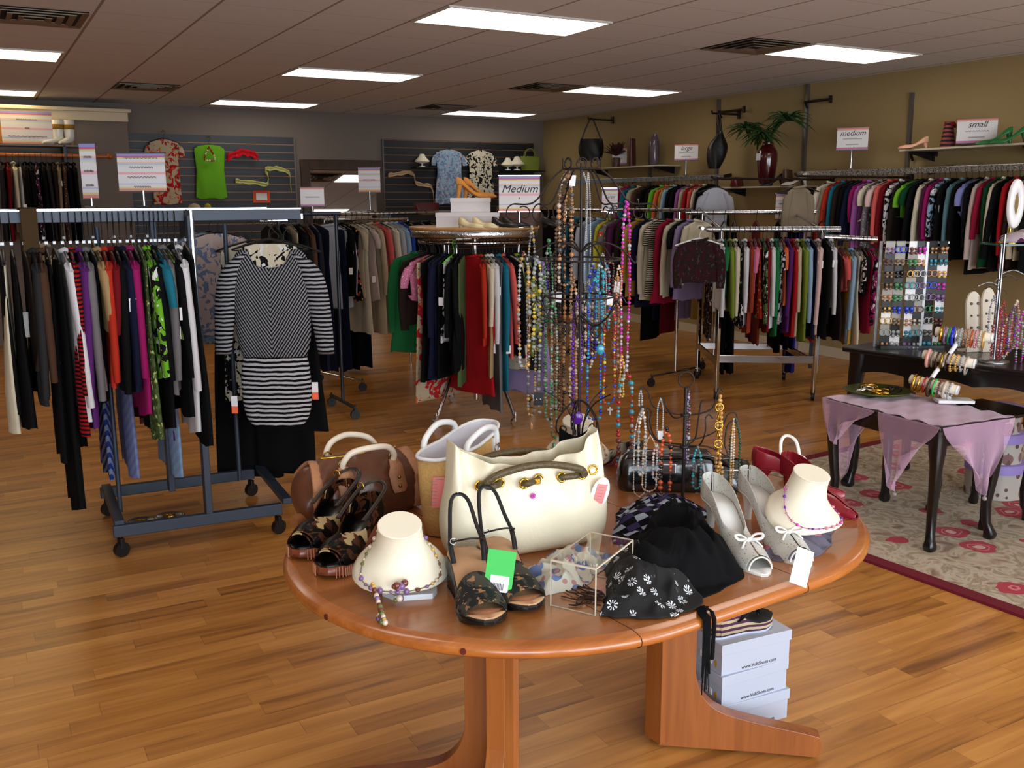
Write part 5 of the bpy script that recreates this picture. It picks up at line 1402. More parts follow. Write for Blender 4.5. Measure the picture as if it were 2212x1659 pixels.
bust_necklace(b1, rr1, ['olive', 'purple', 'brown', 'pearl', 'gold', 'pearl'], 'long olive, purple and pearl bead necklace trailing off the front bust', (.0025, .007), 1.2, 5, 1.7, tl)
b2, R2, rr2 = bust(1728, 1165, 'cream necklace bust with purple necklace, before the maroon pumps', 1.12, .62, .32, .05, base=False)
mb = MB(); mb.loft([[V((x*.05, y*.03+.015, z)) for x, y in ((-1, -1), (1, -1), (1, 1), (-1, 1))] for z in (0.0, .085)], sm=False); mb.build('base', plain('pale_grey_plastic', (200, 202, 206), .4), b2)
bust_necklace(b2, rr2, ['magenta', 'violet', 'pink', 'pink'], 'short purple and pink bead necklace on the right-hand bust', (.002, .005), 1.6, 8, 2.2, [])
p = T(1243, 1002); b3, R3, rr3 = bust(1246, 1008, 'white necklace bust with gold and enamel jewellery behind the tall stand', 1.12, 0, .35, .03)
bust_necklace(b3, rr3, ['gold', 'pearl', 'silver', 'amber'], 'gold and pearl necklace on the rear bust behind the stand pole', (.003, .006), 1.0, 12, 1.8, [])
# ---------------------------------------------------------------- handbags
def superell(w, d, z, n=40, e=.6, fx=None, cx=0):
    out = []
    for k in range(n):
        a = 2*PI*k/n; x = w*math.copysign(abs(math.cos(a))**e, math.cos(a)); y = d*math.copysign(abs(math.sin(a))**e, math.sin(a))
        dx, dy, dz = fx(x, y, z, a) if fx else (0, 0, 0); out.append(V((x+cx+dx, y+dy, z+dz)))
    return out
# cream bucket handbag with braided handles
a, b = T(975, 1235), T(1335, 1190); P = (T(985, 1225)+T(1322, 1172))/2; P.z = TT
d = T(1322, 1172)-T(985, 1225); wb = d.length; rzb = math.atan2(d.y, d.x)
nrm = V((-d.y, d.x, 0)).normalized(); P = P+nrm*.07
cb_ = thing('handbag', 'large cream leather handbag with braided olive handles and gold eyelets', 'handbag', P, rzb)
print('cream bag width', wb)
CRM = plain('cream_soft_leather', (236, 227, 198), .38, bump=.15, bs=120, coat=.15)
Wb = wb/2
def fx(x, y, z, a):
    t = z/.245; fold = .0
    gat = max(0, (t-.45)/.55)
    dy = .021*gat*math.sin(x*78+1.2)*(1 if y < 0 else -1)+.012*math.sin(x*26+z*22)*t*(1-gat*.5)+.005*math.sin(x*50-z*60)*t
    dz = gat*(.03*(abs(x)/Wb)**3*2.0-.022*(1-(abs(x)/Wb)**2)) if t > .8 else 0
    return (-.01*math.sin(t*PI)*math.copysign(1, x)*0, dy, dz)
mb = MB(); zz = [(0, .93, .055), (.008, .98, .07), (.03, 1.03, .078), (.07, 1.05, .08), (.11, 1.05, .076), (.15, 1.02, .066), (.18, .985, .056), (.205, .95, .048), (.225, .93, .045), (.245, .92, .045)]
mb.loft([superell(Wb*w, dd, z, 64, .62, fx) for z, w, dd in zz], 0, True, False); mb.build('body', CRM, cb_, solid=.003, sub=1, off=-1)
def bagpt(x, side, z):                                           # point on front/back wall
    w, dd = [(w, dd) for z_, w, dd in zz if z_ <= z+1e-6][-1]; c = max(-1, min(1, x/(Wb*w))); a = math.acos(math.copysign(abs(c)**(1/.62), c)); y = side*dd*abs(math.sin(a))**.62
    q = fx(x, y, z, a); return V((x+q[0], y+q[1]+side*.004, z+q[2]))
OLV = plain('olive_braided_leather', (104, 86, 50), .45, bump=1.0, bs=90, var=.4, vs=120)
for x in (-.66, -.42, -.16, .06, .34, .62, .82):
    for s in ((-1, 1) if abs(x) > .5 else (-1,)):
        q = bagpt(x*Wb, s, .185); o = MB(); o.torus(q, .0115, .003, 'Y', 16, 6); o.build('eyelet', GOLD, cb_)
for s, hi in ((-1, .030), (1, .024)):
    A, B = bagpt(-.66*Wb, s, .185), bagpt(.62*Wb if s < 0 else .62*Wb, s, .185); mb = MB()
    pts = [A+V((0, -s*.01, 0)), A+V((.005, s*.012, .006))]+[A.lerp(B, t)+V((0, s*.02, .012+hi*math.sin(t*PI)**.8)) for t in (.12, .25, .4, .55, .7, .85, .95)]+[B+V((0, s*.012, .004)), B+V((0, -s*.01, 0))]
    mb.tube(smooth(pts, 5), .0092, 10); mb.build('handle', OLV, cb_)
for x0, x1 in ((-.60, -.42), (-.16, .06), (.34, .56)):
    mb = MB(); mb.tube(smooth([bagpt(x0*Wb, -1, .185)+V((0, .006, 0)), bagpt((x0+.03)*Wb, -1, .185)-V((0, .008, 0)), bagpt((x1-.03)*Wb, -1, .185)-V((0, .008, 0)), bagpt(x1*Wb, -1, .185)+V((0, .006, 0))]), .008, 8)
    mb.build('drawcord', OLV, cb_)
q = bagpt(-.05*Wb, -1, .185); bx(q-V((0, .014, 0)), (.04, .006, .013)).build('name_plate', GOLD, cb_, bevel=.002)
mb = MB()
for i in range(7): mb.torus(bagpt(-.045*Wb, -1, .15)+V((.004*math.cos(i), -.003, .004*math.sin(i))), .003, .0008, 'Y', 8, 4)
mb.build('rhinestone_emblem', plain('magenta_stone', (200, 40, 170), .2), cb_)
q = bagpt(.86*Wb, -1, .15); tgo = MB(); tgo.loft([[V((.027*math.cos(k*PI/10), yy, .042*math.sin(k*PI/10))) for k in range(20)] for yy in (0, .0015)], sm=False); o = tgo.build('oval_tag', WHITEP, cb_); o.location = q+V((.0, -.012, -.02)); o.rotation_euler = (.1, .25, .1)
PNK = plain('pink_sticker', (246, 140, 136), .6)
bx((0, -.0012, -.001), (.03, .001, .05)).build('price_sticker', PNK, o); 
mb = MB()
for i in range(5): mb.box((-.002, -.0022, .016-i*.008), (.018-.002*(i % 2), .0006, .0012))
mb.build('sticker_print', INKL, o)
# cork tote with white trim
CORK = plain('cork', (228, 180, 108), .75, bump=.5, bs=120, var=.22, vs=160); WTR = plain('white_leather_trim', (236, 236, 234), .3, coat=.3)
pA = T(925, 1165); h_ = .0
# base corner left-front; the tote runs away to the right rear
cA, cB = T(930, 1163), T(1085, 1070); d = cB-cA; d.z = 0; Lt = .34; d.normalize(); rzt = math.atan2(d.y, d.x); Pc = cA+d*Lt*.46; Pc.z = TT
lo, hi = 0, .5
for _ in range(30):
    m_ = (lo+hi)/2
    if pj((cA.x, cA.y, TT+m_))[1] > 1000: lo = m_
    else: hi = m_
Ht_ = lo; print('tote height', Ht_)
ct = thing('tote_bag', 'cork tote bag with white trim and handles and a pink price tag', 'handbag', Pc, rzt)
tz = [(0, .40, .042), (.004, .44, .05), (.05, .455, .054), (Ht_*.5, .475, .058), (Ht_, .50, .060)]
def tf(x, y, z, a): return (0, 0, .03*(x/Lt+.5)*(z/Ht_)+.012*(z/Ht_)*abs(x/Lt)*2)
mb = MB(); mb.loft([superell(Lt*w, dd, z, 48, .7, tf) for z, w, dd in tz], 0, True, False); mb.build('body', CORK, ct, solid=.004, off=-1)
mb = MB(); rim = superell(Lt*.50, .060, Ht_, 48, .7, tf); mb.tube(rim, .005, 8, closed=True); mb.build('rim_trim', WTR, ct)
mb = MB(); mb.loft([[v*1.0-V((v.x*.03, v.y*.08, 0)) for v in superell(Lt*w, dd, z, 48, .7, tf)] for z, w, dd in tz[1:]], 0, True, False); mb.build('lining', plain('white_lining', (220, 218, 224), .6), ct)
for s in (-1, 1):
    mb = MB()
    for x in (-.22, .26):
        p0 = V((x*Lt, s*.062, Ht_*.98+.02)); mb.loft([[V((x*Lt+dx, s*(.061+.004*q), z)) for dx in (-.013, .013) for q in (0, 1)][i] for i in (0, 1, 3, 2)] if False else [[V((x*Lt-.013, s*.056, z)), V((x*Lt+.013, s*.056, z)), V((x*Lt+.013, s*.065, z)), V((x*Lt-.013, s*.065, z))] for z in (Ht_*.5, Ht_+.018)], sm=False)
    mb.build('strap_tab', WTR, ct, bevel=.002)
    mb = MB(); mb.tube(smooth([V((-.22*Lt, s*.066, Ht_-.005)), V((-.2*Lt, s*.064, Ht_+.035)), V((0.02*Lt, s*.07, Ht_+.06)), V((.24*Lt, s*.064, Ht_+.045)), V((.26*Lt, s*.066, Ht_+.005))], 6), .0085, 10); mb.build('handle', WTR, ct)
    mb = MB()
    for x in (-.22, .26): mb.torus((x*Lt, s*.068, Ht_-.012), .011, .002, 'Y', 14, 6); mb.torus((x*Lt, s*.068, Ht_-.034), .009, .002, 'X', 12, 6)
    mb.build('ring', SILVER, ct)
    mb = MB()
    for x in (-.22, .26): mb.tube(smooth([(x*Lt, s*.068, Ht_-.03), (x*Lt+.006, s*.07, Ht_-.07), (x*Lt+.002, s*.068, Ht_-.13)]), .005, 6)
    mb.build('strap_tail', WTR, ct)
lw = atd(953, 1040, pj(cA)[2]-.035)-V((Pc.x, Pc.y, TT)); lt = V((-.492*Lt, -.034, .130)); q = Matrix.Rotation(rzt, 3, 'Z') @ lt+Pc; print('tote tag at', pj(q)); o = bx((0, 0, 0), (.034, .002, .08)).build('price_tag', PNK, ct, bevel=.0008); o.location = lt; o.rotation_euler = (0, .06, -.95)
mb = MB()
for i in range(8): mb.box((-.012, -.0016, .03-i*.009), (.014, .0006, .0012))
mb.box((0, -.0016, .035), (.02, .0006, .002)); mb.build('tag_print', INKL, o)
# brown studded handbag
BRN = plain('brown_soft_leather', (112, 66, 44), .32, bump=1.0, bs=16, coat=.2, var=.35, vs=14); TNT = plain('tan_trim_leather', (170, 118, 82), .45, bump=.5, bs=200)
cL = T(695, 1152); cR = T(915, 1108); d = cR-cL; d.z = 0; Wn = d.length; d.normalize(); rzn = math.atan2(d.y, d.x); n_ = V((-d.y, d.x, 0)); Pb = cL+d*Wn*.52+n_*.10; Pb.z = TT
bb = thing('handbag', 'brown studded leather handbag with tan trim and cream handles, at left', 'handbag', Pb, rzn)
Wh = .185; bz = [(0, .86, .07), (.01, .95, .082), (.05, 1.04, .09), (.09, 1.04, .085), (.12, .98, .07), (.145, .84, .05), (.165, .66, .032), (.178, .5, .02)]
def bfx(x, y, z, a): return (.004*math.sin(z*70+x*30), (.011*math.sin(x*48+z*40)+.006*math.sin(x*95-z*60))*min(1, z/.05), .016*math.sin(x*30)*(z/.18)*.5)
mb = MB(); mb.loft([superell(Wh*w, dd, z, 56, .75, bfx) for z, w, dd in bz]); mb.build('body', BRN, bb, sub=1)
def bp(x, s, z):
    w, dd = [(w, dd) for z_, w, dd in bz if z_ <= z+1e-6][-1]; c = max(-1, min(1, x/(Wh*w))); a = math.acos(math.copysign(abs(c)**(1/.75), c)); y = s*dd*abs(math.sin(a))**.75; return V((x, y+s*.003, z))
for x in (-.8, .8):
    mb = MB(); pts = [bp(x*Wh, -1, z) for z in (.012, .05, .09, .118)]+[V((x*Wh*.9, 0, .165))]+[bp(x*Wh, 1, z) for z in (.118, .09, .05, .012)]; mb.tube(smooth(pts, 4), .016, 8, flat=.3, up=(0, -1, 0)); mb.build('end_strap', TNT, bb)
for s in (-1, 1):
    for x in (-.38, .42):
        mb = MB(); mb.loft([[bp((x+dx)*Wh, s, z)+V((0, s*(.004), 0)) for dx in (-.13*q, -.13*q*.0, .13*q)]+[bp((x+dx)*Wh, s, z)+V((0, s*.0, 0)) for dx in (.13*q, -.13*q)] for z, q in ((.07, .7), (.085, 1.0), (.12, 1.0), (.14, .8), (.155, .55))]); mb.build('handle_tab', TNT, bb)
        mb = MB()
        for z in (.088, .112): mb.sph(bp(x*Wh, s, z)+V((0, s*.004, 0)), .0055)
        mb.build('stud', plain('antique_brass', (150, 120, 60), .3, 1), bb)
    mb = MB(); A, B = bp(-.38*Wh, s, .15), bp(.42*Wh, s, .15)
    mb.tube(smooth([A, A+V((-.0, s*.01, .02)), A.lerp(B, .15)+V((0, s*.02, .045)), A.lerp(B, .5)+V((0, s*.035, .055)), A.lerp(B, .85)+V((0, s*.02, .045)), B+V((0, s*.01, .02)), B], 5), .0085, 8); mb.build('handle', plain('cream_handle_leather', (226, 212, 190), .4, coat=.2), bb)
    mb = MB(); mb.torus(A+V((0, 0, .012)), .011, .0022, 'Y', 12, 6); mb.torus(B+V((0, 0, .012)), .011, .0022, 'Y', 12, 6); mb.build('ring', plain('antique_brass', (150, 120, 60)), bb)
mb = MB(); mb.tube([bp(t*Wh, -1, .165)+V((0, .02, .008)) for t in [-.6+i*.1 for i in range(13)]], .003, 6); mb.build('zip', GOLD, bb)
# tan roll poking out left of the brown bag
o = MB(); o.tube([(-.0, 0, .022), (.05, .02, .024), (.1, .05, .022)], [.016, .022, .018], 12); o = o.build('coin_purse', plain('tan_pouch_leather', (150, 96, 56), .5), sub=1); o.location = T(640, 1150)+V((0, .02, 0)); o.rotation_euler = (0, 0, rzn); tag(o, 'small tan leather pouch at the left edge of the table', 'purse')
# black patent handbag and black shoe behind the small stand
PAT = plain('black_patent', (12, 12, 13), .12, coat=1)
P = T(1450, 1068); o = thing('handbag', 'black patent handbag with silver clasp behind the small jewellery stand', 'handbag', P+V((.03, .06, 0)), FR-.05)
mb = MB(); mb.loft([superell(w, dd, z, 40, .5, lambda x, y, z, a: (0, .003*math.sin(x*60), .004*math.sin(x*25))) for z, w, dd in ((0, .145, .05), (.01, .155, .055), (.06, .15, .055), (.10, .14, .045), (.115, .12, .03))]); mb.build('body', PAT, o, sub=1)
mb = MB(); mb.tube(smooth([(-.12, -.03, .10), (-.05, -.06, .115), (.06, -.06, .118), (.15, -.03, .10), (.2, .0, .04)], 5), .007, 8, flat=.6); mb.build('strap', PAT, o); bx((.0, -.056, .075), (.04, .006, .03)).build('clasp', SILVER, o, bevel=.003)
o = thing('clutch_bag', 'wrinkled black patent pouch right of the small jewellery stand', 'handbag', T(1570, 1062)+V((0, .05, 0)), FR+.1)
mb = MB(); mb.loft([superell(w, dd, z, 40, .7, lambda x, y, z, a: (0, .006*math.sin(x*90+z*60), .006*math.sin(x*45))) for z, w, dd in ((0, .12, .05), (.02, .13, .055), (.06, .12, .04), (.085, .1, .02))]); mb.build('body', PAT, o, sub=1); mb = MB(); mb.tube([(-.09, -.035, .06), (.09, -.035, .062)], .003, 6); mb.build('zip', SILVER, o)
gpump(1300, 985, 1375, 1030, 'black pointed pump with pink sole left of the small stand', PAT, BLKS, L=.24, hh=.06, sole=plain('pink_sole', (200, 110, 120), .5))
# ---------------------------------------------------------------- scarves heaped on the table
def heap(px_pts, height, mat, label, seed, folds=9, name='scarf', cat='scarf', amp=.012, hprof=.7, parent=None, z=TT, fringe=None, rings=24, sub=1, peak=None):
    P = [T(x, y, z) for x, y in px_pts]; c = sum(P, V((0, 0, 0)))/len(P)
    if peak: c = T(peak[0], peak[1], z)
    n = 110; loop = smooth(P+[P[0]], 8)[:-1]; d = [0]
    for a, b in zip(loop, loop[1:]+[loop[0]]): d.append(d[-1]+(b-a).length)
    L = d[-1]; out = []; j = 0
    for k in range(n):
        s = L*k/n
        while d[j+1] < s: j += 1
        q_ = loop[j].lerp(loop[(j+1) % len(loop)], (s-d[j])/max(1e-9, d[j+1]-d[j])); out.append(c+(q_-c)*(1+.10*mnoise.noise(V((q_.x*16, q_.y*16, seed)))+.05*mnoise.noise(V((q_.x*45, q_.y*45, seed)))))
    rn = random.Random(seed); ph = [rn.uniform(0, 6) for _ in range(5)]; rg = []
    for i in range(rings+1):
        t = i/rings; ring = []                                    # 0 = rim, 1 = centre
        for k, q in enumerate(out):
            a = 2*PI*k/n; f = 1+.06*math.sin(a*folds*.5+ph[0])*(1-t); v = c+(q-c)*(1-t)**.9*f
            u_ = min(1, t*1.15); hgt = height*(u_*u_*(3-2*u_))**hprof
            wx_, wy_ = v.x*13+mnoise.noise(V((v.x*6, v.y*6, seed)))*1.6, v.y*7+mnoise.noise(V((v.x*5+9, v.y*6, seed)))*2.0
            rd = 1-abs(mnoise.noise(V((wx_, wy_, seed*1.7))))*2.4; r2 = 1-abs(mnoise.noise(V((wx_*2.1, wy_*2.1, seed*.7+4))))*2.4
            w = amp*(rd*1.9+r2*.8-1.3)+mnoise.noise(V((v.x*7+seed, v.y*7, 0)))*amp*1.5
            rz__ = .003+max(0, hgt+w*min(1, t*5)); ring.append(V((v.x-c.x, v.y-c.y, rz__)))
        rg.append(ring)
    base = [V((v.x, v.y, .0005)) for v in rg[0]]
    mb = MB(); mb.loft([base]+rg[:-1]+[[V((0, 0, rg[-2][0].z))+(v-V((0, 0, v.z)))*.02 for v in rg[-2]]]); o = mb.build(name, mat, parent, sub=sub); o.location = c
    if label: tag(o, label, cat)
    return o, c, rg
BKF = fabric((15, 15, 17))
blk, c_, rg = heap([(1300, 1300), (1330, 1215), (1385, 1160), (1440, 1120), (1500, 1125), (1560, 1180), (1600, 1235), (1590, 1265), (1520, 1290), (1440, 1305), (1350, 1330)], .098, BKF, 'black chiffon scarf with white flower embroidery heaped at the table front', 5, 11, amp=.024, peak=(1480, 1220))
# embroidered front part as its own lying cloth
EMB = None
def emb_mat():
    k = NT('black_cloth_white_flowers'); b = k.b; b.inputs['Roughness'].default_value = .85; co = obc(k)
    v = k.n('ShaderNodeTexVoronoi', inp={'Scale': 30, 'Randomness': .7}); k.l(co, v.inputs['Vector'])
    sb = k.n('ShaderNodeVectorMath', operation='SUBTRACT'); sc_ = k.n('ShaderNodeVectorMath', operation='SCALE'); sc_.inputs['Scale'].default_value = 1
    k.l(co, sb.inputs[0]); k.l(v.outputs['Position'], sb.inputs[1]); s2 = k.n('ShaderNodeSeparateXYZ'); k.l(sb.outputs[0], s2.inputs[0])
    an = k.math('ARCTAN2', s2.outputs[1], s2.outputs[0]); pet = k.math('GREATER_THAN', k.math('SINE', k.math('MULTIPLY', an, 9)), .1)
    dd = v.outputs['Distance']; ring = k.math('MULTIPLY', k.math('GREATER_THAN', dd, .12), k.math('LESS_THAN', dd, .36)); f = k.math('MULTIPLY', pet, ring)
    wn = k.n('ShaderNodeSeparateColor'); k.l(v.outputs['Color'], wn.inputs[0]); on = k.math('GREATER_THAN', wn.outputs[0], .2)
    c1 = k.mix(k.math('MULTIPLY', f, on), lin((10, 10, 11)), lin((225, 230, 236))); c2 = k.mix(k.math('MULTIPLY', f, k.math('SUBTRACT', 1, on)), c1, lin((70, 70, 70)))
    k.l(c2, b.inputs['Base Color']); return k.m
EMB = emb_mat()
o2, c2, rg2 = heap([(1296, 1328), (1308, 1250), (1335, 1195), (1400, 1178), (1460, 1200), (1500, 1262), (1508, 1300), (1455, 1326), (1380, 1342)], .062, EMB, None, 9, 7, amp=.013, name='embroidered_end', peak=(1395, 1265)); o2.parent = blk; o2.location = c2-c_+V((-.004, -.01, .004))
mb = MB(); rn = random.Random(3)
EY = lambda x: TCY+(x-TCX)*math.tan(TAN_)-TR/math.cos(TAN_)
for i in range(26):
    x = T(1513+i*1.0-6, 1330, TT); x = V((x.x, EY(x.x)-.004-.002*rn.random(), TT-.002)); x2 = atz(1513+i*1.0-8, 1310, TT+.004); l_ = rn.uniform(.06, .17)
    mb.tube([x2, V((x.x, EY(x.x)+.012, TT+.004)), x, x-V((0, .001, l_*.5)), x-V((rn.uniform(-.004, .004), .0, l_))], .0013, 4)
mb.loft([[V((q.x+dx, q.y, q.z)) for dx in (-.004, .004)]+[V((q.x+dx, q.y+.004, q.z)) for dx in (.004, -.004)] for q in (V((x2.x-.01, EY(x2.x)+.03, TT+.006)), V((x2.x-.01, EY(x2.x)+.004, TT+.004)), V((x2.x-.01, EY(x2.x)-.006, TT-.01)), V((x2.x-.012, EY(x2.x)-.006, TT-.1)))])
o = mb.build('fringe', BKF, blk); o.location = -c_
mb = MB(); rn = random.Random(8)
for i in range(16):
    a = T(1300+rn.uniform(-6, 10), 1285+rn.uniform(-14, 24), TT+.006); e = T(1300-rn.uniform(30, 88), 1262+rn.uniform(-4, 46), TT+.003); mb.tube(smooth([a, a.lerp(e, .35)+V((rn.uniform(-.01, .01), rn.uniform(-.015, .015), .002)), a.lerp(e, .7)+V((rn.uniform(-.012, .012), rn.uniform(-.012, .012), 0)), e]), .0016, 4)
o = mb.build('tassel_threads', plain('dark_brown_thread', (50, 28, 22), .8), blk); o.location = -c_
heap([(1120, 1255), (1150, 1225), (1220, 1200), (1290, 1195), (1325, 1215), (1290, 1245), (1235, 1275), (1175, 1290), (1140, 1275)], .035, fabric((232, 226, 204), 'floral', (120, 140, 190), (216, 150, 150), s=1.0), 'cream floral silk scarf crumpled under the clear riser', 21, 9, amp=.015)
heap([(830, 1262), (880, 1225), (950, 1200), (1010, 1215), (960, 1255), (900, 1268)], .03, fabric((150, 150, 140), 'floral', (196, 176, 150), (100, 110, 120), s=.6), 'grey floral scarf crumpled behind the front bust', 22, 9, amp=.008)
heap([(1325, 1170), (1335, 1110), (1375, 1082), (1440, 1085), (1505, 1095), (1530, 1125), (1480, 1170), (1400, 1200)], .05, fabric((70, 60, 110), 'plaid', (26, 24, 34), (190, 206, 226), s=2.2), 'blue, purple and white checked scarf between cream bag and black scarf', 23, 13, amp=.014)
heap([(1640, 1200), (1660, 1160), (1720, 1145), (1790, 1138), (1800, 1165), (1775, 1195), (1730, 1210), (1680, 1215)], .04, fabric((112, 106, 122), 'dots', (206, 120, 130), s=2.4), 'grey scarf with big pink dots below the right-hand bust', 24, 7, amp=.008)
heap([(1030, 1300), (1080, 1240), (1060, 1225), (1000, 1240)], .012, fabric((206, 196, 180)), 'pale cloth peeping out under the black cut-out sandals', 25, 5, amp=.004)
# clear acrylic riser
A, B, C_, D = T(1190, 1308), T(1286, 1330), T(1352, 1262), T(1256, 1238); cen = (A+B+C_+D)/4; u1 = (B-A); u1.z = 0; w_ = u1.length; u1.normalize(); v1 = V((-u1.y, u1.x, 0)); dp = abs((D-A).dot(v1)); lo, hi = 0, .3
for _ in range(30):
    m_ = (lo+hi)/2
    if pj((A.x, A.y, TT+m_))[1] > 1210: lo = m_
    else: hi = m_
print('riser', w_, dp, lo)
ri = thing('acrylic_riser', 'clear acrylic display riser standing empty beside the black scarf', 'display stand', (A+B)/2+v1*dp/2, math.atan2(u1.y, u1.x))
ACR = plain('clear_acrylic_sheet', (250, 252, 252), .02, 0, 0, trans=1.0, ior=1.2); EDGE = plain('acrylic_edge', (214, 206, 184), .3)
for n_, c, d_ in (('front_panel', (0, -dp/2, lo/2), (w_, .003, lo)), ('back_panel', (0, dp/2, lo/2), (w_, .003, lo)), ('top_panel', (0, 0, lo), (w_, dp, .003))): bx(c, d_).build(n_, ACR, ri)
mb = MB()
for s in (-1, 1):
    for x in (-1, 1): mb.box((x*w_/2, s*dp/2, lo/2), (.0018, .0034, lo))
    mb.box((0, s*dp/2, lo), (w_, .0036, .0036)); mb.box((s*w_/2, 0, lo), (.0018, dp, .0032)); mb.box((0, s*dp/2, .001), (w_, .003, .0016))
mb.build('panel_edges', EDGE, ri)
# ---------------------------------------------------------------- tall wrought-iron necklace stand
S0 = V((1.575, 2.40, TT)); dS = pj(S0)[2]
def SP(px, py, dd=0.0): q = atd(px, py, dS+dd); return q
st = thing('necklace_stand', 'tall wrought-iron necklace stand with scrolls, loaded with bead strands', 'jewellery stand', S0)
def sp(px, py, dd=0.0): return SP(px, py, dd)-S0
def zat(py):
    lo, hi = 0, 2
    for _ in range(40):
        m_ = (lo+hi)/2
        if pj((S0.x, S0.y, m_))[1] > py: lo = m_
        else: hi = m_
    return lo
zb_ = zat(905)-TT; ztop = zat(352)-TT
MB().lathe([(.055, 0), (.055, .006), (.03, .01), (.0, .01)], 28, cb=False).build('base', plain('grey_marble', (180, 176, 176), .3), st)
MB().tube([(0, 0, .008), (0, 0, zb_-.1)], .010, 12).build('pole', plain('black_satin', (20, 18, 20), .35), st)
MB().tube([(0, 0, zb_-.1), (0, 0, ztop)], .004, 8).build('centre_rod', IRON, st)
MB().torus((0, 0, zat(365)-TT), .055, .0028, n=36).build('top_ring', IRON, st)
MB().torus((0, 0, zat(560)-TT), .12, .0028, n=40).build('middle_ring', IRON, st)
MB().torus((0, 0, zat(640)-TT), .10, .0028, n=40).build('lower_ring', IRON, st)
def scroll(c, r, a0, turns, sgn, dirv, n=26, r1=.25):
    out = []
    for i in range(n+1):
        t = i/n; a = a0+sgn*turns*2*PI*t; rr_ = r*(1-(1-r1)*t); out.append(V(c)+V(dirv)*rr_*math.cos(a)+V((0, 0, rr_*math.sin(a))))
    return out
for k in range(8):
    a = 2*PI*k/8+.2; d = V((math.cos(a), math.sin(a), 0)); n_ = V((-d.y, d.x, 0)); z1 = zat(365)-TT
    mb = MB(); mb.tube(scroll(d*.055+V((0, 0, z1+.018)), .018, -PI/2, .8, 1, n_, r1=.5), .002, 5)
    mb.build('crown_loop', IRON, st)
for k in range(6):
    a = 2*PI*k/6+.35; d = V((math.cos(a), math.sin(a), 0)); z1 = zat(365)-TT; z2 = zat(455)-TT
    mb = MB(); e = d*.20+V((0, 0, z2+.02)); mb.tube(smooth([d*.055+V((0, 0, z1)), d*.09+V((0, 0, z1-.03)), d*.14+V((0, 0, z2+.025)), e], 6), .0026, 6)
    mb.tube(scroll(e-V((0, 0, .028))-d*.0, .028, PI/2, .85, -1, d, r1=.4), .0022, 5); mb.tube(scroll(e-V((0, 0, .028))-d*.03, .022, PI*.3, .85, 1, d, r1=.4), .002, 5); mb.build('scroll_arm', IRON, st)
    z3 = zat(560)-TT; mb = MB(); mb.tube(smooth([V((0, 0, z3+.02)), d*.06+V((0, 0, z3+.05)), d*.12+V((0, 0, z3+.03)), d*.16+V((0, 0, z3-.01)), d*.165+V((0, 0, z3+.012))], 5), .0026, 6); mb.build('scroll_arm', IRON, st)
    z4 = zat(680)-TT; a += .5; d = V((math.cos(a), math.sin(a), 0)); mb = MB(); mb.tube(smooth([V((0, 0, z4)), d*.05+V((0, 0, z4-.03)), d*.10+V((0, 0, z4+.0)), d*.13+V((0, 0, z4+.05)), d*.15+V((0, 0, z4+.03))], 5), .0024, 6); mb.tube(scroll(d*.06+V((0, 0, z4-.05)), .03, 0, 1.1, 1, d, r1=.25), .002, 5); mb.build('scroll_arm', IRON, st)
for k in range(5):                                               # scrolled basket above the pole
    a = 2*PI*k/5+.1; d = V((math.cos(a), math.sin(a), 0)); mb = MB()
    mb.tube(smooth([V((0, 0, zb_+.06)), d*.03+V((0, 0, zb_+.045)), d*.065+V((0, 0, zb_)), d*.07+V((0, 0, zb_-.03))], 5)+scroll(d*.052+V((0, 0, zb_-.032)), .018, 0, 1.1, -1, d, r1=.3), .0024, 6); mb.build('base_scroll', IRON, st)
    mb = MB(); mb.tube(smooth([d*.01+V((0, 0, zb_-.1)), d*.015+V((0, 0, zb_-.02)), d*.05+V((0, 0, zb_+.05)), d*.11+V((0, 0, zb_+.09))], 5), .002, 5); mb.build('base_scroll', IRON, st)
GNK = 'necklaces on the tall wrought-iron stand'
def strand(px, top, bot, w, mats, r, label, seed, dd=-.02, gap=1.05, vary=0, name='bead_necklace', pend=None, tagat=None):
    a = SP(px, top, dd); b = SP(px, bot, dd); drop = a.z-b.z; sd = V((_r0.x, _r0.y, 0)); wm = w/F*dS
    n = 44; pts = []; rn = random.Random(seed)
    for i in range(n+1):
        t = i/n; s = -1 if t < .5 else 1; u = abs(1-2*t)            # u 1 at the hook, 0 at the bottom
        x = wm/2*s*math.sin(min(1, (1-u)*5)*PI/2)*(1 if u > .12 else math.sqrt(max(0, 1-(1-u/.12)**2))); z = -drop*(1-u) if u > .12 else -drop*(.88+.12*math.sqrt(max(0, 1-(u/.12)**2))*1)
        pts.append(a+sd*(x+.0015*math.sin(t*20+seed))+V((0, 0, z)))
    o = chain(pts, mats, r, label, seed, gap=gap, name=name, group=GNK)
    if pend:
        mb = MB(); k = pend[0]
        if k == 'disc': mb.sph((0, 0, 0), pend[1], 0, 14, 8, (1, .35, 1.25))
        elif k == 'drop': mb.sph((0, 0, 0), pend[1], 0, 10, 8, (.7, .5, 1.8))
        elif k == 'cross': mb.box((0, 0, 0), (pend[1]*.5, .004, pend[1]*2.4)); mb.box((0, 0, pend[1]*.4), (pend[1]*1.6, .004, pend[1]*.5))
        q = mb.build('pendant', BEADS[pend[2]], o); q.location = b-V((0, 0, pend[1]*1.1)); q.rotation_euler = (0, 0, FR)
    if tagat:
        q = bx((0, 0, 0), (.018, .001, .032)).build('price_tag', WHITEP, o, bevel=.0005); q.location = SP(px+tagat[0], tagat[1], dd-.02); q.rotation_euler = (0, .1, FR)
    return o
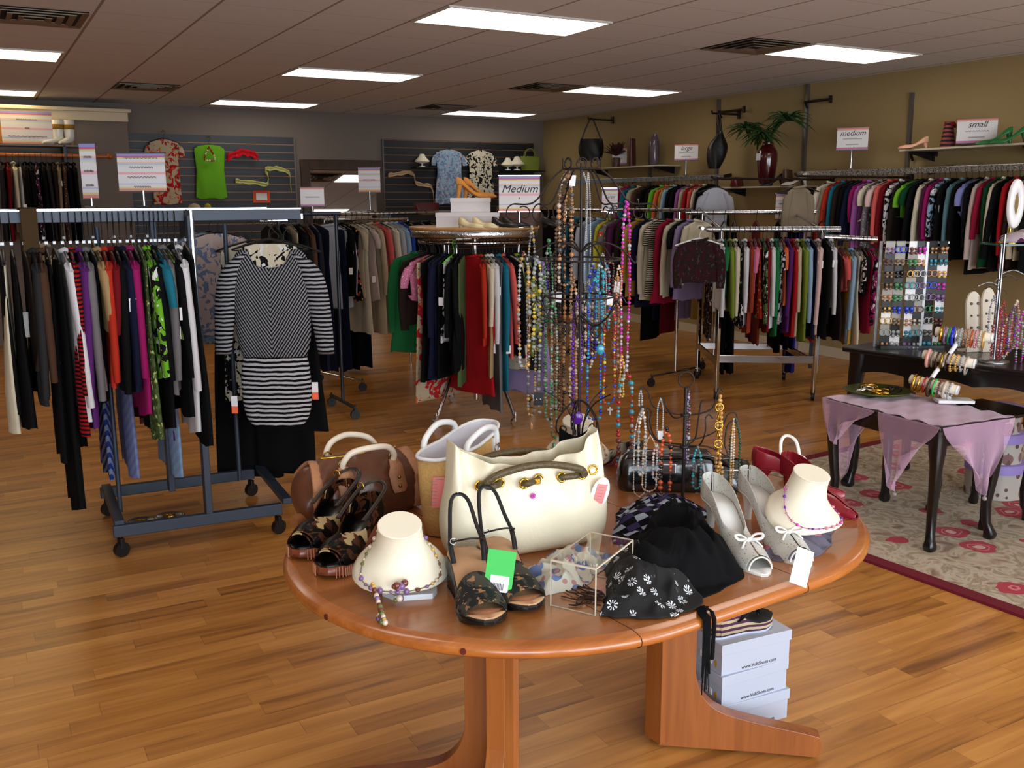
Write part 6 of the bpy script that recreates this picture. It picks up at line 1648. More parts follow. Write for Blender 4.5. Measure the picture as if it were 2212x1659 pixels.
ND = '''
1132|545|800|22|gold,silver,clear,brown|.004,.008|gold, silver and crystal|-.02|v
1148|490|915|16|clear,smoke,gold|.003,.006|smoky crystal|.03|
1160|555|760|14|olive,yellow,clear|.004,.008|olive and yellow glass|-.03|v
1172|600|905|14|clear,olive,silver|.004,.008|chunky pale green and silver|.02|v
1186|520|925|14|green,clear,darkgreen|.003,.007|sea green glass|-.03|
1197|640|960|12|green,clear,bronze|.003,.006|pale green and bronze|-.05|
1205|470|905|10|darkbrown,bronze|.004,.006|dark brown woven|.02|
1216|420|910|10|darkbrown|.005,.006|thick dark brown ribbon|.03|
1222|372|620|26|bronze,amber,pearl,smoke|.004,.008|long amber and pearl|-.07|v
1229|372|870|16|amber,bronze,black|.003,.007|very long amber and black|-.05|
1240|600|905|12|pearl,bronze,amber|.004,.007|copper and pearl|-.06|
1262|374|545|14|silver,clear|.0025,.003|fine silver chain|-.06|
1271|374|690|10|silver|.0025,.003|long fine silver chain|-.05|
1247|640|890|16|violet|.004,.007|deep violet|-.07|v
1256|640|780|18|pearl,black|.004,.006|black and ivory striped|-.03|
1270|610|800|20|pearl,smoke,black|.004,.006|grey-white and black shell|.02|
1281|570|780|14|cobalt,blue,clear|.003,.007|cobalt crystal|-.02|v
1286|600|920|28|blue,turquoise,cobalt,teal|.003,.006|long blue and turquoise|-.07|v
1297|565|745|14|turquoise,silver,teal|.003,.007|turquoise and silver|-.04|
1302|548|700|16|clear,silver|.002,.003|thin clear thread|-.02|
1310|575|720|14|red,turquoise,purple,clear|.003,.006|red, turquoise and purple|-.03|
1318|660|880|22|orange,blue,red,turquoise,yellow|.003,.006|multicoloured seed bead|-.06|
1333|590|700|8|amber,bronze|.003,.005|short amber|.02|
1331|640|790|8|brown,bronze|.006,.010|chunky dark amber drop|.0|
1344|770|860|8|gold|.003,.006|gold chain cluster|-.02|
1354|436|805|16|magenta,magenta,red,silver|.004,.007|long bright magenta and red|-.04|v
1352|800|1045|28|red,turquoise,brown,clear|.005,.010|large red glass and turquoise|-.06|v
1178|560|700|10|violet,clear,olive|.003,.006|violet and olive|.05|
1192|560|720|10|smoke,black|.003,.005|smoke grey|.06|
1320|560|640|10|black,bronze|.003,.006|small black and bronze|.05|
1338|575|665|8|amber,pearl|.003,.005|short cream and amber|-.02|
'''
PEND = {1297: ('disc', .013, 'turquoise'), 1318: ('cross', .010, 'silver'), 1247: ('disc', .017, 'violet'), 1197: ('drop', .009, 'green'), 1148: ('drop', .007, 'amber'), 1331: ('drop', .01, 'brown'), 1256: ('drop', .006, 'pearl')}
TGA = {1205: (2, 642), 1310: (8, 648), 1333: (0, 620), 1352: (-4, 1005), 1222: (15, 390)}
for i, ln in enumerate(ND.strip().splitlines()):
    px, t_, b_, w_, ms, rr_, ds, dd, v = ln.split('|'); px = int(px); r_ = tuple(float(x) for x in rr_.split(','))
    strand(px, int(t_), int(b_), float(w_), ms.split(','), r_, ds+(' bead necklace' if 'chain' not in ds and 'thread' not in ds and 'ribbon' not in ds else ' necklace')+' on the tall iron stand', 100+i, float(dd), pend=PEND.get(px), tagat=TGA.get(px))
o = thing('earring_card', 'black earring card with two studs hanging low on the tall stand', 'jewellery', SP(1163, 862, .0), FR); bx((0, 0, 0), (.03, .002, .04)).build('card', BLK, o); mb = MB(); mb.sph((-.005, -.003, .0), .003); mb.sph((.006, -.003, .0), .003); mb.build('stud', SILVER, o)
o = thing('hair_bow', 'black cloth bow with pearl pins hung on the stand base', 'accessory', SP(1243, 945, -.05), FR)
mb = MB()
for s in (-1, 1): mb.loft([[V((s*x, .006*math.sin(a), .6*w_*math.cos(a))) for a in [2*PI*k/10 for k in range(10)]] for x, w_ in ((0, .008), (.02, .02), (.045, .05), (.05, .045))])
mb.build('bow', BKF, o)
for i, (px, b_, w_) in enumerate(((1240, 975, 6), (1250, 985, 6))):
    chain([SP(px-1, 950, -.06), SP(px, b_-8, -.06), SP(px, b_, -.06), SP(px+3, b_+6, -.06)], ['silver', 'pearl', 'clear'], (.002, .004), 'dangling silver and pearl earring %s the black stand pole' % ('left of' if i == 0 else 'right of'), 300+i, cat='jewellery', name='drop_earring')
# ---------------------------------------------------------------- small iron jewellery stand
S1 = T(1474, 1098); d1 = pj(S1)[2]
ss = thing('necklace_stand', 'short dark iron necklace stand with a ring on top', 'jewellery stand', S1)
def q1(px, py, dd=0.0): return atd(px, py, d1+dd)-S1
def zq(py):
    lo, hi = 0, 2
    for _ in range(40):
        m_ = (lo+hi)/2
        if pj((S1.x, S1.y, m_))[1] > py: lo = m_
        else: hi = m_
    return lo-TT
MB().tube([(0, 0, 0), (0, 0, zq(838))], .005, 10).build('pole', IRON, ss)
MB().lathe([(.05, 0), (.05, .004), (.012, .010), (.006, .016)], 24).build('base', IRON, ss)
MB().torus((0, 0, zq(820)), .021, .0022, 'X', 24, 6, rot=Matrix.Rotation(PI/2+FR, 3, 'Z')).build('top_ring', IRON, ss)
for z in (zq(896), zq(965)): MB().lathe([(.012, z-.004), (.014, z), (.012, z+.004)], 14).build('collar', IRON, ss)
arms = [(896, [(1474, 896), (1440, 890), (1412, 878), (1402, 850), (1390, 836), (1381, 842)]), (896, [(1474, 896), (1510, 894), (1540, 880), (1548, 852), (1556, 838), (1562, 846)]), (900, [(1474, 900), (1455, 902), (1440, 880), (1434, 860), (1428, 858)]),
        (965, [(1474, 965), (1430, 958), (1402, 930), (1400, 890), (1388, 878), (1380, 884)]), (965, [(1474, 965), (1510, 962), (1524, 930), (1524, 905), (1532, 896), (1540, 904)]), (962, [(1474, 955), (1530, 940), (1560, 920), (1572, 896), (1588, 892), (1594, 908)]),
        (965, [(1570, 985), (1566, 960), (1570, 925), (1580, 910), (1592, 912)]), (965, [(1474, 965), (1500, 950), (1508, 910), (1514, 872), (1520, 864)]), (965, [(1474, 960), (1420, 950), (1404, 912), (1408, 890), (1398, 880)])]
for i, (py, pp) in enumerate(arms):
    mb = MB(); dd = [-.03, -.02, -.05, -.05, -.06, .03, .0, .04, .04][i]; pts = [q1(x, y, dd*min(1, j/2)) for j, (x, y) in enumerate(pp)]
    if i == 6: pts = [q1(1474, 962)]+[q1(1530, 965, 0)]+pts
    mb.tube(smooth(pts, 5), .0022, 6); mb.build('hook_arm', IRON, ss)
GSS = 'necklaces on the short iron stand'
def strand1(px, top, bot, w, mats, r, label, seed, dd=-.03, gap=1.05, tagat=None):
    global SP, dS
    a = S1+q1(px, top, dd); b = S1+q1(px, bot, dd); drop = a.z-b.z; sd = V((_r0.x, _r0.y, 0)); wm = w/F*d1; pts = []
    for i in range(45):
        t = i/44; s = -1 if t < .5 else 1; u = abs(1-2*t); x = wm/2*s*math.sin(min(1, (1-u)*3)*PI/2)*(1 if u > .12 else math.sqrt(max(0, 1-(1-u/.12)**2))); pts.append(a+sd*x+V((0, 0, -drop*(1-u))))
    o = chain(pts, mats, r, label, seed, gap=gap, group=GSS)
    if tagat: q = bx((0, 0, 0), (.014, .001, .024)).build('price_tag', WHITEP, o); q.location = S1+q1(px+tagat[0], tagat[1], dd-.01); q.rotation_euler = (0, 0, FR)
for i, (px, t_, b_, w_, ms, r_, l_, dd, tg_) in enumerate((
    (1385, 886, 1085, 26, 'silver,silver,pearl', (.0012, .0035), 'fine silver necklace with pearl stations, at the stand left', -.05, None),
    (1388, 884, 1035, 14, 'pearl,clear', (.003, .006), 'pale pink pearl necklace at the stand left', -.055, None), (1384, 845, 880, 6, 'clear,silver', (.002, .004), 'short crystal strand on the upper left arm', -.03, None),
    (1427, 860, 950, 12, 'silver,clear', (.002, .003), 'silver chain with white tag on the inner left arm', -.05, (0, 940)), (1405, 940, 1070, 30, 'silver,pearl,amber', (.0012, .004), 'thin wire necklace with scattered pearls', -.07, None),
    (1419, 960, 1040, 14, 'pink,pearl,clear', (.003, .005), 'pink and white stone necklace', -.06, None), (1440, 925, 1082, 20, 'orange,black', (.004, .008), 'chunky orange and black wooden bead necklace', -.08, None),
    (1488, 845, 1010, 5, 'darkbrown,purple,clear', (.002, .006), 'dark chain with purple drop right of the pole', -.02, None), (1507, 965, 1062, 16, 'teal,smoke', (.003, .005), 'teal crystal necklace low at the stand', -.05, None),
    (1556, 855, 1042, 8, 'gold,amber', (.004, .006), 'gold chain-link necklace on the right arm', -.03, None), (1555, 1000, 1045, 10, 'gold', (.005, .006), 'gold rope bracelet hung at the end of the gold chain', -.04, None), (1590, 905, 1085, 22, 'darkgreen', (.003, .005), 'dark green bead necklace on the right arm', .02, None), (1585, 905, 1062, 5, 'pearl,gold', (.003, .004), 'pearl strand on the right arm', .0, None))):
    strand1(px, t_, b_, w_, ms.split(','), r_, l_, 400+i, dd, tagat=tg_)
mb = MB()
for k in range(6): mb.torus((0, 0, -k*.026), .011, .0022, 'X' if k % 2 else 'Y', 14, 6, rot=Matrix.Rotation(FR, 3, 'Z'))
o = mb.build('chain_necklace', GOLD); o.location = S1+q1(1554, 880, -.04); tag(o, 'large gold link chain hanging from the right hook of the small stand', 'necklace')
# ---------------------------------------------------------------- shoe boxes below the table, sandal
SBX = plain('silver_grey_box_card', (184, 192, 208), .35, .0, coat=.2); 
bA, bB = atz(1562, 1592, 0), atz(1698, 1552, 0); d = bB-bA; d.z = 0; Lb = d.length; d.normalize(); n_ = V((-d.y, d.x, 0)); rzs = math.atan2(d.y, d.x); print('box len', Lb)
BL, BW, BH = Lb+.02, .30, .099
YEL = plain('yellow_print', (196, 160, 30), .5)
for i, (off, rr_, l_) in enumerate(((0, 0, 'silver-grey shoe box on the floor, bottom of the stack'), (-.012, .04, 'silver-grey shoe box in the middle of the stack'), (-.004, -.01, 'silver-grey shoe box on top of the stack, under the wedge sandal'))):
    c = bA+d*(Lb/2+off)+n_*(BW/2); o = thing('shoe_box', l_, 'box', (c.x, c.y, i*BH), rzs+rr_, 'silver shoe boxes under the table')
    bx((0, 0, BH*.42), (BL-.008, BW-.008, BH*.84)).build('box_body', SBX, o, bevel=.001); bx((0, 0, BH-.0165), (BL, BW, .033)).build('lid', SBX, o, bevel=.001)
    text('www.VoltShoes.com', .0155, INK, o, (.012, -BW/2+.0035, .012), (PI/2, 0, 0), shear=0)
    mb = MB(); mb.loft([[V((-BL/2+.0035, y, z)) for y, z in ((-.125, .03), (-.118, .04), (-.111, .03), (-.118, .012))], [V((-BL/2+.003, y, z)) for y, z in ((-.125, .03), (-.118, .04), (-.111, .03), (-.118, .012))]]); mb.build('logo', YEL, o)
    bx((-BL/2+.003, -.07, .03), (.002, .06, .02)).build('size_label', WHITEP, o)
KNIT = fabric((214, 196, 150), 'hstripe', (96, 50, 86), (150, 146, 90), s=1.6, rough=.9)
hq = atz(1560, 1380, 3*BH); tq = atz(1688, 1358, 3*BH); hq = tq-(tq-hq).normalized()*.24+V((0, .03, 0)); tq = tq+V((0, .03, 0))
o, zs, wf = shoe(hq, math.atan2((tq-hq).y, (tq-hq).x)+.1, 'black thong wedge sandal with striped woven sole on the boxes', L=.24, hh=.05, up=BLL, sole=SBX, foot=plain('black_insole', (16, 16, 17), .7), wedge=True, wside=KNIT, name='wedge_sandal', plat=.034, style='thong', wd=1.15)
mb = MB()
for s in (-1, 1): mb.tube(smooth([(.195, 0, .035), (.165, s*.02, .075), (.10, s*.045, .06), (.08, s*.047, .05)]), .007, 6, flat=.3)
mb.build('thong_strap', BLL, o)
hq = atz(1530, 1345, 3*BH)
# ---------------------------------------------------------------- rug, black tables, jewellery at right
def rug_mat():
    k = NT('rose_pattern_rug'); b = k.b; b.inputs['Roughness'].default_value = .95; b.inputs['Sheen Weight'].default_value = .1; co = obc(k)
    nz = k.n('ShaderNodeTexNoise', inp={'Scale': 7, 'Detail': 3, 'Distortion': 1.5}); k.l(co, nz.inputs['Vector'])
    r = k.n('ShaderNodeValToRGB'); e = r.color_ramp.elements; e[0].position = .3; e[0].color = lin((120, 96, 72)); e[1].position = .7; e[1].color = lin((196, 176, 150))
    for p_, c_ in ((.42, (176, 150, 122)), (.5, (196, 182, 158)), (.58, (150, 130, 100))): q = e.new(p_); q.color = lin(c_)
    k.l(nz.outputs[0], r.inputs[0])
    v = k.n('ShaderNodeTexVoronoi', inp={'Scale': 3.7, 'Randomness': .6}); dn = k.n('ShaderNodeTexNoise', inp={'Scale': 12}); k.l(co, dn.inputs['Vector'])
    va = k.n('ShaderNodeVectorMath', operation='MULTIPLY_ADD'); k.l(dn.outputs['Color'], va.inputs[0]); va.inputs[1].default_value = (.075, .075, 0); k.l(co, va.inputs[2]); k.l(va.outputs[0], v.inputs['Vector'])
    dd = v.outputs['Distance']; f1 = k.math('LESS_THAN', dd, .29); f2 = k.math('LESS_THAN', dd, .085)
    f3 = k.math('MULTIPLY', k.math('GREATER_THAN', dd, .15), k.math('LESS_THAN', dd, .175))
    c = k.mix(f1, r.outputs[0], lin((176, 22, 52))); c = k.mix(f3, c, lin((214, 120, 120))); c = k.mix(f2, c, lin((214, 176, 160))); k.l(c, b.inputs['Base Color'])
    bp = k.n('ShaderNodeBump', inp={'Strength': .6, 'Distance': .006}); n2 = k.n('ShaderNodeTexNoise', inp={'Scale': 300}); k.l(co, n2.inputs['Vector']); k.l(n2.outputs[0], bp.inputs['Height']); k.l(bp.outputs[0], b.inputs['Normal']); return k.m
rA, rB, rC = atz(1852, 1240, 0), atz(2212, 1398, 0), atz(1735, 990, 0)
print('rug', rA, rB, rC)
# front-left edge from rA..rB direction, far edge through rC
e1 = (rB-rA); e1.z = 0; e1.normalize(); e2 = V((-e1.y, e1.x, 0))
if e2.y < 0: e2 = -e2
far = atz(1560, 1020, 0); fdir = (atz(1745, 985, 0)-atz(1640, 1008, 0)); fdir.z = 0; fdir.normalize(); print('rug dirs', e1, fdir)
kk = ((rC-rA).cross(fdir)).z/(e1.cross(fdir)).z; cor = rA+e1*kk; print('rug corner', cor, pj(cor))
t = thing('area_rug', 'beige rug with crimson roses and a burgundy border under the black tables', 'rug', (cor.x, cor.y, 0), math.atan2(fdir.y, fdir.x))
RL, RW = 3.2, 2.6
bx((RL/2, -RW/2, .006), (RL-.14, RW-.14, .012)).build('rug_field', rug_mat(), t)
mb = MB()
for s in (0, 1): mb.box((RL/2, -RW*s+(-.035 if s == 0 else .035), .0065), (RL, .07, .013)); mb.box((RL*s+(.035 if s == 0 else -.035), -RW/2, .0065), (.07, RW-.14, .013))
mb.build('rug_border', plain('burgundy_wool', (112, 16, 34), .95, bump=.8, bs=300), t)
# small black table
def cab_leg(p, par, h, out, r=.022, mat=BLKLAC):
    o_ = V(out).normalized(); prof_ = [(h, .0, 1.7), (h-.06, .0, 1.6), (h-.12, .012, 1.35), (h*.7, .02, 1.1), (h*.5, .01, .95), (h*.3, -.004, .85), (h*.14, .002, .8), (.05, .016, .85), (.025, .024, 1.15), (.008, .022, 1.1), (0, .02, .9)]
    mb = MB(); rg = []
    for z, ox, s_ in prof_:
        c = V(p)+o_*ox; c.z = z; rg.append([c+V((math.copysign(abs(math.cos(a))**.5, math.cos(a))*r*s_, math.copysign(abs(math.sin(a))**.5, math.sin(a))*r*s_, 0)) for a in [2*PI*(k+.5)/12 for k in range(12)]])
    mb.loft(rg); return mb.build('leg', mat, par)
hS = .60
A_, B_, C_ = atz(2028, 1212, 0.013), atz(2098, 1175, 0.013), atz(1830, 1085, .013)
ex = B_-A_; print('small table', A_, B_, C_)
tq_ = [atz(2030, 920, hS), atz(1800, 862, hS), atz(2130, 905, hS)]
print(tq_)
uS = (tq_[0]-tq_[1]); uS.z = 0; LS = uS.length; uS.normalize(); vS = V((-uS.y, uS.x, 0)); WS = .40; cS = (tq_[0]+tq_[1])/2+vS*WS/2; rS = math.atan2(uS.y, uS.x); print('LS', LS, 'rS', math.degrees(rS))
LS = max(LS, .5)
sm = thing('side_table', 'small black table with curved legs, draped with pink organza', 'table', (cS.x, cS.y, .013), rS)
bx((0, 0, hS-.012-.013), (LS+.05, WS+.05, .024)).build('tabletop', BLKLAC, sm, bevel=.006)
mb = MB()
for s in (-1, 1): mb.box((0, s*(WS/2-.01), hS-.075), (LS-.04, .018, .08)); mb.box((s*(LS/2-.01), 0, hS-.075), (.018, WS-.04, .08))
mb.build('apron', BLKLAC, sm, bevel=.004)
for sx in (-1, 1):
    for sy in (-1, 1): cab_leg((sx*(LS/2-.02), sy*(WS/2-.02), 0), sm, hS-.03, (sx, sy, 0))
# second small table just behind it
sm2 = thing('side_table', 'second small black table with curved legs, right behind the draped one', 'table', (cS.x+.42, cS.y-.10, .013), rS)
bx((0, 0, hS-.05), (.34, .34, .02)).build('tabletop', BLKLAC, sm2, bevel=.005)
for sx in (-1, 1):
    for sy in (-1, 1): cab_leg((sx*.14, sy*.14, 0), sm2, hS-.06, (sx, sy, 0), r=.018)
# organza scarf draped over the table
ORG = sheer('pink_organza', (236, 190, 222), .12)
scf = thing('organza_scarf', 'sheer pink organza scarf draped over the small black table', 'scarf', (cS.x, cS.y, 0), rS)
def drape(fn, nu, nv, name='drape'):
    mb = MB(); mb.grid(fn, nu, nv); return mb.build(name, ORG, scf, solid=.0008)
zt_ = hS+.003
drape(lambda u, v: V(((u-.5)*(LS+.08), (v-.5)*(WS+.06), zt_+.006*abs(math.sin(u*17+v*9))+.003*math.sin(u*40))), 50, 30, 'top_cloth')
def hangp(x0, x1, side, drop, seed, tip=.5):
    rn = random.Random(seed); ph = rn.uniform(0, 6)
    def f(u, v):
        x = x0+(x1-x0)*u; xt = x0+(x1-x0)*tip; x = x*(1-v**1.6*.8)+xt*v**1.6*.8; dz = drop*v*(1-.35*abs(2*(u-tip))**1.5)
        return V((x, side*(WS/2+.034+.02*math.sin(u*15+ph)*v+.01*v), zt_-dz))
    return f
drape(hangp(-LS/2-.03, -.02, -1, .22, 1, .3), 26, 22, 'front_drape'); 
drape(hangp(.0, LS/2+.03, -1, .36, 2, .35), 30, 24, 'front_drape')
def endp(side, drop, seed, tip):
    def f(u, v):
        y = -WS/2-.03+(WS+.06)*u; yt = (tip-.5)*WS; y = y*(1-v**1.5*.75)+yt*v**1.5*.75; return V((side*(LS/2+.044+.02*math.sin(u*14+seed)*v+.012*v), y, zt_-drop*v*(1-.35*abs(2*(u-tip))**1.5)))
    return f
drape(endp(-1, .46, 3, .35), 26, 24, 'side_drape'); drape(endp(1, .34, 5, .6), 26, 22, 'side_drape')
mb = MB()
for q in (hangp(.0, LS/2+.03, -1, .36, 2, .35)(.35, 1), endp(-1, .46, 3, .35)(.35, 1), endp(1, .34, 5, .6)(.6, 1)): mb.sph(q-V((0, 0, .012)), .011, 0, 10, 6); mb.tube([q+V((0, 0, .01)), q-V((0, 0, .006))], .003, 6)
mb.build('weight_bead', plain('glass_bead', (190, 180, 180), .1, 0, .5, trans=.5), scf)
# green tray with jewellery
def onS(px, py, z=hS+.014): return atz(px, py, z)
P = onS(1895, 850); tr = thing('jewellery_tray', 'round olive green tray of gold and black jewellery on the draped table', 'tray', P)
MB().lathe([(.10, 0), (.155, .012), (.165, .022), (.158, .022), (.10, .007), (.0, .006)], 36, cb=False).build('dish', plain('olive_green_metal', (96, 104, 50), .3, .6), tr)
rn = random.Random(5)
for i in range(13):
    a = rn.uniform(0, 6.28); r_ = rn.uniform(.0, .10); kind_ = i % 3; mt, nm_ = [(GOLD, 'gold'), (BLKLAC, 'black'), (SILVER, 'silver')][kind_ if i < 9 else 0]
    off = _r0*(-.07 if nm_ == 'silver' else .07 if nm_ == 'black' else 0)
    o = MB().torus((0, 0, .0), rn.uniform(.022, .034), rn.uniform(.003, .006), n=22, m=6).build('bangle', mt); o.location = P+V((r_*.6*math.cos(a), r_*.6*math.sin(a), .012+.004*i % .02))+off; o.rotation_euler = (rn.uniform(-.3, .3), rn.uniform(-.3, .3), 0)
    tag(o, '%s bangle on the olive green tray, %s in the heap' % (nm_, ['lowest', 'low at the back', 'at the front', 'near the middle', 'second from top', 'by the rim', 'behind the tray centre', 'leaning on its neighbour', 'right of centre', 'beside the white shell', 'nearest the scarf edge', 'upright one', 'on top'][i]), 'jewellery', 'bangles on the green tray')
# three-tier bracelet holder
WPL = plain('white_gloss_plastic', (240, 240, 242), .25)
PH = onS(2060, 868); ho = thing('bracelet_holder', 'white three-bar bracelet holder full of bangles on the draped table', 'jewellery stand', PH, 0)
dH = pj(PH)[2]
bars = [((2012, 745), (2105, 722), 0), ((1995, 765), (2105, 785), 0), ((1965, 818), (2072, 843), 0)]
def ph(px, py, dd=0): return atd(px, py, dH+dd)-PH
B3 = [(ph(2020, 715, .10), ph(2143, 730, -.03)), (ph(1993, 765, .10), ph(2105, 786, -.03)), (ph(1965, 818, .10), ph(2068, 843, -.03))]
for i, (a, b) in enumerate(B3):
    mb = MB(); d = b-a; mb.tube([a, a+d*.02, a+d*.98, b], [.016, .024, .024, .016], 16); mb.build('bar', plain('cream_velvet_bar', (226, 216, 196), .7), ho)
    mb = MB(); mb.tube([b-d*.01, b+d.normalized()*.006], [.025, .023], 20); mb.build('end_cap', WPL, ho)
m3 = [(a+b)/2 for a, b in B3]
mb = MB(); mb.loft([[V((x*.085, y*.045, z)) for x, y in ((-1, -1), (1, -1), (1, 1), (-1, 1))] for z in (0, .014)], sm=False); o = mb.build('base', WPL, ho, bevel=.003); o.rotation_euler = (0, 0, FR-.1)
mb = MB(); mb.tube(smooth([(.0, .02, .01), m3[2]*.98+V((0, .02, 0)), m3[1]+V((0, .01, 0)), m3[0]]), .011, 10); mb.build('support', WPL, ho)
BR = [[('gold', GOLD), ('purple', plain('bead_purple', (130, 96, 150))), ('emerald green', plain('green_enamel', (20, 130, 80), .2)), ('cobalt blue', plain('blue_enamel', (30, 50, 190), .2)), ('silver', SILVER), ('crystal', BEADS['clear']), ('bronze beaded', BEADS['bronze']), ('copper beaded', BEADS['amber']), ('rainbow orange', BEADS['orange']), ('pink crystal', BEADS['pink']), ('pearl beaded', BEADS['pearl']), ('pale gold', BEADS['gold'])],
      [('blush pink', plain('pink_enamel', (226, 160, 150), .3)), ('grey-green', plain('greygreen', (110, 106, 90), .3)), ('dark bronze', plain('dbronze', (90, 66, 40), .3, .8)), ('antique gold', plain('antgold', (160, 130, 60), .3, 1)), ('dark brown', BEADS['darkbrown']), ('gold beaded', BEADS['gold']), ('clustered gold', BEADS['gold']), ('silver charm', BEADS['silver']), ('pearly white', BEADS['pearl'])],
      [('thin gold', GOLD), ('wide gold', GOLD), ('garnet red', BEADS['red']), ('dark tortoiseshell', plain('tortoise', (70, 56, 40), .25)), ('bright green', plain('brightgreen', (70, 190, 80), .25)), ('brown beaded', BEADS['brown']), ('ivory', BEADS['pearl']), ('silver link', BEADS['silver'])]]
for r_i, (a, b) in enumerate(B3):
    n = len(BR[r_i]); d = (b-a); q = d.to_track_quat('Z', 'Y')
    for i, (nm_, mt) in enumerate(BR[r_i]):
        t_ = .12+.74*i/(n-1); R_ = rn.uniform(.036, .043); mb = MB()
        if 'bead' in nm_ or 'crystal' in nm_ or 'cluster' in nm_ or 'link' in nm_ or 'charm' in nm_:
            for k in range(20): mb.sph((R_*math.cos(k*PI/10), R_*math.sin(k*PI/10), rn.uniform(-.002, .002)), .0062, 0, 7, 5)
        else: mb.torus((0, 0, 0), R_, .005+.003*(i % 3 == 0), n=26, m=8)
        o = mb.build('bangle', mt); o.location = PH+a+d*t_-V((0, 0, R_-.026)); o.rotation_mode = 'QUATERNION'; o.rotation_quaternion = q
        tag(o, '%s bracelet on the %s bar of the white holder' % (nm_, ['top', 'middle', 'bottom'][r_i]), 'bracelet', 'bracelets on the white three-bar holder')
# big black table
hB = .80
g0, g1, g2 = atz(1830, 748, hB), atz(2212, 800, hB), atz(1925, 738, hB); uB = g1-g0; uB.z = 0; print('big table', g0, g1, uB.length); 
ub = uB.normalized(); vb = V((-ub.y, ub.x, 0)); LBg, WBg = 1.75, .62; cBg = g0+ub*LBg/2+vb*WBg/2; rBg = math.atan2(ub.y, ub.x)
bt = thing('console_table', 'long black table with scalloped apron holding earring and jewellery racks', 'table', (cBg.x, cBg.y, .013), rBg)
bx((0, 0, hB-.028), (LBg+.04, WBg+.04, .028)).build('tabletop', BLKLAC, bt, bevel=.008)
for s in (-1, 1):
    pr = [(-LBg/2+.03, hB-.04)]+[(-LBg/2+.03+(LBg-.06)*i/40, hB-.135+.02*abs(math.sin(i*PI/8))-.03*(abs(i-20)/20)**3) for i in range(41)]+[(LBg/2-.03, hB-.04)]
    mb = MB(); mb.loft([[V((x, s*(WBg/2-.03)+yy, z)) for x, z in pr] for yy in (-.009, .009)], sm=False); mb.build('apron', BLKLAC, bt)
    mb = MB(); mb.box((s*(LBg/2-.03), 0, hB-.09), (.018, WBg-.06, .1)); mb.build('apron', BLKLAC, bt)
    for sy in (-1, 1): cab_leg((s*(LBg/2-.05), sy*(WBg/2-.05), 0), bt, hB-.04, (s, sy, 0), r=.028)
# earring spinner rack
def onB(px, py, z=hB+.0): return atz(px, py, z)
ZB = hB+.0
EB = onB(1975, 752, ZB); dE = pj(EB)[2]; 
def ez(py):
    lo, hi = 0, 2.5
    for _ in range(40):
        m_ = (lo+hi)/2
        if pj((EB.x, EB.y, m_))[1] > py: lo = m_
        else: hi = m_
    return lo-ZB
wE = 138/F*dE; hE = ez(522); es = thing('earring_rack', 'pale metal earring rack full of carded earrings on the black table', 'jewellery stand', (EB.x, EB.y+.04, ZB), FR)
print('earring', EB, wE, hE)
GYM = plain('pale_grey_metal', (176, 178, 182), .35, .4)
mb = MB()
for x in (-.5, .12, .5): mb.box((x*wE, (-.05 if x == .12 else .03), hE/2), (.014, .014, hE))
mb.box((-.19*wE, -.01, hE-.006), (.62*wE, .012, .012)); mb.box((.31*wE, -.01, hE-.006), (.38*wE, .012, .012))
mb.build('frame', GYM, es); bx((0, 0, .008), (wE, .12, .016)).build('base', BLKLAC, es)
mb = MB()
for i in range(9): mb.box((-.19*wE, -.01, hE*(i+.5)/9), (.62*wE, .004, .004)); mb.box((.31*wE, -.01, hE*(i+.5)/9), (.38*wE, .004, .004))
mb.build('crossbar', GYM, es)
rn = random.Random(44); EC = ['gold', 'silver', 'black', 'turquoise', 'blue', 'purple', 'pearl', 'brown', 'amber', 'magenta', 'bronze', 'green', 'clear', 'smoke']
KC = {'white': WHITEP, 'black': BLK, 'grey': plain('grey_card', (160, 158, 150), .6)}
ROWN = ['lowest', 'second lowest', 'third lowest', 'lower middle', 'middle', 'upper middle', 'third highest', 'second highest', 'highest']; COLN = ['far left column', 'left column', 'inner left column', 'inner right column', 'right column', 'far right column']
for r_i in range(9):
    for c_i in range(6):
        x = [-.42, -.26, -.09, .04, .24, .40][c_i]*wE; z = hE*(r_i+.5)/9; kc = rn.choice(['white', 'black', 'black', 'black', 'grey']); ec = rn.choice(EC)
        if (r_i, c_i) in ((5, 5),): ec = 'magenta'
        if (r_i, c_i) in ((4, 5), (4, 4)): ec = 'purple'
        if (r_i, c_i) in ((3, 5),): ec = 'turquoise'
        if (r_i, c_i) in ((3, 2),): ec = 'blue'
        o = thing('earring_card', '%s earrings on a %s card, %s row, %s of the earring rack' % (ec, kc, ROWN[r_i], COLN[c_i]), 'jewellery', es.matrix_world @ V((0, 0, 0)), 0, 'carded earrings on the metal rack')
        pw_ = V((EB.x, EB.y+.04, ZB))+Matrix.Rotation(FR, 3, 'Z') @ V((x, -.03-(.02 if c_i in (2, 3) else 0), z)); o.location = pw_; o.rotation_euler = (0, 0, FR+rn.uniform(-.3, .3))
        o.scale = (1.55, 1.3, 1.45); bx((0, 0, .004), (.032, .0012, .04)).build('card', KC[kc], o); mb = MB()
        if rn.random() < .4:
            for s in (-1, 1): mb.torus((s*.009, -.006, -.006), .011, .0022, 'Y', 12, 5)
        else:
            for s in (-1, 1): mb.sph((s*.008, -.006, -.004), rn.uniform(.005, .009)); mb.sph((s*.008, -.006, -.018), rn.uniform(.004, .007))
        mb.build('earrings', BEADS[ec], o)
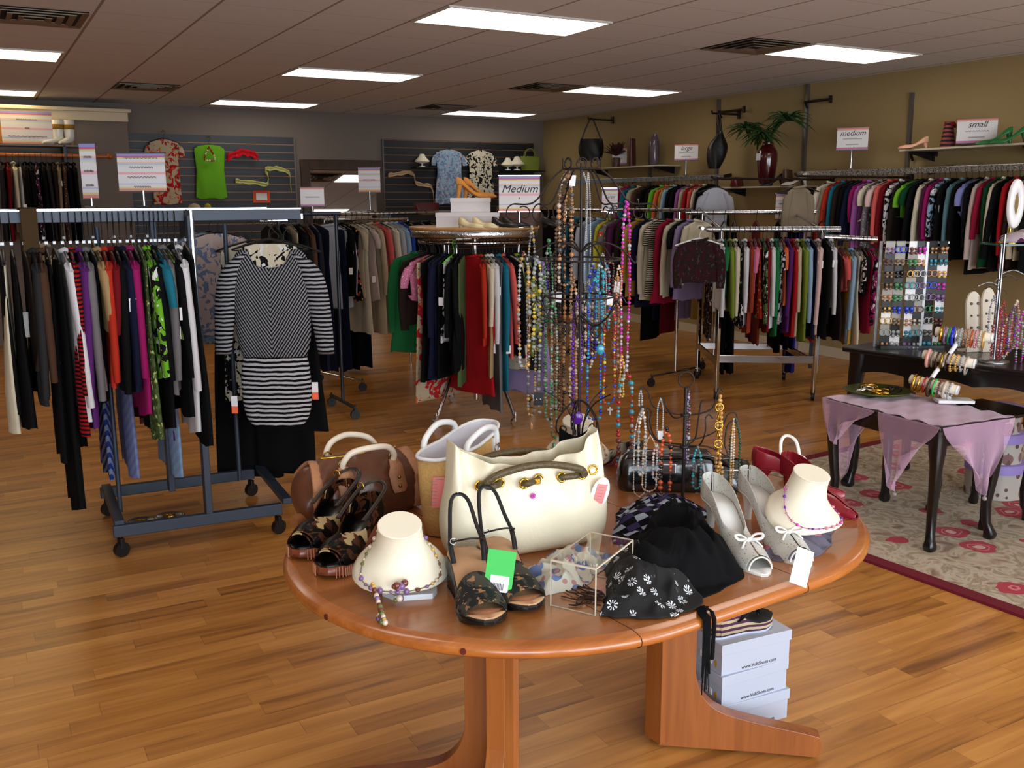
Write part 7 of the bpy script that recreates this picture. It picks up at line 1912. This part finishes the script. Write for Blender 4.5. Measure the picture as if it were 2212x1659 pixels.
# white earring boards
BG = plain('beige_velvet_board', (226, 214, 196), .8)
for i, (x0, x1, y0, y1, l_) in enumerate(((2084, 2122, 630, 732, 'cream earring board with dark studs, the left one'), (2118, 2152, 622, 732, 'cream earring board with dark studs, the right one'))):
    q = onB((x0+x1)/2, 760, ZB); dd_ = pj(q)[2]; w_ = (x1-x0)/F*dd_; lo, hi = 0, 2
    for _ in range(40):
        m_ = (lo+hi)/2
        if pj((q.x, q.y, m_))[1] > y0: lo = m_
        else: hi = m_
    h_ = lo-ZB; o = thing('earring_board', l_, 'jewellery stand', (q.x, q.y, ZB), rot=(-.12, 0, FR+.3))
    out = [(-w_/2, 0), (w_/2, 0), (w_/2, h_*.75)]+[(w_/2*math.cos(a), h_*.78+h_*.22*math.sin(a)) for a in [PI*k/12 for k in range(1, 12)]]+[(-w_/2, h_*.75)]
    MB().loft([[V((x, yy, z)) for x, z in out] for yy in (-.006, .006)], sm=False).build('board', BG, o); bx((0, .03, .01), (w_, .07, .014)).build('foot', BG, o); mb = MB()
    for r_i in range(4):
        for s in (-.22, .24): mb.sph((s*w_, -.009, h_*(.2+.2*r_i)), .006+.002*(r_i % 2))
    mb.build('stud_earrings', BEADS['smoke'], o)
# jewellery tree with pink and crimson strands
q = onB(2190, 790, ZB); q = V((q.x+.02, q.y+.12, ZB)); dT = pj(q)[2]; jt = thing('jewellery_tree', 'slim metal jewellery tree hung with pink and lilac necklaces at right edge', 'jewellery stand', q)
hT = .62
MB().tube([(0, 0, 0), (0, 0, hT)], .006, 8).build('pole', DCHROME, jt); MB().lathe([(.07, 0), (.07, .008), (.01, .014)], 20).build('base', DCHROME, jt)
for k in range(6):
    a = k*PI/3+.3; mb = MB(); mb.tube(smooth([(0, 0, .33+.02*k), (.05*math.cos(a), .05*math.sin(a), .35+.02*k), (.10*math.cos(a), .10*math.sin(a), .33+.02*k)]), .003, 6); mb.build('arm', DCHROME, jt)
cols = [('lilac and silver', 'purple,clear,silver'), ('crimson', 'red,pink'), ('bright pink', 'magenta,pink'), ('garnet', 'red,brown'), ('pale crystal', 'clear,pearl'), ('coral red', 'orange,red'), ('smoky violet', 'smoke,violet'), ('pearl and pink', 'pearl,pink'), ('silver leaf', 'silver,clear'), ('hot pink glass', 'magenta,clear')]
for i, (nm_, ms) in enumerate(cols):
    px = 2148+i*7; top = 640+((i*37) % 50); bot = 745+((i*53) % 60); A = atd(px, top, dT-.05+.02*(i % 3)); B = atd(px, bot, dT-.05+.02*(i % 3)); dr = A.z-B.z; sd = V((_r0.x, _r0.y, 0)); pts = []
    for k in range(31):
        t_ = k/30; s = -1 if t_ < .5 else 1; u = abs(1-2*t_); pts.append(A+sd*(s*.016*math.sin(min(1, (1-u)*3)*PI/2)*(1 if u > .15 else u/.15))+V((0, 0, -dr*(1-u))))
    chain(pts, ms.split(','), (.004, .008), '%s bead necklace on the slim jewellery tree' % nm_, 600+i, group='necklaces on the slim jewellery tree')
# glass-topped stand with folded purple cloth
p0 = atd(2190, 527, dT+.1); gs = thing('display_stand', 'glass shelf on slim metal posts above the jewellery tree', 'display stand', (p0.x, p0.y, ZB), FR)
bx((.06, 0, p0.z-ZB), (.36, .22, .010)).build('glass_shelf', plain('green_edge_glass', (40, 90, 76), .08, trans=.4), gs)
for x in (-.06, .2): MB().tube([(x, 0, 0), (x, 0, p0.z-ZB)], .007, 8).build('post', DCHROME, gs)
mb = MB(); mb.loft([superell(w, dd, z, 32, .8, lambda x, y, z, a: (0, .006*math.sin(x*60), .008*math.sin(x*40+y*30))) for z, w, dd in ((0, .13, .09), (.02, .135, .09), (.045, .1, .07), (.06, .05, .04))]); o = mb.build('folded_scarf', fabric((200, 180, 190), 'blotch', (96, 40, 90), (226, 210, 200), s=1.2), sub=1); o.location = (p0.x+.06*_r0.x, p0.y+.06*_r0.y, p0.z+.006); o.rotation_euler = (0, 0, FR); tag(o, 'cream and purple scarf folded on the glass shelf', 'scarf')
# white-rimmed oval mirror on a stand
pm = atd(2191, 440, dT+.05); mo = thing('vanity_mirror', 'white-rimmed oval mirror above the scarf at the right edge', 'mirror', pm, FR+.45)
wm = 19/F*dT*1.25; hm = 53/F*dT; mb = MB(); rg = []
for r_, y in ((1, .0), (1.0, -.01), (.96, -.018), (.5, -.022), (.46, -.012)): rg.append([V((wm*r_*math.cos(a), y, hm*r_*math.sin(a))) for a in [2*PI*k/36 for k in range(36)]])
mb.loft(rg, 0, True, False); mb.build('rim', WPL, mo); mb = MB(); mb.loft([[V((wm*.47*math.cos(a), y, hm*.47*math.sin(a))) for a in [2*PI*k/30 for k in range(30)]] for y in (-.012, -.013)]); mb.build('glass', MC['mirror_glass'], mo)
mb = MB(); mb.tube([(0, .01, -hm), (0, .012, -(pm.z-p0.z)+.012)], .006, 8); mb.lathe([(.05, 0), (.05, .006), (.01, .01)], 18, (0, .012, -(pm.z-p0.z)+.006)); mb.build('stem', GOLD, mo)
# flowered hat boxes
HB = fabric((206, 196, 186), 'floral', (150, 110, 110), (120, 90, 80), s=2.0); LILL = plain('lilac_lid', (150, 130, 196), .6)
P = atz(2162, 1078, .013); P = P+V((.06, .09, 0)); P.z = .013; z = .013
for i, (r_, h_, l_) in enumerate(((.150, .19, 'largest floral hat box with lilac lid, bottom of the stack'), (.128, .16, 'floral hat box with lilac lid in the middle of the stack'), (.110, .14, 'smallest floral hat box with lilac lid on top of the stack'))):
    o = thing('hat_box', l_, 'box', (P.x, P.y, z), 0, 'stacked floral hat boxes on the rug'); MB().lathe([(r_-.004, 0), (r_-.004, h_-.02), ], 36).build('box_body', HB, o); MB().lathe([(r_+.002, h_-.05), (r_+.002, h_-.002), (r_, h_), (.0, h_)], 36, ca=False, cb=False).build('lid', LILL, o); z += h_+.001
# final report of counts
print('objects', len(bpy.data.objects), 'top', sum(1 for o in bpy.data.objects if not o.parent))
